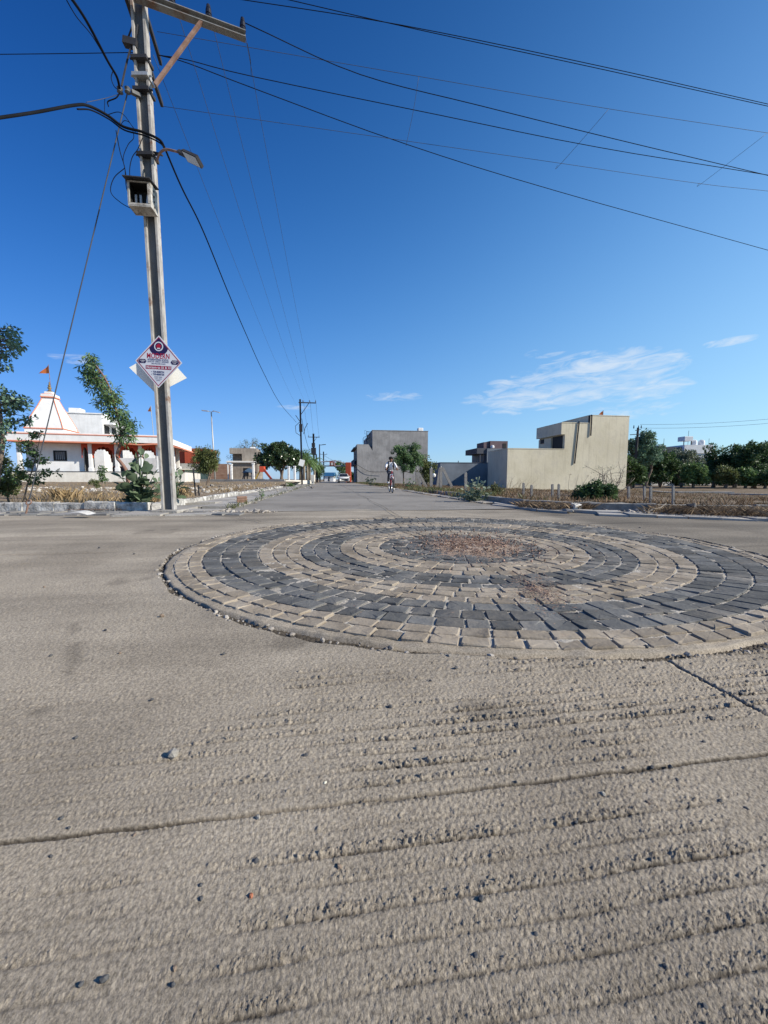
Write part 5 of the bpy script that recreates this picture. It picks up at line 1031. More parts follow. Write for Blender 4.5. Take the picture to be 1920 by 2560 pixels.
# park wall, mast lamp, house, playground
def wall_thing(name, p, q, z0, z1, th_, m, label, joint=2.2):
    p = Vector(p); q = Vector(q); FW = frame((p.x, p.y, 0), (q - p)); Ln = (Vector((q.x, q.y)) - Vector((p.x, p.y))).length; root = thing(name, (p.x, p.y, z0), label, 'wall')
    n = max(1, int(Ln / joint))
    for i in range(n): mb = MB(FW); mb.bbox(Ln * i / n + .012, Ln * (i + 1) / n - .012, -th_ / 2, th_ / 2, z0, z1 + random.gauss(0, .01), .015); mb.build('wall_panel', m, root)
    mb = MB(FW); mb.box(.02, Ln - .02, -th_ / 2 - .05, th_ / 2 + .05, z0 - .3, z0 + .02); mb.build('footing', M_darkgrey, root)
    return root
a_ = AtY(440, 1197, 46); b_ = AtY(712, 1200, 44); wall_thing('park_wall', a_, b_, .16, .60, .2, M_park, 'long low grey park wall with panel joints behind the dirt lot')
c = AtY(783, 1202, 48); wall_thing('park_wall', b_, c, .02, .48, .22, M_offwhite, 'short paler end of the park wall by the dark pole', 1.6)  # same park wall continued in a paler colour
b = AtY(538, 1197, 47); zt = AtY(534, 1030, 47).z; lm = thing('mast_lamp', (b.x, 47, .1), 'tall slim galvanised lamp mast with a double head standing in the park', 'street lamp')
mb = MB(); mb.tube([Vector((b.x, 47, 0)), Vector((b.x - .08, 47, 4)), Vector((b.x - .18, 47, zt))], [.11, .085, .06], 10); mb.build('mast', M_galv, lm, True)
for s_ in (-1, 1): mb = MB(); t = Vector((b.x - .18, 47, zt)); mb.bar(t, t + Vector((s_ * .35, 0, .1)), .06, .06); mb.bar(t + Vector((s_ * .3, -.1, .08 + (s_ > 0) * .04)), t + Vector((s_ * 1.05, -.1, .16 - (s_ > 0) * .25)), .32, .09); mb.build('lamp_head', M_galv, lm)
FW = frame((AtY(580, 1198, 62).x, 62, 0), (.985, .17)); oh = thing('old_house', (AtY(600, 1198, 62).x, 63, 0), 'unplastered old concrete house with a stained roof room behind the park', 'house')
s1 = 62 / F; mb = MB(FW); mb.box(0, 4.0, 0, 6, 0, 3.35); mb.build('wall', M_old, oh); mb = MB(FW); mb.box(1.55, 3.85, .5, 5, 3.36, 5.6); mb.box(-.35, 1.55, .5, 5, 4.7, 5.6); mb.box(-.35, 1.55, 2.8, 5, 3.36, 4.7); mb.build('roof_room', M_old, oh)
mb = MB(FW); mb.box(-.5, 4.4, -.5, 6.2, 3.351, 3.52); mb.build('roof_slab', M_offwhite, oh); mb = MB(FW); mb.box(1.8, 2.6, -.04, 0, 1.2, 2.4); mb.build('window', M_dark, oh); mb = MB(FW); mb.bbox(2.7, 3.5, 1, 2, 5.601, 5.85, .08); mb.build('roof_tank', M_white, oh)
FW = frame((AtY(543, 1198, 58).x, 58, 0), (.985, .17)); mb = MB(FW); mb.bbox(-1.1, 2.0, 0, .3, 0, 2.9, .02); tag(mb.build('brick_wall', M_brick), 'brown unplastered brick wall beside the lamp mast', 'wall')
for px, yt, m, lb in ((579, 1160, M_white, 'round headed white pillar in front of the old house'), (634, 1158, M_white, 'pair-left white shelter pillar beside the playground'), (722, 1166, M_white, 'left one of two slim white pillars under the round tree'), (737, 1165, M_white, 'right one of two slim white pillars under the round tree')):
    c = AtY(px, 1198, 49); zt = AtY(px, yt, 49).z; mb = MB(); mb.bbox(c.x - .13, c.x + .13, 48.87, 49.13, 0, zt - .12, .03); mb.bbox(c.x - .17, c.x + .17, 48.83, 49.17, zt - .12, zt, .03); tag(mb.build('white_pillar', m), lb, 'pillar')
c = AtY(640, 1151.5, 52); FW = frame((AtY(566, 1198, 54).x, 54, 0), (.985, .17)); pg = thing('park_shelter', (c.x, 53, 0), 'flat white park shelter roof on thin posts in front of the old house', 'shelter')
mb = MB(FW); mb.box(0, 3.9, 0, 2.4, 2.95, 3.08); mb.build('roof', M_white, pg)
for x in (.2, 3.7): mb = MB(FW); mb.box(x - .07, x + .07, .2, .34, 0, 2.95); mb.build('post', M_white, pg)
c = AtY(624, 1198, 50); pt = thing('play_tower', (c.x, 50, .05), 'blue roofed climbing tower in the playground', 'play tower')
mb = MB(); zt = AtY(626, 1169, 50).z; mb.add([(c.x - .75, 49.3, zt - .65), (c.x + .75, 49.3, zt - .65), (c.x + .75, 50.7, zt - .65), (c.x - .75, 50.7, zt - .65), (c.x, 50, zt)], [(0, 1, 4), (1, 2, 4), (2, 3, 4), (3, 0, 4), (3, 2, 1, 0)]); mb.build('canopy', M_tarp, pt)
for sx_ in (-.5, .5):
    for sy in (-.5, .5): mb = MB(); mb.tube([(c.x + sx_, 50 + sy, 0), (c.x + sx_ * .9, 50 + sy, zt - .62)], .07, 6); mb.build('post', M_darkgrey, pt)
mb = MB(); mb.box(c.x - .5, c.x + .5, 49.5, 50.5, .95, 1.05); mb.build('platform', M_darkgrey, pt); mb = MB(); mb.bar((c.x - .9, 49.5, 0), (c.x - .5, 49.6, 1.4), .35, .1); mb.build('climbing_net', M_darkgrey, pt)
c = AtY(666, 1198, 50); pt = thing('slide', (c.x, 50, .05), 'red playground slide with yellow ladder under the round tree', 'slide')
mb = MB(); zt = AtY(663, 1175, 50).z; mb.bar((c.x - .2, 50, zt - .1), (c.x + 1.1, 49.8, .1), .55, .08); mb.bar((c.x - .2, 49.72, zt + .08), (c.x + 1.1, 49.5, .25), .06, .22); mb.build('chute', M_slide, pt)
mb = MB(); mb.bbox(c.x - .8, c.x - .15, 49.7, 50.4, zt - .25, zt + .45, .05); mb.build('platform', M_slide, pt)
mb = MB(); mb.bar((c.x - 1.7, 50, .05), (c.x - .8, 50, zt - .1), .4, .06); mb.build('ladder', M_yel, pt)
c = AtY(782, 1186, 47); mb = MB(); mb.bbox(c.x - .22, c.x + .22, 46.8, 47.2, .3, AtY(782, 1187, 47).z, .02); mb.box(c.x - .15, c.x + .15, 46.9, 47.1, 0, .3); tag(mb.build('utility_cabinet', M_offwhite), 'cream utility cabinet at the end of the pale wall', 'cabinet')
for k, px in enumerate((640, 650, 682, 700, 713)):
    c = AtY(px, 1193, 53); mb = MB(); mb.bbox(c.x - .5, c.x + .5, 52.8, 53.2, .55, .65, .02); mb.bbox(c.x - .42, c.x - .28, 52.85, 53.15, .0, .55, .01); mb.bbox(c.x + .28, c.x + .42, 52.85, 53.15, .0, .55, .01); tag(mb.build('park_bench', M_offwhite), 'small pale park bench behind the low park wall', 'bench', 'benches in the park')

# little black stand with a white plate on the lot
b = hit(493, 1240, zL); st = thing('notice_stand', b, 'black two legged stand with a small white plate on the dry lot', 'sign')
zt = AtY(490, 1172, b.y).z
for dx, tt in ((-.06, zt), (.06, zt - .45)): mb = MB(); mb.bar((b.x + dx + (.02 if dx < 0 else 0), b.y, b.z - .05), (b.x + dx - .02, b.y, tt), .035, .02, (0, 1, 0)); mb.build('leg', M_black_s, st)
mb = MB(); mb.box(b.x - .03, b.x + .09, b.y - .03, b.y - .022, AtY(490, 1206, b.y).z, AtY(490, 1198, b.y).z); mb.build('plate', M_blank, st)

# ------------------------------------------------------------------ grey building on the right of the road
Gc = Vector((AtY(893, 1198, 62).x, 62, 0)); FG = frame(Gc, (.9903, .1386)); k_ = 62 / F
def loc(F_, px, Yapp): return (AtY(px, 1198, Yapp).x - F_.translation.x) / F_[0][0]
LG = 11.6; zh = AtY(1000, 1077, 62.8).z; zl = AtY(893, 1110.5, 62).z; xn = loc(FG, 930, 62.4); xn0 = loc(FG, 926, 62.4)
gbld = thing('grey_building', Gc + Vector((5, 3, 0)), 'plain grey rendered three storey building with a spiral roof stair right of the road', 'building')
mb = MB(FG); mb.box(0, LG, 0, 9, -.3, zl - 1.0); mb.box(xn + .1, LG, 0, 9, zl - 1.0, zh); mb.box(0, xn - .75, 0, 9, zl - 1.0, zl); mb.hexa([(xn - .75, 0, zl - 1.0), (xn + .1, 0, zl - 1.0), (xn + .1, 9, zl - 1.0), (xn - .75, 9, zl - 1.0)], [(xn - .75, 0, zl), (xn - .55, 0, zl), (xn - .55, 9, zl), (xn - .75, 9, zl)])
mb.hexa([(xn - .55, 1.2, zl - 1.0), (xn + .1, 1.2, zl - 1.0), (xn + .1, 9, zl - 1.0), (xn - .55, 9, zl - 1.0)], [(xn - .55, 1.2, zl + 1.4), (xn + .1, 1.2, zl + 1.4), (xn + .1, 9, zl + 1.4), (xn - .55, 9, zl + 1.4)])
mb.build('wall', M_grey, gbld)
mb = MB(FG); mb.box(.4, LG + .06, -.06, 9.06, zh + .001, zh + .07) if False else mb.box(xn + .05, LG + .06, -.05, 9.05, zh + .001, zh + .08); mb.build('coping', M_park, gbld)
mb = MB(FG); mb.box(-.03, -.001, .6, 3.2, .1, 2.6); mb.box(-.03, -.001, .5, 4.2, 3.4, 5.2); mb.box(-.03, -.001, 5, 7, 3.4, 5.2); mb.build('front_opening', M_dark, gbld)
mb = MB(FG); mb.box(-.5, -.001, .35, 8.7, 2.85, 3.02); mb.box(-.5, -.42, .35, 8.7, 3.02, 3.8); mb.box(-.5, -.001, .25, 8.8, zl - .65, zl - .45); mb.build('balcony', M_darkgrey, gbld)
mb = MB(FG); t0 = loc(FG, 1046, 63.3); mb.bbox(t0, t0 + .85, .4, 1.3, zh + .081, zh + .62, .08); mb.build('water_tank', M_white, gbld)
ss = gbld; xc = loc(FG, 919, 62.3); mb = MB(FG)
base_z = zl
for i in range(12):
    a = i * .55 + 2.2; z = base_z + .1 + i * .16; c_, s_ = math.cos(a), math.sin(a); mb.add([(xc, 1.4, z), (xc + c_ * .62 - s_ * .12, 1.4 + s_ * .62 + c_ * .12, z), (xc + c_ * .62 + s_ * .12, 1.4 + s_ * .62 - c_ * .12, z)], [(0, 1, 2)])
    mb.tube([(xc + c_ * .62, 1.4 + s_ * .62, z), (xc + c_ * .62, 1.4 + s_ * .62, z + .62)], .018, 4)
mb.tube([(xc + math.cos(i * .55 + 2.2) * .62, 1.4 + math.sin(i * .55 + 2.2) * .62, base_z + .72 + i * .16) for i in range(12)], .025, 4); mb.tube([(xc + .05, 1.4, base_z - .05), (xc + .05, 1.4, base_z + 2.25)], .06, 6); mb.tube([(xc, 1.4, base_z + 2.2), (xn + .2, 1.4, base_z + 2.2)], .025, 4); mb.tube([(xc, 1.4, base_z + 1.65), (xn + .2, 1.4, base_z + 1.65)], .02, 4)
mb.build('spiral_stair', M_black_s, gbld)
wire([AtY(893, 1162, 61.8), AtY(915, 1175, 61.9), AtY(932, 1179.5, 62.0), AtY(966, 1179.5, 62.2)], .03, 'dark cable sagging across the face of the grey building', M_wire)

# ------------------------------------------------------------------ blue-grey wall, dark house, cream building
c = AtY(1101, 1157, 44); FB = frame((c.x, 44, 0), (.9903, .1386)); bw = thing('blue_grey_outbuilding', Vector((c.x + 3, 45, -.4)), 'low blue grey rendered outbuilding between the grey and the cream buildings', 'building')
mb = MB(FB); mb.box(0, 8, 0, 3.6, -.7, c.z); mb.build('wall', M_bluegrey, bw); mb = MB(FB); mb.box(-.04, 8.04, -.04, 3.64, c.z + .001, c.z + .06); mb.build('coping', M_darkgrey, bw)
for x in (2.2, 4.4, 5.2): mb = MB(FB); mb.tube([(x, .3, c.z + .06), (x + .02, .3, c.z + .26)], .04, 6); mb.build('pipe_stub', M_dark, bw)
FD = frame((AtY(1213, 1198, 56).x, 56, 0), (.9903, .1386)); kk = 56 / F; dz = lambda py: AtY(1240, py, 56).z
dh = thing('dark_house', Vector((AtY(1240, 1198, 57).x, 57, 0)), 'dark grey house with a maroon roof room half hidden behind the cream building', 'house')
mb = MB(FD); mb.box(.2, 9, 0, 6, -.5, dz(1121)); mb.build('wall', M_bluegrey, dh)
mb = MB(FD); mb.box(-1.25, .2, .2, 5, dz(1134), dz(1120)); mb.box(-1.25, .2, .2, 5, dz(1158) - .3, dz(1158)); mb.build('balcony', M_darkgrey, dh)
for x in (-.65, .08): mb = MB(FD); mb.box(x - .1, x + .1, .35, .6, dz(1158), dz(1134)); mb.build('pillar', M_darkgrey, dh)
mb = MB(FD); mb.box(.9, 3.6, .6, 4, dz(1121), dz(1101)); mb.box(.0, .9, .8, 3.5, dz(1119), dz(1104)); mb.build('roof_room', M_maroon, dh); mb = MB(FD); mb.box(2.85, 3.35, .56, .6, dz(1119), dz(1107)); mb.build('window', M_dark, dh)
mb = MB(FD); mb.box(3.7, 6.4, .2, 4, dz(1121) + .001, dz(1119)); mb.build('parapet', M_park, dh); mb = MB(FD); mb.lathe((1.1, .3, dz(1119.5)), [(.28, 0), (.3, .2), (.22, .38), (.05, .42)], 10); mb.build('water_tank', M_tin, dh)

YC = Vector((12.1, 38.0, 0)); FY = frame(YC, (.9903, .1386)); zlow = AtY(1267, 1122, 38).z; zmid = AtY(1398, 1057, 38.73).z; ztop = AtY(1480, 1038, 39).z; zsl = AtY(1400, 1085.5, 38.7).z
cb_ = thing('cream_building', YC + Vector((6, 2, -.4)), 'stepped cream rendered building with an overhanging roof slab on the right hand lot', 'building')
DY = 4.7; LY = 13.0; x1, x2, x3 = 6.0, 5.6, 8.66
mb = MB(FY); mb.box(0, x1, 0, .22, -.9, zlow); mb.box(0, .22, .22, DY, -.9, zlow); mb.box(.22, x1, .22, DY, -.9, zlow - 1.0); mb.box(x1, LY, 0, DY, -.9, zmid); mb.box(x3, LY, 0, DY, zmid, ztop)
mb.build('wall', M_cream, cb_)
mb = MB(FY); mb.box(-.03, x1, -.03, .25, zlow + .001, zlow + .07); mb.box(-.03, .25, .251, DY, zlow + .001, zlow + .07); mb.box(x2, x3 - .03, -.03, DY, zmid + .001, zmid + .07); mb.box(x3 - .03, LY + .03, -.03, DY, ztop + .001, ztop + .07); mb.build('coping', M_cream, cb_)
mb = MB(FY); mb.box(x2, x1 - .001, 0, DY, zsl, zmid); mb.build('roof_slab', M_cream, cb_)
mb = MB(FY); mb.box(x1 - .03, x1 - .001, .35, 2.1, zlow - .9, zsl - .06); mb.build('balcony_opening', M_dark, cb_)
mb = MB(FY); mb.box(x1 - .16, x1 - .001, 2.2, DY - .1, zlow - .9, zsl - .12); ww_ = mb.build('balcony_wall', M_cream, cb_); mb = MB(FY); mb.box(x1 - .20, x1 - .161, 3.5, 4.2, zlow + .9, zlow + 1.35); mb.build('window', M_dark, cb_)
for (pa, pb_) in (((1442, 1054), (1434, 1159)), ((1475, 1037), (1474, 1089))):
    t = YC; fa = lambda px, py: (lambda r_: r_)(None)
    xa = loc(FY, pa[0], 38.9 + .02); za = AtY(pa[0], pa[1], 39).z; xb_ = loc(FY, pb_[0], 38.95); zb = AtY(pb_[0], pb_[1], 39).z
    mb = MB(FY); mb.tube([(xa, -.02, za), (xa, -.09, za), (xb_, -.09, zb)], .062, 8); mb.build('drain_pipe', M_black_s, cb_)
mb = MB(FY); mb.box(x3 - .1, x3 - .031, .0, .14, zmid, ztop); mb.build('corner_pipe', M_black_s, cb_)
for q in range(6): mb = MB(FY); mb.box(2.3 * q, 2.3 * q + .05, -.004, -.0005, 0, .05)
mb = MB(FY); mb.bar((-.03, 2.2, .55), (-.03, 3.3, .55), .04, .30, (0, 0, 1)); 
fp = thing('roof_flag', Vector((AtY(1503, 1038, 40).x, 40, ztop)), 'small saffron pennant on the highest roof of the cream building', 'flag'); t = AtY(1508, 1027, 40)
mb = MB(); mb.tube([Vector((t.x, 40, ztop)), t + Vector((0, 0, .05))], .025, 5); mb.build('mast', M_rust, fp); mb = MB(); mb.add([t, t - Vector((0, 0, .42)), t - Vector((.42, -.05, .38)), t - Vector((.15, -.08, .1))], [(0, 1, 2, 3)]); mb.build('pennant', M_saff, fp)

# white house behind the right hand trees, pole there, distant strips on the lot
c = AtY(1706, 1198, 70); FH = frame((c.x, 70, 0), (1, .0)); hz_ = lambda py: AtY(1740, py, 70).z; wh2 = thing('white_house', c, 'white house with rooftop water tanks rising behind the right hand trees', 'house')
mb = MB(FH); mb.box(0, 5.2, 0, 7, -.6, hz_(1112)); mb.build('wall', M_white, wh2); mb = MB(FH); mb.box(-5.2, 0, .6, 7, -.6, hz_(1117)); mb.build('side_wing', M_darkgrey, wh2); mb = MB(FH); mb.box(-4, -2.6, 1, 2, hz_(1117), hz_(1112)); mb.build('roof_box', M_park, wh2)
for py in (1133, 1144): mb = MB(FH); mb.box(.6, 5.3, -.12, -.001, hz_(py) - .12, hz_(py)); mb.build('sun_shade', M_park, wh2)
mb = MB(FH); mb.bbox(.3, 1.9, .5, 2.2, hz_(1101.5), hz_(1090), .06); mb.build('water_tank', M_tin, wh2)
for x in (.4, 1.8): mb = MB(FH); mb.box(x - .05, x + .05, .7, .8, hz_(1112), hz_(1101.5)); mb.build('tank_leg', M_black_s, wh2)
for x in (2.6, 4.0): mb = MB(FH); mb.lathe((x, 1.2, hz_(1112)), [(.5, 0), (.52, .5), (.46, .85), (.2, 1.0), (.02, 1.02)], 12); mb.build('water_tank', M_tin, wh2)
for x in (-3.2, 1.2, 5.0): mb = MB(FH); mb.tube([(x, .8, hz_(1112) - .1), (x, .8, hz_(1112) + (2.6 if x == 1.2 else 1.2))], .03, 5); mb.build('roof_rod', M_black_s, wh2)
c = AtY(1650, 1215, 66); FH = frame((c.x, 66, 0), (1, 0)); mb = MB(FH); mb.box(-1.5, 4.3, 0, .3, -.8, .9); tag(mb.build('boundary_wall', M_white), 'bright white wall glimpsed between the trunks of the right hand trees', 'wall')
b = AtY(1584, 1215, 46); b.z = -.5; zt = AtY(1588, 1069, 46).z; ep = thing('utility_pole', b, 'dark pole with crooked insulator arms beside the right edge of the cream building', 'utility pole', 'utility poles along the street')
mb = MB(); mb.tube([b, Vector((b.x + .15, 46, zt))], [.17, .12], 8); mb.build('shaft', M_black_s, ep)
for z_, x0, x1 in ((zt - .75, -.85, .5), (zt - .25, -.25, .4)): mb = MB(); mb.bar((b.x + x0, 45.85, z_ - .1), (b.x + x1, 45.85, z_), .07, .08); mb.build('crossarm', M_black_s, ep)
for x in (-.45, .1, .42): insulator(ep, (b.x + x, 45.85, zt - .2 + .1 * abs(x)), .4, .06)
for py in ((1061, 1043), (1070, 1054)): wire([AtY(1600, py[0], 46), AtY(1990, py[1] - 2, 40)], .014, ('upper' if py[0] == 1061 else 'lower') + ' faint wire leaving the dark pole towards the right edge', M_wire2, sag=.25)
for (x0_, x1_, py) in ((1636, 1675, 1230), (1690, 1830, 1232), (1820, 1990, 1237)):
    p = hit(x0_, py, zR); q = hit(x1_, py + 2, zR); mb = MB(); mb.bar((p.x, p.y, p.z + .03), (q.x, q.y, p.z + .03), .5, .16); tag(mb.build('concrete_strip', M_pale), {1636: 'short pale concrete strip', 1690: 'long pale concrete strip', 1820: 'rightmost pale concrete strip'}[x0_] + ' lying across the vacant lot before the trees', 'kerb')

# fence posts on the right
def post(px, y0, y1, lab, tiltx=0, w_=None):
    p = hit(px, y1, zR if uv(*hit(px, y1, zR)[:2])[0] > 4.3 else (lambda x, y: .02)); top = AtY(px + tiltx, y0, p.y); r = (w_ or 6) * p.y / F / 2
    p.z -= .08; root = MB(); root.bar(p, top, r * 2, r * 2, (0, 1, 0)); root.lathe(top - Vector((0, 0, .001)), [(r * .95, 0), (r * .6, r * .5), (.002, r * .6)], 4); return tag(root.build('fence_post', M_cpost), lab, 'post', 'concrete fence posts')
for (px, y0, y1, tx, lb) in ((1309, 1208, 1237, 0, 'left one of the first pair of concrete fence posts before the cream wall'), (1329, 1213, 1242, 0, 'right one of the first pair of concrete fence posts before the cream wall'), (1381, 1211, 1243, 0, 'left one of the second pair of concrete fence posts before the cream wall'), (1397, 1211, 1247, 0, 'right one of the second pair of concrete fence posts before the cream wall'),
        (1572, 1217, 1247, 0, 'concrete fence post just right of the dark bush'), (1611, 1217, 1252, 0, 'concrete fence post in the middle of the vacant lot edge'), (1627, 1217, 1260, 0, 'whitish concrete fence post with a pale top in the dry grass'), (1683, 1214, 1262, 0, 'rightmost tall concrete fence post on the vacant lot'),
        (1164, 1183, 1226, 0, 'stained concrete fence post rising behind the pale leaved shrub'), (1236, 1205, 1222, 0, 'stub of a fence post beside the shaded side of the cream building'),
        (1042, 1174, 1214, 0, 'concrete fence post left of the braced pair near the tree'), (1059, 1174, 1214, 0, 'straight concrete fence post with a brace on its right'), (1078, 1171, 1219, 0, 'concrete fence post at the corner of the blue grey outbuilding'), (1102, 1168, 1221, 0, 'apex post of the braced concrete pair in front of the blue grey wall'),
        (1064, 1216, 1216, -22, ''), ):
    if lb: post(px, y0, y1, lb, tx, 6.5 if px < 1200 else 4.6)
for (a_, b_, Y, lb) in (((1042, 1180), (1052, 1216), 27, 'brace leaning from the leftmost concrete fence post'), ((1046, 1182), (1068, 1217), 27.5, 'long brace leaning to the right behind the straight post'), ((1106, 1169), (1130, 1214), 26, 'brace sloping right from the apex post at the blue grey wall'), ((1100, 1170), (1092, 1221), 26.4, 'dark brace sloping left from the apex post at the blue grey wall')):
    p = AtY(*a_, Y); q = AtY(*b_, Y); mb = MB(); mb.bar(q - Vector((0, 0, .1)), p, .17, .15, (0, 1, 0)); tag(mb.build('fence_brace', M_cpost), lb, 'post', 'concrete fence braces')
p = AtY(1085, 1188, 26); mb = MB(); mb.lathe((p.x, p.y, p.z - .15), [(.03, 0), (.10, .05), (.13, .16), (.06, .26), (.02, .28)], 10); tag(mb.build('plastic_bag', M_blank), 'pale plastic bag caught on the fence by the blue grey outbuilding', 'bag')

# ------------------------------------------------------------------ trees and plants
def ptree(name, Y, bpx, z0, lobes, label, dy=0.0, **kw):
    b = AtY(bpx, 1198, Y); b.z = z0; k = Y / F; cr = []; top = max(l[1] * -1 for l in lobes)
    for l in lobes:
        px, py, rx, ry = l[:4]; d = l[4] if len(l) > 4 else 0; p = AtY(px, py, Y + d); cr.append((p.x - b.x, p.y - b.y, p.z - b.z, rx * k, rx * k, ry * k))
    h = max(c[2] + c[5] for c in cr); return tree(name, b, h, cr, label, **kw)
ptree('round_tree', 52, 700, 0, [(668, 1135, 20, 22), (695, 1128, 26, 24), (722, 1136, 22, 22), (700, 1148, 42, 20), (660, 1150, 18, 16), (738, 1152, 10, 14)], 'dense dark round headed tree with pale flecks over the playground', leaf=M_lf_ficus, ncl=170, nl=100, size=.27, clr=.26, trunk_r=.2, fork=.36, flowers=3, asp=.6, multi=2)
ptree('neem_tree', 24, 517, -.02, [(508, 1135, 20, 18), (528, 1138, 18, 22), (496, 1152, 20, 18), (524, 1160, 20, 20), (510, 1172, 14, 14), (535, 1165, 10, 20)], 'bushy wind blown green tree in front of the grey park wall', leaf=M_lf_olive, ncl=130, nl=60, size=.13, clr=.26, trunk_r=.05, fork=.3, multi=2, asp=.28, droop=.5)
ptree('feathery_tree', 66, 625, 0, [(612, 1118, 22, 14), (632, 1108, 20, 12), (600, 1128, 20, 14), (642, 1115, 14, 14), (580, 1140, 12, 12)], 'thin greyish tree showing above the old concrete house', leaf=M_lf_grey, ncl=60, nl=26, size=.22, clr=.3, trunk_r=.2, fork=.5, asp=.3)
ptree('shrub', 30, 723, 0, [(720, 1213, 9, 6), (730, 1215, 7, 5)], 'small round green shrub at the corner of the pale wall', leaf=M_lf_mid, ncl=20, nl=60, size=.09, clr=.4, trunk_r=.02, fork=.3)
def palm(px, Y, ytop, label, n=16, fl_=1.7):
    b = AtY(px, 1198, Y); b.z = 0; top = AtY(px, ytop, Y); root = thing('palm_tree', b, label, 'tree', 'palms by the limewashed wall')
    mb = MB(); mb.tube([b, b.lerp(top, .5), top], [.2, .17, .13], 8); mb.build('trunk', M_dead, root, True)
    mb = MB()
    for i in range(n):
        a = i * 2.4; el_ = random.uniform(-.3, 1.2); L_ = fl_ * random.uniform(.8, 1.2); d = Vector((math.cos(a), math.sin(a), 0)); s_ = Vector((-d.y, d.x, 0)); prev = None
        for k in range(9):
            t = k / 8; c = top + d * (L_ * t * math.cos(el_ * .6)) + Vector((0, 0, L_ * (math.sin(el_) * t - .75 * t * t)))
            if prev is not None:
                for sg in (-1, 1):
                    for r_ in range(2): q = prev.lerp(c, r_ * .5); w_ = .5 * (1 - t * .7); mb.add([q, q + (c - prev) * .35, q + s_ * sg * w_ + Vector((0, 0, -.28 * w_ - .05)) + (c - prev) * .8], [(0, 1, 2)])
            prev = c
    mb.build('fronds', M_lf_mid, root)
for px, Y, yt, lb in ((751, 56, 1148, 'short palm directly left of the dark pole by the pale wall'), (760, 54, 1140, 'tallest feathery palm just right of the dark pole'), (768, 55, 1150, 'second palm right of the dark pole'), (774, 57, 1156, 'third palm right of the dark pole'), (786, 60, 1150, 'palm beside the utility cabinet')): palm(px, Y, yt, lb, 22)
ptree('bushy_tree', 62, 760, 0, [(752, 1148, 12, 18), (765, 1142, 12, 20), (772, 1160, 14, 20), (745, 1165, 14, 18)], 'mid green tree massed behind the palms', leaf=M_lf_mid, ncl=50, nl=60, size=.22, clr=.3, trunk_r=.15, fork=.4)
ptree('bushy_tree', 78, 795, 0, [(788, 1168, 10, 14), (797, 1180, 12, 16), (803, 1172, 8, 14)], 'dark tree along the street left of the small white house', leaf=M_lf_dark, ncl=45, nl=60, size=.25, clr=.3, trunk_r=.12, fork=.3)
ptree('distant_tree', 120, 850, 0, [(852, 1166, 12, 10), (862, 1172, 8, 8), (845, 1160, 8, 6)], 'tree seen beneath the beams of the red gate', leaf=M_lf_mid, ncl=45, nl=60, size=.42, clr=.3, trunk_r=.25, fork=.4)
ptree('distant_tree', 100, 858, 0, [(860, 1188, 12, 10), (873, 1192, 10, 8), (845, 1195, 8, 7)], 'low dark tree behind the white car', leaf=M_lf_dark, ncl=40, nl=60, size=.35, clr=.35, trunk_r=.2, fork=.3)
ptree('distant_tree', 90, 883, 0, [(882, 1188, 8, 10), (888, 1195, 6, 8)], 'low dark bush between the red pillar and the grey building', leaf=M_lf_dark, ncl=24, nl=60, size=.3, clr=.35, trunk_r=.2, fork=.3)
ptree('street_tree', 34, 1009, 0, [(1000, 1128, 20, 16), (1036, 1122, 16, 14), (996, 1148, 22, 16), (1030, 1146, 24, 18), (1050, 1150, 12, 14), (1018, 1165, 22, 12), (1026, 1184, 8, 9)], 'fresh green street tree standing before the grey building', leaf=M_lf_neem, ncl=130, nl=75, size=.17, clr=.27, trunk_r=.07, fork=.34, asp=.32, droop=.55)
ptree('bushy_tree', 36, 1068, -.1, [(1062, 1158, 14, 16), (1074, 1170, 14, 14), (1058, 1180, 14, 14), (1072, 1192, 16, 14)], 'olive green bush tree behind the braced fence posts', leaf=M_lf_olive, ncl=50, nl=55, size=.17, clr=.3, trunk_r=.06, fork=.3)
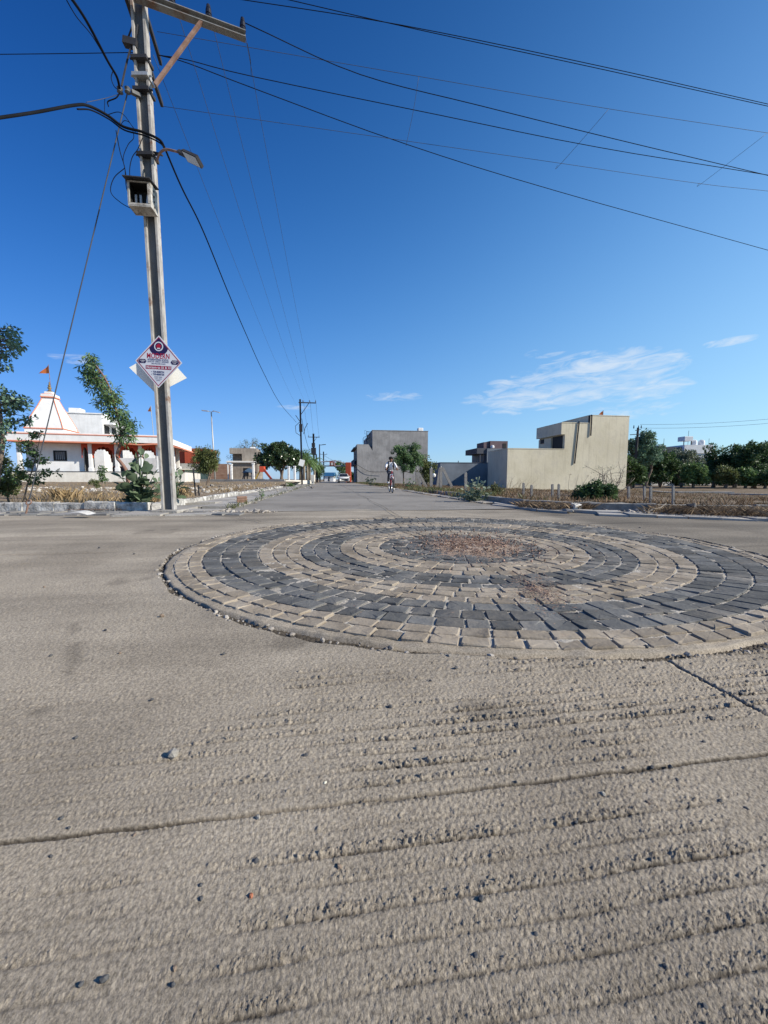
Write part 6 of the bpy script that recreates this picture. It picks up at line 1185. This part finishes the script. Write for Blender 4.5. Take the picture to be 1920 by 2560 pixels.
# right hand grove
gi = 0
for (px, Y, lobes, leaf, lb, ex) in (
    (1612, 47, [(1612, 1096, 22, 16), (1600, 1112, 28, 18), (1630, 1122, 24, 18), (1590, 1135, 24, 20), (1620, 1145, 34, 20), (1575, 1120, 10, 16)], M_lf_blue, 'tall loose headed tree beside the right edge of the cream building', {}),
    (1575, 43, [(1575, 1165, 14, 22), (1590, 1185, 22, 22), (1572, 1195, 10, 18)], M_lf_dark, 'dark low tree at the corner of the cream building', {}),
    (1650, 49, [(1650, 1140, 26, 20), (1635, 1165, 30, 22), (1665, 1165, 26, 22), (1640, 1190, 30, 14)], M_lf_dark, 'dark crowned tree left of the white wall glimpse', {}),
    (1705, 50, [(1705, 1140, 30, 20), (1690, 1160, 30, 22), (1722, 1150, 28, 18), (1708, 1172, 36, 14)], M_lf_grey, 'grey green tree in front of the white house', {}),
    (1735, 46, [(1735, 1178, 24, 20), (1750, 1195, 22, 14), (1720, 1190, 18, 14)], M_lf_mid, 'bright green lower tree before the white house', {}),
    (1785, 52, [(1778, 1125, 14, 14), (1790, 1140, 22, 18), (1800, 1160, 32, 20), (1775, 1170, 26, 20), (1790, 1190, 36, 14)], M_lf_dark, 'dark broad tree right of the white house', {}),
    (1838, 50, [(1840, 1128, 20, 15), (1830, 1145, 26, 18), (1855, 1150, 28, 20), (1840, 1172, 40, 20), (1836, 1108, 5, 6)], M_lf_dark, 'largest dark tree in the right hand grove with a tuft on top', {}),
    (1888, 47, [(1890, 1122, 28, 15), (1875, 1140, 26, 16), (1905, 1145, 28, 20), (1890, 1170, 38, 20)], M_lf_dark, 'dark spreading tree at the right edge', {}),
    (1945, 50, [(1930, 1126, 30, 16), (1950, 1140, 34, 22), (1930, 1168, 34, 20)], M_lf_dark, 'dark tree cut by the right edge', {}),
    (1815, 45, [(1810, 1185, 22, 16), (1826, 1196, 18, 12)], M_lf_olive, 'olive low tree under the dark broad tree', {}),
    (1865, 45, [(1862, 1190, 24, 15), (1885, 1196, 20, 12)], M_lf_mid, 'low green tree under the largest dark tree', {}),
    (1915, 44, [(1915, 1192, 24, 16), (1935, 1196, 24, 14)], M_lf_dark, 'low dark tree near the right edge', {})):
    ptree('grove_tree', Y, px, -.52, lobes, lb, leaf=leaf, ncl=100, nl=70, size=.27, clr=.27, trunk_r=.16, fork=.34, group='trees in the right hand grove', multi=2, asp=.5)
for (px, Y, lobes, lb) in ((1650, 62, [(1640, 1188, 40, 18), (1700, 1192, 36, 16)], 'hedge like far tree behind the white wall glimpse'), (1800, 64, [(1780, 1188, 40, 22), (1840, 1188, 40, 22)], 'far tree filling the middle of the grove'), (1920, 64, [(1900, 1186, 40, 26), (1950, 1186, 40, 26)], 'far tree filling the right end of the grove')):
    ptree('grove_tree', Y, px, -.55, lobes, lb, leaf=M_lf_dark, ncl=80, nl=70, size=.36, clr=.4, trunk_r=.2, fork=.3, group='trees in the right hand grove', multi=3)
# dark bush and dead tree at the right kerb
ptree('bush', 10.6, 1490, -.05, [(1470, 1234, 28, 24), (1500, 1228, 30, 22), (1524, 1238, 22, 22), (1488, 1250, 46, 18), (1450, 1246, 16, 14)], 'dense dark green bush at the right hand kerb', leaf=M_lf_dark, ncl=150, nl=80, size=.065, clr=.28, trunk_r=.015, fork=.2, multi=3, cat='bush', asp=.6)
b = AtY(1520, 1240, 13.5); b.z = -.15; dt = thing('dead_tree', b, 'bare twiggy thorn tree rising behind the dark bush', 'tree'); mb = MB()
for q in range(30):
    tgt = AtY(random.gauss(1520, 30), random.uniform(1158, 1212), 13.5 + random.gauss(0, .2)); pts = limb(mb, b + Vector((random.gauss(0, .04), 0, 0)), tgt, .016, .005, .16, 5, 5)
    for k in range(3): s0 = random.choice(pts[2:]); limb(mb, s0, s0 + Vector((random.gauss(0, .22), random.gauss(0, .15), random.uniform(-.02, .22))), .006, .002, .1, 4, 3)
mb.build('branches', M_dead, dt, True)
cs = [tuple(AtY(random.gauss(1525, 24), random.uniform(1165, 1215), 13.5)) for _ in range(26)]; V, Fc = leaf_cloud(cs, [.09] * len(cs), 14, .035); rawmesh('crown', V, Fc, M_lf_grey, dt)
b = AtY(1430, 1240, 14); b.z = -.15; dt = thing('dry_stalk', b, 'bare leaning stalks in front of the cream wall left of the dark bush', 'plant'); mb = MB()
for tgt in ((1425, 1185), (1446, 1186), (1470, 1190), (1458, 1205), (1478, 1200)): limb(mb, b + Vector((random.gauss(0, .05), 0, 0)), AtY(*tgt, 14), .008, .004, .1, 4, 5)
mb.build('stalk', M_dead, dt); V, Fc = leaf_cloud([tuple(AtY(1425, 1185, 14)), tuple(AtY(1470, 1190, 14))], [.03, .03], 10, .04); rawmesh('seed_head', V, Fc, M_brush, dt)
b = AtY(1275, 1236, 17); b.z = -.1; dt = thing('dry_reed', b, 'tall straw coloured reeds at the left corner of the cream wall', 'plant'); mb = MB()
for q in range(26): p0 = b + Vector((random.gauss(.15, .3), random.gauss(0, .1), 0)); limb(mb, p0, p0 + Vector((random.gauss(.25, .2), random.gauss(0, .1), random.uniform(.35, .85))), .006, .003, .15, 4, 4)
mb.build('stem', M_dry, dt)
ptree('shrub', 14, 1236, -.05, [(1230, 1222, 14, 14), (1245, 1230, 12, 12)], 'olive shrub between the pale leaved shrub and the cream building', leaf=M_weed, ncl=26, nl=50, size=.06, clr=.35, trunk_r=.015, fork=.2, cat='shrub')

M_calo2 = leafmat('leaf_silver', (.18, .225, .15), (.34, .38, .27), island=.3, transl=.2, rough=.6)
def big_leaf(mb, p, d, up, L_, W_, fold=.18):
    d = d.normalized(); s_ = d.cross(up).normalized(); n_ = s_.cross(d); out = [(0, 0, 0), (.22, .62, .03), (.55, 1, .05), (.85, .72, .0), (1, 0, -.06)]
    mid = [p + d * (L_ * t) + n_ * (L_ * (-.12 * t * t)) for t in (0, .25, .55, .85, 1)]
    vs = list(mid)
    for sg in (-1, 1):
        for (t, w_, z) in out[1:4]: vs.append(p + d * (L_ * t) + s_ * (sg * W_ * w_ / 2) + n_ * (W_ * w_ * fold - L_ * .12 * t * t))
    mb.add(vs, [(0, 1, 5), (1, 2, 6, 5), (2, 3, 7, 6), (3, 4, 7), (0, 8, 1), (1, 8, 9, 2), (2, 9, 10, 3), (3, 10, 4)])
def calotropis(base, stems, label, L_=.17, cat='shrub', m=M_calo, sp=.075):
    base = Vector(base); root = thing('broad_leaf_shrub', base, label, cat); sm = MB(); lm = MB()
    for (tx, ty, tz) in stems:
        tip = base + Vector((tx, ty, tz)); p0 = base + Vector((tx * .12, ty * .12, 0)); pts = limb(sm, p0, tip, .014, .007, .06, 6, 8); Ln = (tip - p0).length; n = max(3, int(Ln / sp)); a = random.uniform(0, 6.28)
        for k in range(n):
            t = .12 + .88 * k / max(1, n - 1); p = p0.lerp(tip, t) if True else None; i = min(7, int(t * 8)); p = Vector(pts[i]).lerp(Vector(pts[i + 1]), t * 8 - i)
            for sg in (0, math.pi):
                an = a + k * 1.57 + sg + random.gauss(0, .2); el_ = random.uniform(-.1, 1.0) + (.4 if t > .92 else 0); d = Vector((math.cos(an) * math.cos(el_), math.sin(an) * math.cos(el_) - .15, math.sin(el_))); s_ = L_ * random.uniform(.7, 1.15) * (.65 if t > .95 else 1)
                big_leaf(lm, p + d * .012, d, Vector((random.gauss(0, .6), random.uniform(-.7, .1), random.uniform(.4, 1.0))), s_, s_ * random.uniform(.58, .75))
    sm.build('stem', M_calo, root, True); lm.build('foliage', m, root, True); return root
def stemsin(Y, base, tips): return [tuple(AtY(px, py, Y + random.gauss(0, .12)) - Vector(base)) for px, py in tips]
b = Vector((AtY(350, 1250, 7.45).x, 7.45, .12)); calotropis(b, stemsin(7.45, b, [(352, 1142), (362, 1148), (345, 1152), (340, 1165), (330, 1185), (318, 1200), (305, 1195), (372, 1175), (385, 1190), (395, 1205), (390, 1222), (325, 1222), (310, 1228), (355, 1200), (370, 1215), (300, 1215), (342, 1225), (400, 1228)]), 'big leafed grey green milkweed shrub behind the kerb left of the utility pole', L_=.25, sp=.19)
b = Vector((AtY(437, 1225, 8.6).x, 8.6, .12)); calotropis(b, stemsin(8.6, b, [(440, 1178), (446, 1190), (434, 1200), (452, 1200)]), 'small big leafed milkweed just right of the utility pole', L_=.24, sp=.17)
b = Vector((AtY(1186, 1255, 10.2).x, 10.2, .0)); calotropis(b, stemsin(10.2, b, [(1182, 1204), (1196, 1202), (1170, 1212), (1208, 1210), (1160, 1226), (1216, 1222), (1150, 1240), (1224, 1236), (1145, 1246), (1190, 1222), (1176, 1230), (1204, 1232), (1214, 1244), (1192, 1240)]), 'pale silvery milkweed shrub at the right edge of the road', L_=.15, sp=.085, m=M_calo2)
for (px, Y, tips, lb) in ((927, 36, [(920, 1196), (928, 1192), (934, 1198), (915, 1200), (940, 1200)], 'low leafy weed clump in front of the grey wall left of the cyclist'), (1020, 25, [(1016, 1202), (1024, 1200), (1032, 1206), (1010, 1208), (1038, 1210)], 'green milkweed clump under the street tree'), (655, 12.5, [(655, 1228), (660, 1230), (650, 1234), (662, 1238)], 'single upright green weed in the joint at the left road edge'), (620, 30, [], '')):
    if lb: b = Vector((AtY(px, 1198, Y).x, Y, .0)); calotropis(b, stemsin(Y, b, tips), lb, L_=.0085 * Y if Y > 20 else .09, m=M_lf_neem if Y != 36 else M_lf_grey, sp=.007 * Y if Y > 20 else .06)
# left foreground sapling, leaning feathery tree and edge tree
def sapling(name, Y, path, r0, label, clusters, leaf, nl, size, clr, asp=.4, bark=M_bark2, droop=.35, cat='tree'):
    pts = [AtY(px, py, Y + dy) for px, py, dy in path]; pts[0].z = .1; root = thing(name, pts[0], label, cat); tr = MB(); S_ = spline(pts, 32); tr.tube(S_, [r0 + (.25 * r0 - r0) * i / (len(S_) - 1) for i in range(len(S_))], 7)
    C = []
    for (px, py, rx, ry, n) in clusters:
        for _ in range(n): C.append(AtY(random.gauss(px, rx * .5), random.gauss(py, ry * .5), Y + random.gauss(0, rx * Y / F * .6)))
    for c in C:
        m_ = min(S_, key=lambda z: (z - c).length + max(0, z.z - c.z) * .6); limb(tr, m_, c, r0 * .22, r0 * .06, .12, 4, 4)
    tr.build('trunk', bark, root, True); V, Fc = leaf_cloud([tuple(c) for c in C], [clr] * len(C), nl, size, asp, droop); rawmesh('crown', V, Fc, leaf, root); return root
sapling('leaning_tree', 9.2, [(321, 1240, 0), (318, 1185, 0), (305, 1160, 0), (292, 1140, 0), (302, 1105, 0), (300, 1065, 0), (285, 1010, 0), (270, 960, 0), (245, 920, 0), (222, 895, 0)], .045, 'slender tree leaning left with a plume of narrow leaves above the milkweed',
        [(226, 900, 14, 14, 9), (232, 930, 22, 16, 12), (222, 945, 14, 10, 6), (250, 960, 24, 18, 16), (262, 990, 24, 18, 16), (285, 1000, 16, 14, 8), (290, 1030, 20, 18, 12), (312, 1050, 18, 20, 12), (325, 1075, 14, 18, 8), (300, 1075, 14, 12, 5), (318, 1100, 16, 10, 5)], M_lf_neem, 30, .095, .125, .28, droop=.8)
sapling('edge_tree', 7.6, [(-14, 1240, 0), (-4, 1180, 0), (6, 1120, 0), (4, 1060, 0), (-6, 980, 0), (-16, 900, 0), (-22, 830, 0)], .05, 'leafy tree cut by the left edge with branches reaching into the sky',
        [(12, 838, 22, 16, 8), (38, 822, 8, 8, 2), (22, 862, 24, 14, 8), (48, 866, 12, 6, 3), (20, 885, 16, 10, 5), (6, 915, 14, 8, 4), (12, 985, 14, 16, 7), (45, 1002, 26, 9, 8), (20, 1020, 22, 12, 7), (58, 1012, 14, 6, 3), (30, 1060, 22, 10, 5), (60, 1050, 18, 6, 4), (12, 1072, 16, 14, 6), (-4, 1100, 14, 20, 6), (-20, 870, 20, 60, 8), (-20, 1000, 20, 60, 6)], M_lf_blue, 20, .07, .095, .62, bark=M_bark)
sapling('sapling', 7.5, [(56, 1250, 0), (68, 1215, 0), (82, 1170, 0), (92, 1130, 0), (100, 1095, 0)], .016, 'thin leafy sapling behind the stay wire at the left kerb',
        [(88, 1085, 16, 5, 6), (62, 1108, 18, 8, 6), (85, 1130, 22, 8, 6), (58, 1122, 12, 6, 4), (104, 1155, 20, 6, 6), (70, 1160, 20, 8, 5), (110, 1182, 26, 6, 7), (60, 1188, 24, 8, 8), (30, 1175, 20, 8, 6), (90, 1200, 22, 7, 6), (36, 1198, 20, 8, 6)], M_lf_dark, 20, .055, .06, .55, bark=M_bark)
ptree('bush', 7.9, 15, .1, [(10, 1165, 24, 22), (26, 1190, 26, 20), (0, 1205, 26, 24), (30, 1212, 24, 16), (8, 1230, 26, 14)], 'dark leafy bush cut by the left edge below the edge tree', leaf=M_lf_olive, ncl=60, nl=46, size=.05, clr=.28, trunk_r=.012, fork=.3, multi=3, cat='bush', asp=.6)
ptree('small_shrub', 8.0, 240, .1, [(236, 1206, 14, 5), (244, 1214, 10, 6)], 'small feathery shrub on the dirt left of the milkweed', leaf=M_lf_olive, ncl=14, nl=40, size=.04, clr=.3, trunk_r=.008, fork=.4, cat='shrub', asp=.25)
ptree('small_shrub', 9.5, 255, .1, [(254, 1170, 6, 8), (252, 1184, 7, 8), (256, 1198, 6, 6)], 'thin upright green shoot before the white temple plinth', leaf=M_lf_neem, ncl=12, nl=26, size=.06, clr=.5, trunk_r=.008, fork=.5, cat='shrub', asp=.4)
b = hit(235, 1238, zL); dt = thing('dry_branch_plant', b, 'low dark twiggy plant with drooping pods above the left kerb', 'plant'); mb = MB()
for tx, ty in ((205, 1228), (215, 1236), (222, 1218), (250, 1230), (262, 1234), (244, 1212), (268, 1228)): limb(mb, b, AtY(tx, ty, b.y), .006, .003, .15, 4, 4)
mb.build('stem', M_bark, dt); V, Fc = leaf_cloud([tuple(AtY(tx, ty, b.y)) for tx, ty in ((205, 1232), (250, 1232), (225, 1240), (262, 1236), (215, 1244))], [.07] * 5, 16, .05, .3, .6); rawmesh('foliage', V, Fc, M_lf_dark, dt)
for (px, Y, lb) in ((160, 8.4, 'straw tuft of dry weeds behind the middle of the left kerb'), (450, 11, 'straw tuft of dry weeds right of the utility pole')):
    b = AtY(px, 1230, Y); grass('dry_tuft', [(b.x + random.gauss(0, .12), Y + random.gauss(0, .08), .1) for _ in range(260)], .28, lb, M_dry, .004)
for (px, py, s_, lb) in ((172, 1234, .13, 'brown rough boulder lying behind the left whitewashed kerb'), (200, 1236, .10, 'dark clod of earth beside the brown boulder')): p = hit(px, py + 8, zL); single_rock('boulder', p, s_, lb, M_rub if s_ > .11 else M_dirt)

# ------------------------------------------------------------------ boy on a bicycle
f0 = AtZ(981, 1233, .004); r0 = AtZ(973, 1230.5, .004); f0 = Vector((f0.x, f0.y, 0)); hd = Vector((.10, -1, 0)).normalized()
BO = f0 - hd * .52; FBk = frame((BO.x, BO.y, .006), (-hd.y, hd.x))            # local: y+ = backwards, x+ = photo right
FBk = Matrix(((-hd.y, -hd.x, 0, BO.x), (hd.x, -hd.y, 0, BO.y), (0, 0, 1, .006), (0, 0, 0, 1)))
bk = thing('bicycle', (BO.x, BO.y, .006), 'red bicycle ridden towards the camera on the right half of the road', 'bicycle')
WR = .33
for y, nm in ((-.52, 'wheel'), (.50, 'wheel')):
    mb = MB(FBk); mb.tube([(0, y + math.cos(t) * (WR - .02), WR + math.sin(t) * (WR - .02)) for t in np.linspace(0, 2 * math.pi, 33)], .022, 8, cap=False); wh_ = mb.build(nm, M_rubber, bk, True)
    mb = MB(FBk); mb.tube([(0, y + math.cos(t) * (WR - .05), WR + math.sin(t) * (WR - .05)) for t in np.linspace(0, 2 * math.pi, 33)], .012, 6, cap=False); mb.build('rim', M_chrome, wh_, True)
    mb = MB(FBk); mb.tube([(-.05, y, WR), (.05, y, WR)], .02, 8)
    for q in range(18): t = q * math.pi / 9; mb.tube([(.02 * (-1) ** q, y, WR), (0, y + math.cos(t) * (WR - .05), WR + math.sin(t) * (WR - .05))], .0015, 3)
    mb.build('spokes', M_chrome, wh_)
mb = MB(FBk)
for p, q, r in (((0, -.32, .82), (0, .12, .30), .018), ((0, -.31, .88), (0, .18, .74), .016), ((0, .12, .30), (0, .22, .86), .016), ((.04, .12, .30), (.05, .50, WR), .01), ((-.04, .12, .30), (-.05, .50, WR), .01), ((.03, .2, .76), (.05, .50, WR), .009), ((-.03, .2, .76), (-.05, .50, WR), .009), ((0, -.30, .78), (0, -.33, .97), .02)): mb.tube([p, q], r, 8)
mb.build('frame', M_bred, bk, True)
mb = MB(FBk)
for s_ in (-1, 1): mb.tube([(s_ * .045, -.52, WR), (s_ * .05, -.38, .70), (0, -.33, .76)], .013, 7)
mb.build('fork', M_bred, bk, True)
mb = MB(FBk); mb.tube([(0, -.33, .95), (0, -.36, 1.0)], .014, 7); mb.tube([(-.27, -.28, 1.0), (-.14, -.36, 1.0), (0, -.37, 1.0), (.14, -.36, 1.0), (.27, -.28, 1.0)], .012, 8); mb.build('handlebar', M_black_s, bk, True)
for s_ in (-1, 1):
    mb = MB(FBk); mb.tube([(s_ * .19, -.325, 1.0), (s_ * .285, -.27, 1.0)], .018, 8); mb.build('grip', M_rubber, bk, True)
    mb = MB(FBk); mb.tube([(s_ * .05, .12, .30), (s_ * .07, .12 - s_ * .0, .30 + s_ * .15 * -1), ], .01, 6); mb.tube([(s_ * .07, .12, .30 - s_ * .15), (s_ * .17, .12, .30 - s_ * .15)], .014, 6); mb.build('pedal', M_black_s, bk)
mb = MB(FBk); mb.lathe((0, .25, .86), [(.05, 0), (.10, .03), (.09, .06), (.02, .07)], 12); mb.build('saddle', M_bag, bk, True)
mb = MB(FBk); mb.tube([(0, -.36, .78), (0, -.42, .80)], .03, 10); mb.build('headlight', M_chrome, bk)
mb = MB(FBk); mb.tube([(0, -.52 + math.cos(t) * .37, WR + math.sin(t) * .37) for t in np.linspace(.3, 2.2, 10)], .022, 6); mb.build('mudguard', M_white, bk, True)
mb = MB(FBk); mb.bbox(-.09, .04, -.34, -.30, .62, .80, .01); mb.build('chain_guard_tag', M_white, bk)

pn = thing('person', (BO.x, BO.y, .006), 'boy in a white school shirt and dark trousers with a backpack riding the red bicycle', 'person')
def skin(name, J, E, m, parent, sub=2):
    v = np.array([list(FBk @ Vector(j[:3])) for j in J]); o = rawmesh(name, v, [], m, parent, True)
    me = o.data; me2 = bpy.data.meshes.new(name); me2.from_pydata([tuple(q.co) for q in me.vertices], E, []); me2.materials.append(m); o.data = me2; bpy.data.meshes.remove(me)
    md = o.modifiers.new('skin', 'SKIN'); md.use_smooth_shade = True
    for i, j in enumerate(J): sv = me2.skin_vertices[0].data[i]; r = j[3]; sv.radius = (r, r) if not isinstance(r, tuple) else r; sv.use_root = (i == 0)
    o.modifiers.new('sub', 'SUBSURF').levels = sub; o.modifiers['sub'].render_levels = sub; return o
HIP, WA, CHS, NK, HD = (0, .27, .93), (0, .22, 1.06), (0, .12, 1.22), (0, .07, 1.345), (0, .045, 1.45)
J = [(*HIP, .085), (*WA, .08), (*CHS, .09), (*NK, .038), (0, .055, 1.40, .05), (0, .04, 1.455, .075), (0, .045, 1.515, .06)]
E = [(0, 1), (1, 2), (2, 3), (3, 4), (4, 5), (5, 6)]
def chain(st, pts):
    global J, E
    i = st
    for p in pts: J.append(p); E.append((i, len(J) - 1)); i = len(J) - 1
    return i
arms = {}
for s_ in (-1, 1):
    arms[s_] = [(s_ * .15, .10, 1.29, .045), (s_ * .225, -.02, 1.14, .034), (s_ * .225, -.19, 1.045, .027), (s_ * .235, -.27, 1.03, .022)]
    chain(2, arms[s_])
legs = {-1: [(-.085, .24, .90, .068), (-.10, -.12, .84, .052), (-.115, .10, .50, .036), (-.12, .10, .46, .03), (-.12, -.0, .445, .026)], 1: [(.085, .25, .88, .068), (.105, .0, .56, .05), (.12, .14, .22, .034), (.12, .13, .19, .03), (.12, .03, .165, .026)]}
for s_ in (-1, 1): chain(0, legs[s_])
skin('body', J, E, M_skin, pn)
J = [(*HIP, .098), (*WA, .098), (0, .16, 1.15, .105), (0, .10, 1.25, .10), (0, .078, 1.32, .052)]; E = [(0, 1), (1, 2), (2, 3), (3, 4)]
for s_ in (-1, 1): chain(3, [(s_ * .15, .10, 1.285, .062), (s_ * .20, .03, 1.20, .054), (s_ * .226, -.03, 1.135, .045), (s_ * .226, -.12, 1.085, .042)])
skin('shirt', J, E, M_shirt, pn)
J = [(0, .27, .94, .105)]; E = []
for s_ in (-1, 1): a_ = legs[s_]; chain(0, [(a_[0][0], a_[0][1], a_[0][2], .085), (*a_[1][:3], .066), (*a_[2][:3], .048)])
skin('trousers', J, E, M_trous, pn)
mb = MB(FBk); mb.add([(-.10, .13, .97), (.11, .12, .95), (.12, .30, .86), (-.12, .30, .88), (-.09, .14, 1.1), (.1, .14, 1.1)], [(0, 1, 2, 3), (0, 1, 5, 4)]); mb.build('shirt_tail', M_shirt, pn)
for s_ in (-1, 1):
    z_ = .43 if s_ < 0 else .15; y_ = .03 if s_ < 0 else .06
    mb = MB(FBk); x_ = s_ * .12; mb.tube([(x_, y_ + .10, z_ + .02), (x_, y_ + .03, z_ + .02), (x_, y_ - .06, z_ + .01), (x_, y_ - .13, z_)], [.036, .042, .04, .022], 10); mb.build('shoe', M_white, pn, True)
    # hand: palm, four fingers curled round the grip and a thumb
    hb_ = MB(FBk); c = Vector((s_ * .238, -.295, 1.0)); hb_.tube([(s_ * .236, -.255, 1.03), (s_ * .238, -.285, 1.028), (s_ * .238, -.315, 1.02)], [.022, .03, .024], 8)
    for q in range(4):
        x_ = s_ * (.205 + q * .021); y0 = -.318 + q * .010; r_ = (.0085, .009, .0088, .0075)[q]; k_ = (.95, 1.0, .96, .82)[q]
        hb_.tube([(x_, y0 + .012, 1.026), (x_, y0 - .014 * k_, 1.018), (x_, y0 - .022 * k_, .996), (x_, y0 - .008, .978), (x_, y0 + .012, .976)], [r_, r_, r_ * .95, r_ * .85, r_ * .7], 6)
    hb_.tube([(s_ * .212, -.275, 1.025), (s_ * .196, -.285, 1.012), (s_ * .190, -.30, .992), (s_ * .194, -.312, .982)], [.012, .011, .0095, .008], 6); hb_.build('hand', M_skin, pn, True)
hb_ = MB(FBk); c = Vector((0, .05, 1.495))
for q in range(90):
    d = Vector((random.gauss(0, 1), random.gauss(.25, 1), abs(random.gauss(.5, .8)))).normalized(); p = c + Vector((d.x * .082, d.y * .092, d.z * .075)); hb_.rock(p, .028, .028, .02, jit=.3)
hb_.build('hair', M_hair, pn, True)
fc = MB(FBk)
for s_ in (-1, 1): fc.rock((s_ * .030, -.040, 1.465), .011, .006, .006, jit=.02); fc.bar((s_ * .016, -.044, 1.482), (s_ * .048, -.036, 1.481), .008, .006)
fc.build('eyes_and_brows', M_hair, pn); fc = MB(FBk); fc.tube([(0, -.036, 1.47), (0, -.058, 1.44), (0, -.042, 1.432)], [.008, .014, .008], 6)
for s_ in (-1, 1): fc.rock((s_ * .080, .045, 1.455), .012, .02, .03, jit=.05)
fc.build('nose_and_ears', M_skin, pn, True); fc = MB(FBk); fc.tube([(-.024, -.036, 1.412), (0, -.044, 1.409), (.024, -.036, 1.412)], .005, 6); fc.build('mouth', M_bark2, pn, True)
mb = MB(FBk); mb.bbox(-.15, .15, .22, .40, 1.02, 1.36, .05); mb.build('backpack', M_bag, pn)
for s_ in (-1, 1): mb = MB(FBk); pts = [(s_ * .10, .20, 1.35), (s_ * .105, .08, 1.375), (s_ * .105, -.005, 1.27), (s_ * .115, .03, 1.13), (s_ * .12, .16, 1.05)]
for s_ in (-1, 1):
    mb = MB(FBk)
    pts = [Vector(p) for p in ((s_ * .10, .22, 1.34), (s_ * .10, .10, 1.375), (s_ * .105, .00, 1.31), (s_ * .115, .035, 1.16), (s_ * .12, .16, 1.05))]
    for p, q in zip(pts[:-1], pts[1:]): mb.bar(p, q, .045, .02, (0, -1, .3))
    mb.build('backpack_strap', M_bag, pn)
